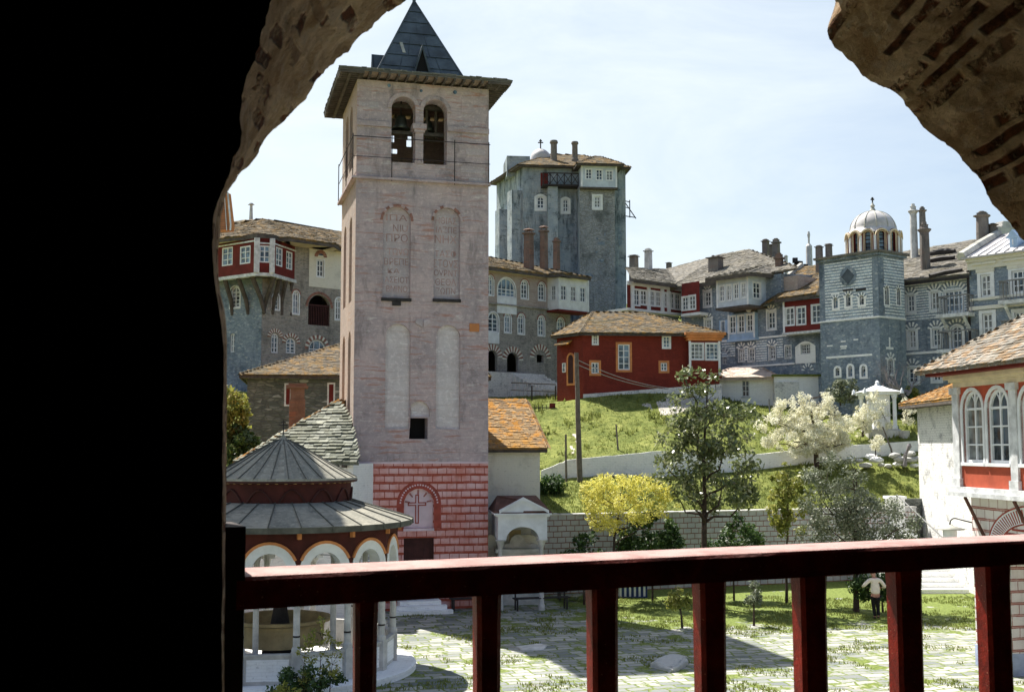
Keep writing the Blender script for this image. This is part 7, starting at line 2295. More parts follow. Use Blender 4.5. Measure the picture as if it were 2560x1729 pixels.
mb.poly([FH2.pt(hrr - .1, 0, 7), FH2.pt(hrr - .1, 8, 7), FH2.pt(hrr - .1, 8, he), FH2.pt(hrr - .1, 0, he)]); mb.poly([FHl.pt(0, 0, 7), FH2.pt(hrr - .1, 8, 7), FH2.pt(hrr - .1, 8, he), FHl.pt(0, 0, he)])
pz = FH2.uv(zD(700, 1535))[1]; pz2 = FH2.uv(zD(1165, 1500))[1]
mb.prism([FH2.pt(.0, -.12, 7), FH2.pt(hrr, -.12, 7), FH2.pt(hrr, -.12, pz2 + .3), FH2.pt(0, -.12, pz)], FH2.n * .118, 1)
mb.build('wall', [MT['red'], MT['whiterough']], rh)
for r_ in ww_: window(FH2, r_, rh, '', 2, 3, 'paint', 'glass', .06, .06, .04, False, .08)
for i, r_ in enumerate(ob_): window(FH2, r_, rh, '', 2, 4 if i == 0 else 2, 'paint', 'glassblue', .08, .07, .045, False, .14, 'orange')
Fhb = FH2.off(0, .45)
k0, k1 = Fhb.uv(zD(1290, 1280))[0], Fhb.uv(zD(1476, 1280))[0]
kw = [Fhb.rect(zD, 1300, 1232, 1376, 1328), Fhb.rect(zD, 1390, 1232, 1466, 1330)]
kz0, kz1 = kw[0][2] - 1.0, Fhb.uv(zD(1380, 1218))[1]
oriel(FH2, k0, k1, .45, kz0, kz1, kw, [], [], 'red', rh, 'paint', 'glassblue', 3, 4, 'redbay')
mb = MB()
for k in range(3): mb.fbox(Fhb, k0 - .1 - .1 * k, k1 + .1 + .1 * k, -.1 - .12 * k, .4, kz1 + .02 + .17 * k, kz1 + .17 + .17 * k + .018)
mb.build('cornice', MT['orange'], rh)
dd_ = FHl.rect(zD, 574, 1300, 606, 1470); mb = MB(); A = hole_poly(*dd_, 'r'); ring(mb, FHl, hole_poly(dd_[0] - .13, dd_[1] + .13, dd_[2] - .13, dd_[3] + .13, 'r'), A, -.06, .0, 0); mb.prism([FHl.pt(p[0], -.03, p[1]) for p in A], FHl.n * .02, 1)
mb.build('door', [MT['orange'], MT['doorwood']], rh)
r_ = FHl.rect(zD, 545, 1350, 556, 1405); window(FHl, (r_[0], r_[0] + .3, r_[2], r_[3]), rh, '', 1, 2, 'paint', 'glassblue', .0, .06, .04, name='side_window', y=-.06)
mb = MB(); r_ = FHl.rect(zD, 525, 1215, 597, 1238); mb.prism([FHl.pt(r_[0], -.01, r_[3]), FHl.pt(r_[1], -.01, r_[3]), FHl.pt(r_[1] + .1, -.45, r_[2]), FHl.pt(r_[0] - .1, -.45, r_[2])], (0, 0, -.08)); mb.build('door_canopy', MT['sl_orange'], rh)
cs = [FHl.pt(-.2, -.35, he), FH2.pt(-.22, -.35, he), FH2.pt(hrr + .25, -.55, he), FH2.pt(hrr + .25, 8.3, he), FHl.pt(-.2, 6, he)]
hr2 = at(zD(900, 1046), 76.2).z
rg = [FH2.pt(FH2.uv(zD(755, 1046))[0] + .3, 4.2, hr2), FH2.pt(FH2.uv(zD(1072, 1052))[0] + .3, 4.2, hr2)]
hip_roof(rh, cs, rg, 'sl_brown', .19, .28, faces=[(1, 2, 6, 5), (0, 1, 5), (2, 3, 6), (3, 4, 5, 6), (4, 0, 5)])

# ------------------------------------------------------------------ white huts
a = at(zH(1106, 120), 76.5)
Fh1 = Fac((a.x, a.y), (.98, -.2))
e1 = Fh1.uv(zH(1395, 120))[0]; hz1 = Fh1.uv(zH(1250, 82))[1]
h1o = thing('white_hut', 'small whitewashed hut with pale pink tiled roof and one window, beside the red house', 'hut', Fh1.pt(e1 / 2, 1.5, 8.4))
wr_ = Fh1.rect(zH, 1241, 96, 1275, 172)
mb = MB(); wallface(mb, Fh1, [(0, 6.5), (e1, 6.5), (e1, hz1), (0, hz1)], [hole_poly(*wr_)], .12, 0)
mb.poly([Fh1.pt(0, 0, 6.5), Fh1.pt(0, 4, 6.5), Fh1.pt(0, 4, hz1), Fh1.pt(0, 0, hz1)]); mb.poly([Fh1.pt(e1, 0, 6.5), Fh1.pt(e1, 4, 6.5), Fh1.pt(e1, 4, hz1), Fh1.pt(e1, 0, hz1)])
mb.build('wall', MT['white'], h1o); window(Fh1, wr_, h1o, '', 2, 3, 'paintw', 'glass', .08, .06, .04, True)
zr1 = at(zH(1330, 42), 78.6).z
cs = [Fh1.pt(-.3, -.4, hz1), Fh1.pt(e1 + .35, -.4, hz1), Fh1.pt(e1 + .35, 4.4, hz1), Fh1.pt(-.3, 4.4, hz1)]; rg = [Fh1.pt(1.0, 2, zr1), Fh1.pt(e1 - .7, 2, zr1)]
hip_roof(h1o, cs, rg, 'pinktile', .3, .3, faces=[(0, 1, 5, 4), (1, 2, 5), (2, 3, 4, 5), (3, 0, 4)], fascia='pinktile')
a = at(zH(1394, 150), 75.0)
Fh2 = Fac((a.x, a.y), (.99, -.1)); e2_ = Fh2.uv(zH(1756, 150))[0]
z2 = Fh2.uv(zH(1600, 76))[1]
h2o = thing('flat_roofed_hut', 'flat-roofed whitewashed hut with mossy top edge and dark doorway near the blossom tree', 'hut', Fh2.pt(e2_ / 2, 1.5, 8.2))
d2 = Fh2.rect(zH, 1718, 152, 1752, 236); msp = Fh2.uv(zH(1508, 150))[0]
mb = MB(); wallface(mb, Fh2, [(0, 6), (e2_, 6), (e2_, z2), (0, z2)], [hole_poly(*d2)], .3, 0)
mb.fbox(Fh2, 0, msp, -.10, -.002, 6, z2 - .35, 1); mb.fbox(Fh2, e2_ - 1.6, e2_ + .02, -.05, -.002, z2 - 1.25, z2 - 1.15, 0)
mb.poly([Fh2.pt(e2_, 0, 6), Fh2.pt(e2_, 4, 6), Fh2.pt(e2_, 4, z2), Fh2.pt(e2_, 0, z2)]); mb.poly([Fh2.pt(0, 0, 6), Fh2.pt(0, 4, 6), Fh2.pt(0, 4, z2), Fh2.pt(0, 0, z2)])
mb.poly([Fh2.pt(p[0], .3, p[1]) for p in hole_poly(*d2)], 2)
mb.build('wall', [MT['white'], MT['whiterough'], MT['dark']], h2o)
mb = MB(); mb.fbox(Fh2, -.12, e2_ + .12, -.16, 4.1, z2 + .001, z2 + .13); mb.build('roof_slab', MT['turf'], h2o)


# ------------------------------------------------------------------ little white shrine
sp = at(zS(415, 575), 66)
sh = thing('white_shrine', 'little white four-posted shrine with upturned roof corners among blossom', 'shrine', (sp.x, sp.y, sp.z))
k = 66 / 2853 / 3.569
wS, hS = 255 * k, 335 * k
mb = MB(); mb.box((sp.x, sp.y, sp.z - 1.5), (wS * 1.25, wS * 1.25, 1.62), .1); mb.box((sp.x, sp.y, sp.z + .121), (wS * 1.1, wS * 1.1, .08), .1); mb.build('base', MT['marble'], sh)
mb = MB(); mb.box((sp.x, sp.y, sp.z + .202), (wS * .62, wS * .62, hS - .2), .1); mb.build('body', MT['white'], sh)
for a, b in ((-1, -1), (1, -1), (1, 1), (-1, 1)):
    mb = MB(); q = Vector((sp.x + a * wS * .44, sp.y + b * wS * .44, sp.z + .202)); mb.lathe(q, [(.17, 0), (.17, .15), (.12, .2), (.11, hS - .45), (.17, hS - .35), (.17, hS - .2)], 10); mb.build('column', MT['paint'], sh)
mb = MB(); mb.box((sp.x, sp.y, sp.z + hS), (wS * 1.12, wS * 1.12, .16), .1)
top = Vector((sp.x, sp.y, sp.z + 432 * k)); cr_ = []
for a, b in ((-1, -1), (1, -1), (1, 1), (-1, 1)): cr_.append(Vector((sp.x + a * wS * .64, sp.y + b * wS * .64, sp.z + hS + .161)))
for i in range(4):
    a, b = cr_[i], cr_[(i + 1) % 4]; m = (a + b) / 2
    a2, b2 = a.lerp(top, .5) - Vector((0, 0, .05)), b.lerp(top, .5) - Vector((0, 0, .05))
    mb.poly([a, b, b2, a2]); mb.poly([a2, b2, top])
    mb.lathe(a - Vector((0, 0, .05)), [(.13, -.05), (.10, .06), (.07, .16), (.03, .24), (.001, .26)], 8)
mb.lathe(top - Vector((0, 0, .05)), [(.16, 0), (.08, .1), (.12, .18), (.001, .28)], 10); mb.build('roof', MT['paint'], sh)
bk = at(zS(645, 600), 65); mb = MB(); mb.lathe((bk.x, bk.y, bk.z - .35), [(.01, 0), (.22, 0), (.3, .45), (.33, .62), (.28, .62), (.2, .1)], 12)
tag(mb.build('stone_urn', MT['marble']), 'small pale stone urn on the grass right of the white shrine', 'urn')

# ------------------------------------------------------------------ poles, wires, fence
def pole(nm, xb, yb, xt, yt, d, r0, r1, lab, cat='pole', grp=None, mat='wood'):
    a, b = at(zV(xb, yb), d), at(zV(xt, yt), d)
    mb = MB(); n = 6
    pts = [a.lerp(b, i / n) + Vector((noise.noise(Vector((i, d, 0))) * .02, 0, 0)) for i in range(n + 1)]
    pts[0].z -= .3
    mb.tube(pts, [r0 + (r1 - r0) * i / n for i in range(n + 1)], 8)
    return tag(mb.build(nm, MT[mat]), lab, cat, grp), a, b
_, pa, pb_ = pole('utility_pole', 1316, 1090, 1308, 800, 59.5, .15, .11, 'tall grey wooden utility pole by the white meadow wall')
pole('fence_post', 1285, 1080, 1284, 985, 59.3, .06, .05, 'thin dark post by the white wall left of the utility pole')
pole('fence_post', 1405, 1050, 1398, 962, 62, .06, .04, 'thin leaning dark post on the meadow right of the utility pole')
pole('fence_post', 2026, 1028, 2003, 968, 63.3, .05, .035, 'crooked thin stake at the white wall below the shrine')
pole('clothes_post', 1748, 945, 1745, 905, 70, .05, .04, 'thin pale metal post before the flat-roofed hut', mat='wire')
mb = MB()
def cable(a, b, sag, r=.02):
    mb.tube([a.lerp(b, i / 14) - Vector((0, 0, sag * 4 * (i / 14) * (1 - i / 14))) for i in range(15)], r, 4)
for dz in (0, .25):
    cable(pb_ + Vector((0, 0, -.35 - dz)), at(zE(395, 1478), 70) + Vector((0, 0, -dz * .3)), .25)
tag(mb.build('overhead_wire', MT['wire']), 'pair of thin grey wires sagging from the wooden pole across the red house', 'wire')
fp = at(zV(1226, 965), 70)
fe = thing('garden_fence', 'short rusty slatted fence on a white block beside the orange chapel roof', 'fence', (fp.x, fp.y, fp.z))
FF = Fac((fp.x - .9, fp.y), (.99, .1))
zf0, zf1 = FF.uv(zV(1240, 950))[1], FF.uv(zV(1240, 918))[1]
mb = MB(); mb.fbox(FF, -1.2, 1.85, 0, .5, zf0 - 1.2, zf0); mb.build('base', MT['whiterough'], fe)
mb = MB()
for i in range(12): mb.fbox(FF, -1.1 + i * .24, -1.06 + i * .24, .2, .24, zf0 + .001, zf1)
mb.fbox(FF, -1.2, 1.8, .19, .25, zf1 - .2, zf1 - .14); mb.build('pickets', MT['iron'], fe)
mb = MB(); mb.fbox(FF, 1.5, 1.86, .1, .16, zf0 + .002, zf1 + .1); mb.build('red_panel', MT['redbay'], fe)
mb = MB()
for x in (1207, 1261):
    a, b = at(zV(x, 912), 78), at(zV(x, 875), 78); mb.tube([a - Vector((0, 0, .6)), b], .05, 6)
a, b = at(zV(1160, 868), 78), at(zV(1262, 872), 78); mb.tube([a, b], .04, 6); mb.tube([a - Vector((0, 0, .5)), b - Vector((0, 0, .5))], .03, 6)
tag(mb.build('terrace_railing', MT['iron']), 'dark iron terrace railing before the wing, left of the red house', 'railing')
# rocks along the right end of the white wall
r_ = random.Random(3)
for i, (x, y, s) in enumerate(((150, 800, .5), (240, 805, .42), (300, 850, .55), (395, 800, .6), (440, 845, .35), (500, 855, .45), (575, 840, .4), (610, 795, .6), (690, 800, .55), (735, 850, .38), (560, 760, .5), (700, 745, .5), (350, 770, .5), (640, 850, .35), (740, 790, .5))):
    q = at(zS(x, y), 61.5 + r_.uniform(-.3, .6))
    bm = bmesh.new(); bmesh.ops.create_icosphere(bm, subdivisions=2, radius=1)
    for v in bm.verts:
        v.co *= 1 + .28 * noise.noise(v.co * 1.5 + Vector((i * 5, 0, 0)))
        s2 = s * .5; v.co.x *= s2 * 1.4; v.co.y *= s2; v.co.z *= s2 * .6
    me = bpy.data.meshes.new('rock'); bm.to_mesh(me); bm.free(); me.materials.append(MT['rock'] if i % 3 else MT['white'])
    o = bpy.data.objects.new('rock', me); C.objects.link(o); o.location = (q.x, q.y, q.z - .1); o.rotation_euler.z = r_.uniform(0, 3)
    tag(o, 'pale tumbled stone along the foot of the right end of the meadow wall', 'rock', 'stones below the meadow wall')
a = at(zS(650, 820), 61.3); b = at(zS(690, 672), 61.3)
mb = MB(); mb.tube([a - Vector((0, 0, .3)), a.lerp(b, .3) + Vector((-.05, 0, 0)), a.lerp(b, .6) + Vector((-.0, 0, 0)), a.lerp(b, .85) + Vector((.04, 0, 0)), b], [.12, .1, .08, .13, .06], 8)
tag(mb.build('tree_stump', MT['barkgrey']), 'bent grey dead stump beside the stones under the meadow wall', 'stump')

# ------------------------------------------------------------------ courtyard objects
q = atz(zL(1480, 205), 0)
pt_ = thing('striped_planter', 'navy blue planter with white vertical stripes on the courtyard edge', 'planter', (q.x, q.y, 0))
wpl = (atz(zL(1625, 205), 0) - atz(zL(1352, 205), 0)).length
hpl = 1.05
mb = MB(); mb.box((q.x, q.y + .5, 0), (wpl, 1.0, hpl), .05); mb.build('box', MT['bluewood'], pt_)
mb = MB()
for i in range(6):
    f = -.46 + .92 * i / 5.4
    mb.box((q.x + wpl * f, q.y + .5 + wpl * f * .05, .05), (.09, 1.04, hpl - .1), .05)
for i in range(4):
    mb.box((q.x + .025 - .2, q.y + .1 + i * .27, .06), (wpl + .04, .09, hpl - .12), .05)
mb.build('stripes', MT['paint'], pt_)
def slab(zf, pts, h, lab, mat):
    P = [atz(zf(*p), 0) for p in pts]
    c_ = sum(P, Vector()) / len(P)
    bm = bmesh.new(); bmesh.ops.create_icosphere(bm, subdivisions=4, radius=1)
    for v in bm.verts:
        a = math.atan2(v.co.y, v.co.x)
        best = 1.0
        for p, q in zip(P, P[1:] + P[:1]):     # outline radius in this direction
            dx, dy = math.cos(a), math.sin(a); ex, ey = q.x - p.x, q.y - p.y; px, py = p.x - c_.x, p.y - c_.y
            den = dx * ey - dy * ex
            if abs(den) > 1e-9:
                t = (px * ey - py * ex) / den; s_ = (px * dy - py * dx) / den
                if t > 0 and -.001 <= s_ <= 1.001: best = t
        rr_ = math.hypot(v.co.x, v.co.y) ** .55 if math.hypot(v.co.x, v.co.y) > 0 else 0
        zz = max(0, v.co.z) ** .35 * h
        wob_ = 1 + .12 * noise.noise(Vector((v.co.x * 3, v.co.y * 3, h * 9)))
        v.co = Vector((math.cos(a) * best * rr_ * wob_, math.sin(a) * best * rr_ * wob_, zz * (1 + .5 * noise.fractal(Vector((v.co.x * 3, v.co.y * 3, 5)), 1, 2, 4)) if v.co.z > 0 else -.02))
    bmesh.ops.recalc_face_normals(bm, faces=bm.faces)
    me = bpy.data.meshes.new('slab'); bm.to_mesh(me); bm.free(); me.materials.append(MT[mat])
    o = bpy.data.objects.new('stone_slab', me); C.objects.link(o); o.location = (c_.x, c_.y, 0)
    tag(o, lab, 'stone slab')
slab(zL, [(1655, 875), (1720, 835), (1790, 800), (2000, 798), (2015, 850), (1930, 905), (1860, 930), (1740, 905)], .16, 'large rough pale stone slab lying among grass in the tower shadow', 'rock')
slab(zL, [(345, 690), (480, 668), (600, 660), (650, 680), (620, 715), (420, 728)], .05, 'flat pale stone slab at the sunlit edge of the tower shadow', 'marble')
# bench posts near the canopy
FBn = Fac(atz(zL(372, 345), 0).to_tuple()[:2], (.97, .25))
u1 = 1.3
bench(FBn, -.1, 2.2, .6, 'dark wooden bench in the shade before the canopied fountain', .85)
q = atz(zL(820, 240), 0)
tb = thing('small_table', 'small dark table with thin legs at the sunlit corner by the canopied fountain', 'table', (q.x + .3, q.y, 0))
mb = MB(); mb.box((q.x + .4, q.y + .3, .72), (1.5, .8, .05), .2); mb.build('tabletop', MT['wood'], tb)
for dx, dy in ((-.2, 0), (.9, .15), (-.25, .6), (.85, .75)):
    mb = MB(); mb.box((q.x + dx, q.y + dy, 0), (.06, .06, .719)); mb.build('leg', MT['iron'], tb)
# stone seat near the right pier
q = atz(zG(882, 1490), 0)
mb = MB(); mb.box((q.x + .6, q.y + .5, 0), (1.3, .16, .42), 1.4); mb.box((q.x + .5, q.y + 1.6, 0), (1.3, .16, .42), 1.4)
mb.box((q.x + .5, q.y + 1.05, .421), (.6, 1.9, .12), -.1)
tag(mb.build('stone_bench', MT['white']), 'low white stone bench inside the striped arch at the right edge', 'bench')
# planked orange oriel at the far left, behind the dark jamb
a = at(zB(18, 250), 38.3)
ob = thing('wooden_oriel', 'orange planked wooden oriel peeking past the dark wall edge at left', 'oriel', (a.x - 1, a.y + 1, 3))
Fw = Fac((a.x - 3.0, a.y + .5), (.98, -.2))
u1 = Fw.uv(zB(100, 262))[0]; ub = Fw.uv(zB(60, 20))[0]; z0 = Fw.uv(zB(60, 262))[1]; zt_ = Fw.uv(zB(62, 5))[1]
mb = MB()
P = [(-1.5, z0), (u1, z0), (u1 + .02, z0 + .18), (ub + .1, zt_), (-1.5, zt_ + 1.5)]
mb.prism([Fw.pt(p[0], 0, p[1]) for p in P], Fw.n * .25)
for i in range(22): mb.fbox(Fw, 0, u1 - .05 - (u1 - ub) * i / 22, -.02, -.001, z0 + .06 + (zt_ - z0) * i / 22, z0 + .06 + (zt_ - z0) * i / 22 + .02, 1)
mb.build('planks', [MT['orange'], MT['brickred']], ob)
mb = MB(); mb.tube([Fw.pt(u1, -.04, z0), Fw.pt(u1 + .01, -.04, z0 + .2), Fw.pt(ub + .12, -.04, zt_)], .03, 6); mb.tube([Fw.pt(u1 - .13, -.04, z0), Fw.pt(ub, -.04, zt_)], .015, 6)
mb.build('corner_board', MT['paintw'], ob)
mb = MB()
for u_ in (.2, 1.6): mb.tube([Fw.pt(u_ + .6, .12, z0 - .01), Fw.pt(u_ - 2.2, .5, z0 - 2.4)], .08, 6)
mb.build('bracket', MT['rafter'], ob)

# ------------------------------------------------------------------ trees and shrubs
def leaves(name, parent, mat, clumps, n, size, seed, squash=.85, up=.3):
    r = np.random.RandomState(seed)
    cen = np.array([c[0] for c in clumps]); rad = np.array([c[1] for c in clumps])
    wts = rad ** 2.2; wts /= wts.sum()
    idx = r.choice(len(clumps), n, p=wts)
    d = r.normal(size=(n, 3)); d /= np.linalg.norm(d, axis=1)[:, None]
    rr_ = rad[idx] * np.power(r.uniform(0, 1, n), .42)
    pos = cen[idx] + d * rr_[:, None] * np.array([1, 1, squash])
    nr = d * .6 + r.normal(size=(n, 3)) * .7; nr[:, 2] += up
    nr /= np.linalg.norm(nr, axis=1)[:, None]
    t = np.cross(nr, r.normal(size=(n, 3))); t /= np.linalg.norm(t, axis=1)[:, None]
    b = np.cross(nr, t)
    s = size * r.uniform(.6, 1.35, n)[:, None]
    V = np.empty((n, 4, 3))
    V[:, 0] = pos - t * s; V[:, 1] = pos + b * s * .48 - nr * s * .1; V[:, 2] = pos + t * s - nr * s * .15; V[:, 3] = pos - b * s * .48 - nr * s * .1
    ct = r.uniform(-.22, .22, len(clumps))
    tint = np.clip(.42 + ct[idx] + r.normal(0, .22, n), 0, 1)
    o0 = WLOC[parent.name]
    V = V.reshape(-1, 3) - np.array(o0)
    me = bpy.data.meshes.new(name)
    me.vertices.add(4 * n); me.vertices.foreach_set('co', V.ravel())
    me.loops.add(4 * n); me.loops.foreach_set('vertex_index', np.arange(4 * n))
    me.polygons.add(n); me.polygons.foreach_set('loop_start', np.arange(0, 4 * n, 4)); me.polygons.foreach_set('loop_total', np.full(n, 4))
    me.materials.append(MT[mat])
    a = me.attributes.new('tint', 'FLOAT', 'FACE'); a.data.foreach_set('value', tint)
    me.update(); me.validate()
    o = bpy.data.objects.new(name, me); C.objects.link(o); o.parent = parent; WLOC[o.name] = o0
    return o
def tree(kind, label, cat, base, trunk_h, trunk_r, blobs, nclump, clump_r, nleaf, leaf, mat, bark='bark', seed=1, lean=(0, 0), group=None, stems=1, fork=.55, leafname='crown'):
    """blobs: (centre, radii) ellipsoids that outline the crown"""
    r = random.Random(seed)
    t = thing(kind, label, cat, base, group)
    base = Vector(base)
    vol = [b[1][0] * b[1][1] * b[1][2] for b in blobs]
    cl = []
    for _ in range(nclump):
        c, rad = r.choices(blobs, vol)[0]
        while True:
            v = Vector((r.uniform(-1, 1), r.uniform(-1, 1), r.uniform(-1, 1)))
            if .25 < v.length < 1: break
        v = v.normalized() * v.length ** .6
        p = Vector(c) + Vector((v.x * rad[0], v.y * rad[1], v.z * rad[2]))
        cl.append((p, clump_r * r.uniform(.55, 1.35)))
    mb = MB()
    topz = max(c[0].z for c in cl)
    axis = []
    H_ = (topz - base.z) * .93
    n = 9
    cx = sum(c[0].x for c in cl) / len(cl); cy = sum(c[0].y for c in cl) / len(cl)
    for i in range(n + 1):
        f = i / n
        axis.append(base + Vector(((cx - base.x) * f ** 1.5 + r.uniform(-.05, .05) * f * H_ * .3, (cy - base.y) * f ** 1.5, H_ * f)))
    axis[0].z -= .15
    for s_ in range(stems):
        off = Vector((r.uniform(-.12, .12), r.uniform(-.1, .1), 0)) * (s_ > 0)
        mb.tube([p + off * (1 + 6 * i / n) for i, p in enumerate(axis)], [trunk_r * (1 - .86 * (i / n) ** .8) * (1 if s_ == 0 else .7) for i in range(n + 1)], 8)
    K = max(4, min(16, len(cl) // 9))
    ends = [r.choice(cl)[0]]
    while len(ends) < K:
        cand = [r.choice(cl)[0] for _ in range(24)]
        ends.append(max(cand, key=lambda p: min((p - e).length for e in ends)))
    nodes = []
    for p in ends:
        f = max(trunk_h / H_ * .8, min(.85, (p.z - base.z) / H_ - r.uniform(.12, .36) * (1 - .4 * (p.z - base.z) / H_)))
        i = min(n - 1, int(f * n)); q = axis[i].lerp(axis[i + 1], f * n - i)
        L = (p - q).length
        pts = [q]
        for k in (.25, .5, .75, 1):
            w = q.lerp(p, k) + Vector((r.uniform(-.1, .1) * L, r.uniform(-.1, .1) * L, (r.uniform(-.06, .08) - .10 * math.sin(math.pi * k)) * L)) * (k < 1)
            pts.append(w)
        br = trunk_r * (.5 - .3 * f)
        mb.tube(pts, [br, br * .8, br * .6, br * .42, br * .22], 6)
        for a, b, k in zip(pts, pts[1:], range(4)):
            nodes += [(a.lerp(b, .5), br * (.7 - .13 * k)), (b, br * (.6 - .13 * k))]
    nodes += [(a, trunk_r * .35) for a in axis[int(n * .6):]]
    for p, rad in cl:
        q, qr = min(nodes, key=lambda nd: (nd[0] - p).length + max(0, nd[0].z - p.z) * .7)
        m = q.lerp(p, .55) + Vector((r.uniform(-.12, .12), r.uniform(-.12, .12), r.uniform(-.1, .02))) * (q - p).length
        tr_ = max(.008, qr * .38)
        mb.tube([q, m, p], [tr_, tr_ * .65, tr_ * .3], 4)
    mb.build('trunk', MT[bark], t)
    leaves(leafname, t, mat, cl, nleaf, leaf, seed)
    return t
def vb(x, y, rx, ry, d, rdep=None):              # crown ellipsoid from its outline in the photograph and its distance
    c = at(zV(x, y), d); s = d / 2590
    return ((c.x, c.y, c.z), (rx * s, (rdep if rdep else rx * .85) * s, ry * s))
def gnd(x, d, z=0.0): p = at(zV(x, 1250), d); return (p.x, p.y, z)
d = 47.0
tree('magnolia_tree', 'tall dark glossy-leaved tree with bare lower trunk in the middle of the garden', 'tree', gnd(1597, d), 4.2, .17,
     [vb(1592, 850, 52, 42, d), vb(1580, 925, 66, 50, d), vb(1610, 980, 90, 60, d), vb(1675, 935, 46, 26, d), vb(1560, 1050, 80, 60, d), vb(1650, 1060, 66, 60, d), vb(1620, 1120, 92, 32, d), vb(1530, 1010, 30, 26, d), vb(1710, 1110, 24, 34, d)],
     200, .36, 7000, .105, 'lf_mag', seed=3)
d = 48.0
tree('yellow_tree', 'round-crowned tree covered in bright yellow blossom before the grey wall', 'tree', gnd(1384, d), 2.3, .11,
     [vb(1395, 1108, 80, 30, d), vb(1345, 1136, 36, 26, d), vb(1465, 1112, 62, 30, d), vb(1415, 1160, 95, 26, d), vb(1505, 1150, 34, 24, d), vb(1440, 1084, 44, 20, d), vb(1390, 1190, 50, 18, d)], 200, .25, 9500, .055, 'lf_yel', seed=5)
tree('young_tree', 'slim young tree with yellow-green leaves in front of the grey wall', 'tree', gnd(1783, d), 1.6, .07,
     [vb(1788, 1080, 40, 30, d), vb(1800, 1130, 44, 40, d), vb(1765, 1150, 30, 34, d), vb(1795, 1195, 30, 24, d)], 60, .24, 2300, .095, 'lf_young', seed=8)
d = 45.5
tree('olive_tree', 'broad silvery grey-green olive tree left of the white stone stair', 'tree', gnd(1940, d), 1.8, .13,
     [vb(1895, 1080, 58, 44, d), vb(1900, 1150, 75, 60, d), vb(1960, 1170, 80, 56, d), vb(1870, 1205, 50, 30, d), vb(2030, 1180, 52, 42, d), vb(1980, 1225, 90, 22, d), vb(2050, 1215, 40, 20, d)], 230, .33, 13000, .06, 'lf_olive', seed=11)
d = 62.0
zb_ = at(zV(1860, 1055), d).z
tree('blossom_tree', 'wide tree in full white blossom on the meadow before the flat-roofed hut', 'tree', gnd(1858, d, zb_), 1.5, .16,
     [vb(1800, 935, 40, 44, d), vb(1850, 905, 40, 20, d), vb(1860, 960, 72, 50, d), vb(1755, 975, 48, 34, d), vb(1830, 1000, 90, 36, d), vb(1900, 985, 36, 40, d)], 340, .25, 27000, .055, 'lf_blo', seed=13)
d = 64.5
zb_ = at(zV(1965, 985), d).z
tree('blossom_shrub', 'loose white-blossomed shrub growing around the little shrine', 'shrub', gnd(1965, d, zb_), .6, .07,
     [vb(1960, 945, 30, 30, d), vb(1985, 920, 26, 30, d), vb(1945, 965, 32, 22, d), vb(2005, 955, 16, 26, d)], 60, .27, 4200, .06, 'lf_blo', seed=17)
d = 61.0
zb_ = at(zV(1993, 1028), d).z
tree('blossom_sapling', 'tiny white-blossomed sapling in front of the right end of the meadow wall', 'sapling', gnd(1993, d, zb_), .4, .03, [vb(1993, 1005, 17, 18, d), vb(1990, 985, 8, 12, d)], 16, .2, 900, .05, 'lf_blo', seed=19)
d = 62.5
zb_ = at(zV(2052, 950), d).z
tree('blossom_sapling', 'thin blossoming sapling against the rough white building near the shrine', 'sapling', gnd(2065, d, zb_), .4, .03, [vb(2066, 945, 14, 26, d), vb(2060, 920, 10, 16, d)], 14, .2, 600, .05, 'lf_blo', seed=20)
def shrub(label, x, y, rx, ry, d, mat, n, leaf, seed, z=0.0, nm='garden_shrub', nc=40, cr=.3, grp=None):
    return tree(nm, label, 'shrub', gnd(x, d, z), .25, .05, [vb(x, y, rx, ry, d), vb(x - rx * .4, y + ry * .4, rx * .7, ry * .6, d), vb(x + rx * .45, y + ry * .3, rx * .6, ry * .7, d)], nc, cr, n, leaf, mat, seed=seed, group=grp)
shrub('dense dark green shrub under the yellow tree, against the grey wall', 1480, 1235, 74, 74, 48.6, 'lf_bush', 6500, .09, 23, nc=70)
shrub('dark spreading shrub right of the magnolia trunk, against the grey wall', 1664, 1225, 62, 66, 48.8, 'lf_bush', 4600, .085, 24, nc=60)
shrub('small dark bush at the left end of the grey wall', 1325, 1262, 46, 46, 47.5, 'lf_bush', 2400, .085, 25)
shrub('low dark hedge behind the walking man', 2000, 1330, 60, 26, 45.3, 'lf_bush', 2600, .08, 26)
shrub('little bushy sapling on the courtyard lawn, left of its twin', 1546, 1352, 26, 26, 41.5, 'lf_young', 700, .07, 27, nm='courtyard_sapling', nc=16, cr=.2)
shrub('little grey-green sapling on the courtyard lawn, right of its twin', 1708, 1345, 18, 28, 42.0, 'lf_olive', 650, .06, 28, nm='courtyard_sapling', nc=16, cr=.18)
shrub('grassy green bush below the white wall, left end of the lawn', 1248, 1100, 30, 18, 56.5, 'lf_bush', 1400, .09, 29, at(zV(1248, 1115), 56.5).z)
shrub('dark green bush at the foot of the stone keep', 1545, 690, 60, 26, 100, 'lf_bush', 1500, .16, 30, at(zV(1545, 730), 100).z, nc=40, cr=.6)
shrub('sunlit bush with pale leaves behind the fountain pavilion at the far left', 528, 940, 34, 60, 53, 'lf_young', 2600, .11, 31, 3.0, nc=50)
shrub('dark leafy bush below the stone house at the far left', 540, 1010, 50, 50, 52.5, 'lf_bush', 2600, .11, 32, 2.5, nc=50)
shrub('leafy sunlit bush in front of the fountain parapet', 650, 1582, 34, 26, 28.3, 'lf_young', 600, .075, 33, nc=18, cr=.18)
shrub('dark tangled bush at the foot of the fountain parapet', 690, 1545, 84, 22, 29.6, 'lf_bush', 1700, .06, 34, nc=40, cr=.18)
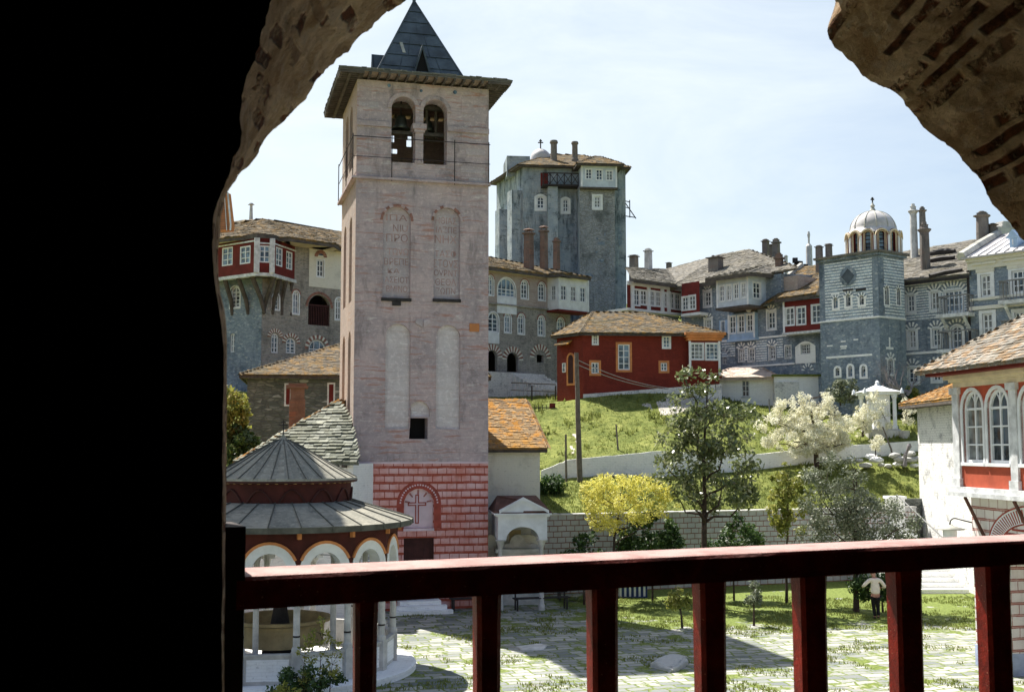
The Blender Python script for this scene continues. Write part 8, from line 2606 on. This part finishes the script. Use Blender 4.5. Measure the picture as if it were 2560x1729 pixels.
for x, y0, y1, sd, lb in ((690, 1560, 1440, 41, 'spindly yellow-flowered stem rising at the middle of the fountain parapet'), (752, 1540, 1450, 42, 'spindly leafy stem rising at the right of the fountain parapet'), (728, 1550, 1400, 43, 'tall thin flowering stem beside a fountain column')):
    d = 29.4
    tree('flowering_stem', lb, 'plant', gnd(x, d), .5, .018, [vb(x, (y0 + y1) / 2, 20, abs(y0 - y1) / 2, d), vb(x + 6, y1 + 20, 14, 20, d)], 22, .10, 260, .045, 'lf_young', seed=sd)
shrub('dry grey-green scrub at the foot of the domed chapel', 1915, 885, 34, 26, 70.5, 'lf_olive', 1700, .10, 35, at(zV(1915, 915), 70.5).z, nc=30)
shrub('small pale-leaved bush below the bare grey tree', 2062, 900, 30, 16, 70.0, 'lf_young', 1000, .09, 36, at(zV(2062, 915), 70).z, nc=24)
shrub('dark evergreen bush between shrine and white building', 2040, 912, 34, 24, 69.5, 'lf_bush', 1800, .1, 37, at(zV(2040, 935), 69.5).z, nc=30)
# bare grey tree
b0 = at(zS(700, 300), 68.5)
bt_ = thing('bare_tree', 'bare grey twisted tree with knotted leafless branches before the domed chapel', 'tree', (b0.x, b0.y, b0.z - .6))
mb = MB(); r_ = random.Random(12)
def limb(p, d, L, r, lev):
    pts = [p]; rads = [r]
    for i in range(4):
        d = (d + Vector((r_.uniform(-.5, .5), r_.uniform(-.5, .5), r_.uniform(-.25, .5)))).normalized()
        pts.append(pts[-1] + d * L / 4); rads.append(r * (1 - .17 * (i + 1)))
    mb.tube(pts, rads, 6)
    if lev > 0:
        for i in range(2, 5):
            for _ in range(2 if lev > 1 else 1):
                limb(pts[i], (d + Vector((r_.uniform(-1.2, 1.2), r_.uniform(-1, 1), r_.uniform(-.3, .9)))).normalized(), L * .62, rads[i] * .6, lev - 1)
limb(b0 - Vector((0, 0, .7)), Vector((-.25, 0, 1)), 2.2, .17, 3)
limb(b0 + Vector((-.1, 0, .6)), Vector((-1, 0, .35)), 2.0, .12, 3)
limb(b0 + Vector((-.2, 0, .4)), Vector((.6, 0, .8)), 1.2, .10, 2)
mb.build('trunk', MT['barkgrey'], bt_)

# ------------------------------------------------------------------ the walking man, seen from behind
foot = atz(zoom(2120, 1400, 9.236)(650, 1350), 0)
PX = foot.x; PY = foot.y; SCL = 1.78 / 1.78
def skinmesh(name, joints, bones, mat, parent=None, sub=2):
    me = bpy.data.meshes.new(name)
    me.from_pydata([j[0] for j in joints], bones, [])
    o = bpy.data.objects.new(name, me); C.objects.link(o)
    m = o.modifiers.new('skin', 'SKIN'); m.use_smooth_shade = True
    sv = me.skin_vertices[0].data
    for i, j in enumerate(joints):
        rr_ = j[1] if hasattr(j[1], '__len__') else (j[1], j[1])
        sv[i].radius = rr_; sv[i].use_root = (i == 0)
    s_ = o.modifiers.new('sub', 'SUBSURF'); s_.levels = sub; s_.render_levels = sub
    bpy.context.view_layer.update()
    dg = bpy.context.evaluated_depsgraph_get()
    me2 = bpy.data.meshes.new_from_object(o.evaluated_get(dg))
    o.modifiers.clear(); o.data = me2; me2.name = name
    bpy.data.meshes.remove(me)
    me2.materials.clear(); me2.materials.append(MT[mat])
    for p in me2.polygons: p.use_smooth = True
    o.location = (PX, PY, 0) if parent is None else (0, 0, 0)
    if parent is not None: o.parent = parent
    return o
# local frame: x right in the picture, y away from us (he walks away and looks down to the left)
J = [((.0, 0, .93), (.15, .11)), ((.0, .01, 1.12), (.135, .10)), ((0, .03, 1.32), (.17, .11)), ((0, .05, 1.46), (.12, .085)), ((-.01, .08, 1.53), (.055, .055)), ((-.03, .12, 1.60), (.075, .085)), ((-.035, .13, 1.68), (.08, .095)), ((-.04, .13, 1.745), (.05, .06)),
     ((-.09, .0, .86), (.085, .09)), ((-.07, .05, .50), (.058, .06)), ((-.04, -.02, .11), (.036, .042)), ((-.05, .10, .045), (.034, .03)), ((-.055, .17, .035), (.03, .022)),
     ((.09, .0, .86), (.085, .09)), ((.075, .0, .50), (.058, .06)), ((.06, -.12, .14), (.036, .042)), ((.065, -.02, .06), (.034, .03)), ((.07, .05, .04), (.03, .022)),
     ((-.20, .05, 1.44), (.06, .06)), ((-.40, .02, 1.24), (.046, .046)), ((-.40, .26, 1.17), (.034, .034)), ((-.385, .33, 1.15), (.03, .02)),
     ((.20, .05, 1.43), (.06, .06)), ((.36, .0, 1.20), (.046, .046)), ((.33, .24, 1.13), (.034, .034)), ((.31, .31, 1.12), (.03, .02))]
Bn = [(0, 1), (1, 2), (2, 3), (3, 4), (4, 5), (5, 6), (6, 7), (0, 8), (8, 9), (9, 10), (10, 11), (11, 12), (0, 13), (13, 14), (14, 15), (15, 16), (16, 17), (3, 18), (18, 19), (19, 20), (20, 21), (3, 22), (22, 23), (23, 24), (24, 25)]
for hand, sgn in ((21, 1), (25, -1)):                    # four curled fingers and a thumb
    hx, hy, hz = J[hand][0]
    for i, (dz, L) in enumerate(((.022, .075), (.008, .085), (-.007, .08), (-.021, .06))):
        k = len(J)
        J += [((hx + sgn * .01, hy + L * .5, hz + dz), (.0095, .0095)), ((hx + sgn * .03, hy + L * .85, hz + dz - .01), (.009, .009)), ((hx + sgn * .045, hy + L * .95, hz + dz - .02), (.008, .008))]
        Bn += [(hand, k), (k, k + 1), (k + 1, k + 2)]
    k = len(J)
    J += [((hx + sgn * .03, hy + .01, hz + .03), (.011, .011)), ((hx + sgn * .05, hy + .045, hz + .035), (.0095, .0095))]
    Bn += [(hand - 0, k), (k, k + 1)]
man = skinmesh('person', J, Bn, 'skin')
tag(man, 'man in cream sweater and black trousers walking away across the courtyard, elbows out', 'person')
WLOC[man.name] = Vector((PX, PY, 0))
skinmesh('sweater', [((0, .0, .90), (.185, .135)), ((0, .0, 1.02), (.18, .135)), ((0, .02, 1.18), (.19, .13)), ((0, .04, 1.34), (.20, .125)), ((0, .05, 1.45), (.15, .095)), ((-.005, .065, 1.50), (.075, .07)),
         ((-.21, .05, 1.43), (.085, .085)), ((-.33, .03, 1.33), (.078, .075)), ((-.415, .02, 1.24), (.068, .066)), ((-.41, .14, 1.20), (.056, .056)), ((-.40, .23, 1.175), (.046, .046)),
         ((.21, .05, 1.42), (.085, .085)), ((.30, .02, 1.30), (.078, .075)), ((.37, .0, 1.20), (.068, .066)), ((.35, .13, 1.16), (.056, .056)), ((.335, .21, 1.14), (.046, .046))],
         [(0, 1), (1, 2), (2, 3), (3, 4), (4, 5), (4, 6), (6, 7), (7, 8), (8, 9), (9, 10), (4, 11), (11, 12), (12, 13), (13, 14), (14, 15)], 'sweater', man)
skinmesh('trousers', [((0, 0, .95), (.20, .155)), ((-.085, .0, .82), (.115, .12)), ((-.08, .03, .66), (.09, .095)), ((-.07, .05, .48), (.075, .078)), ((-.055, .01, .28), (.066, .07)), ((-.042, -.02, .10), (.062, .068)),
         ((.085, .0, .82), (.115, .12)), ((.08, .01, .66), (.09, .095)), ((.075, .0, .48), (.075, .078)), ((.068, -.06, .30), (.066, .07)), ((.06, -.115, .13), (.06, .066))],
         [(0, 1), (1, 2), (2, 3), (3, 4), (4, 5), (0, 6), (6, 7), (7, 8), (8, 9), (9, 10)], 'trouser', man)
skinmesh('shoe', [((-.04, -.05, .05), (.045, .045)), ((-.05, .08, .045), (.05, .04)), ((-.057, .19, .035), (.042, .03))], [(0, 1), (1, 2)], 'shoe', man)
skinmesh('shoe', [((.06, -.15, .085), (.045, .045)), ((.066, -.03, .065), (.05, .04)), ((.073, .07, .04), (.042, .03))], [(0, 1), (1, 2)], 'shoe', man)
skinmesh('hair', [((-.035, .10, 1.66), (.082, .07)), ((-.035, .115, 1.72), (.088, .095)), ((-.04, .125, 1.765), (.06, .07))], [(0, 1), (1, 2)], 'hair', man)
for o in (man,) + tuple(man.children): WLOC[o.name] = Vector((PX, PY, 0))
# face: nose, ears, eyes, mouth as parts of the head (turned away from us)
mb = MB(); o0 = Vector((PX, PY, 0))
mb.tube([o0 + Vector((-.045, .215, 1.69)), o0 + Vector((-.047, .245, 1.655))], [.009, .017], 6)
for sg in (-1, 1): mb.lathe(o0 + Vector((-.035 + sg * .082, .12, 1.645)), [(.001, 0), (.018, .015), (.02, .045), (.001, .06)], 8)
mb.build('nose_and_ears', MT['skin'], man, True)
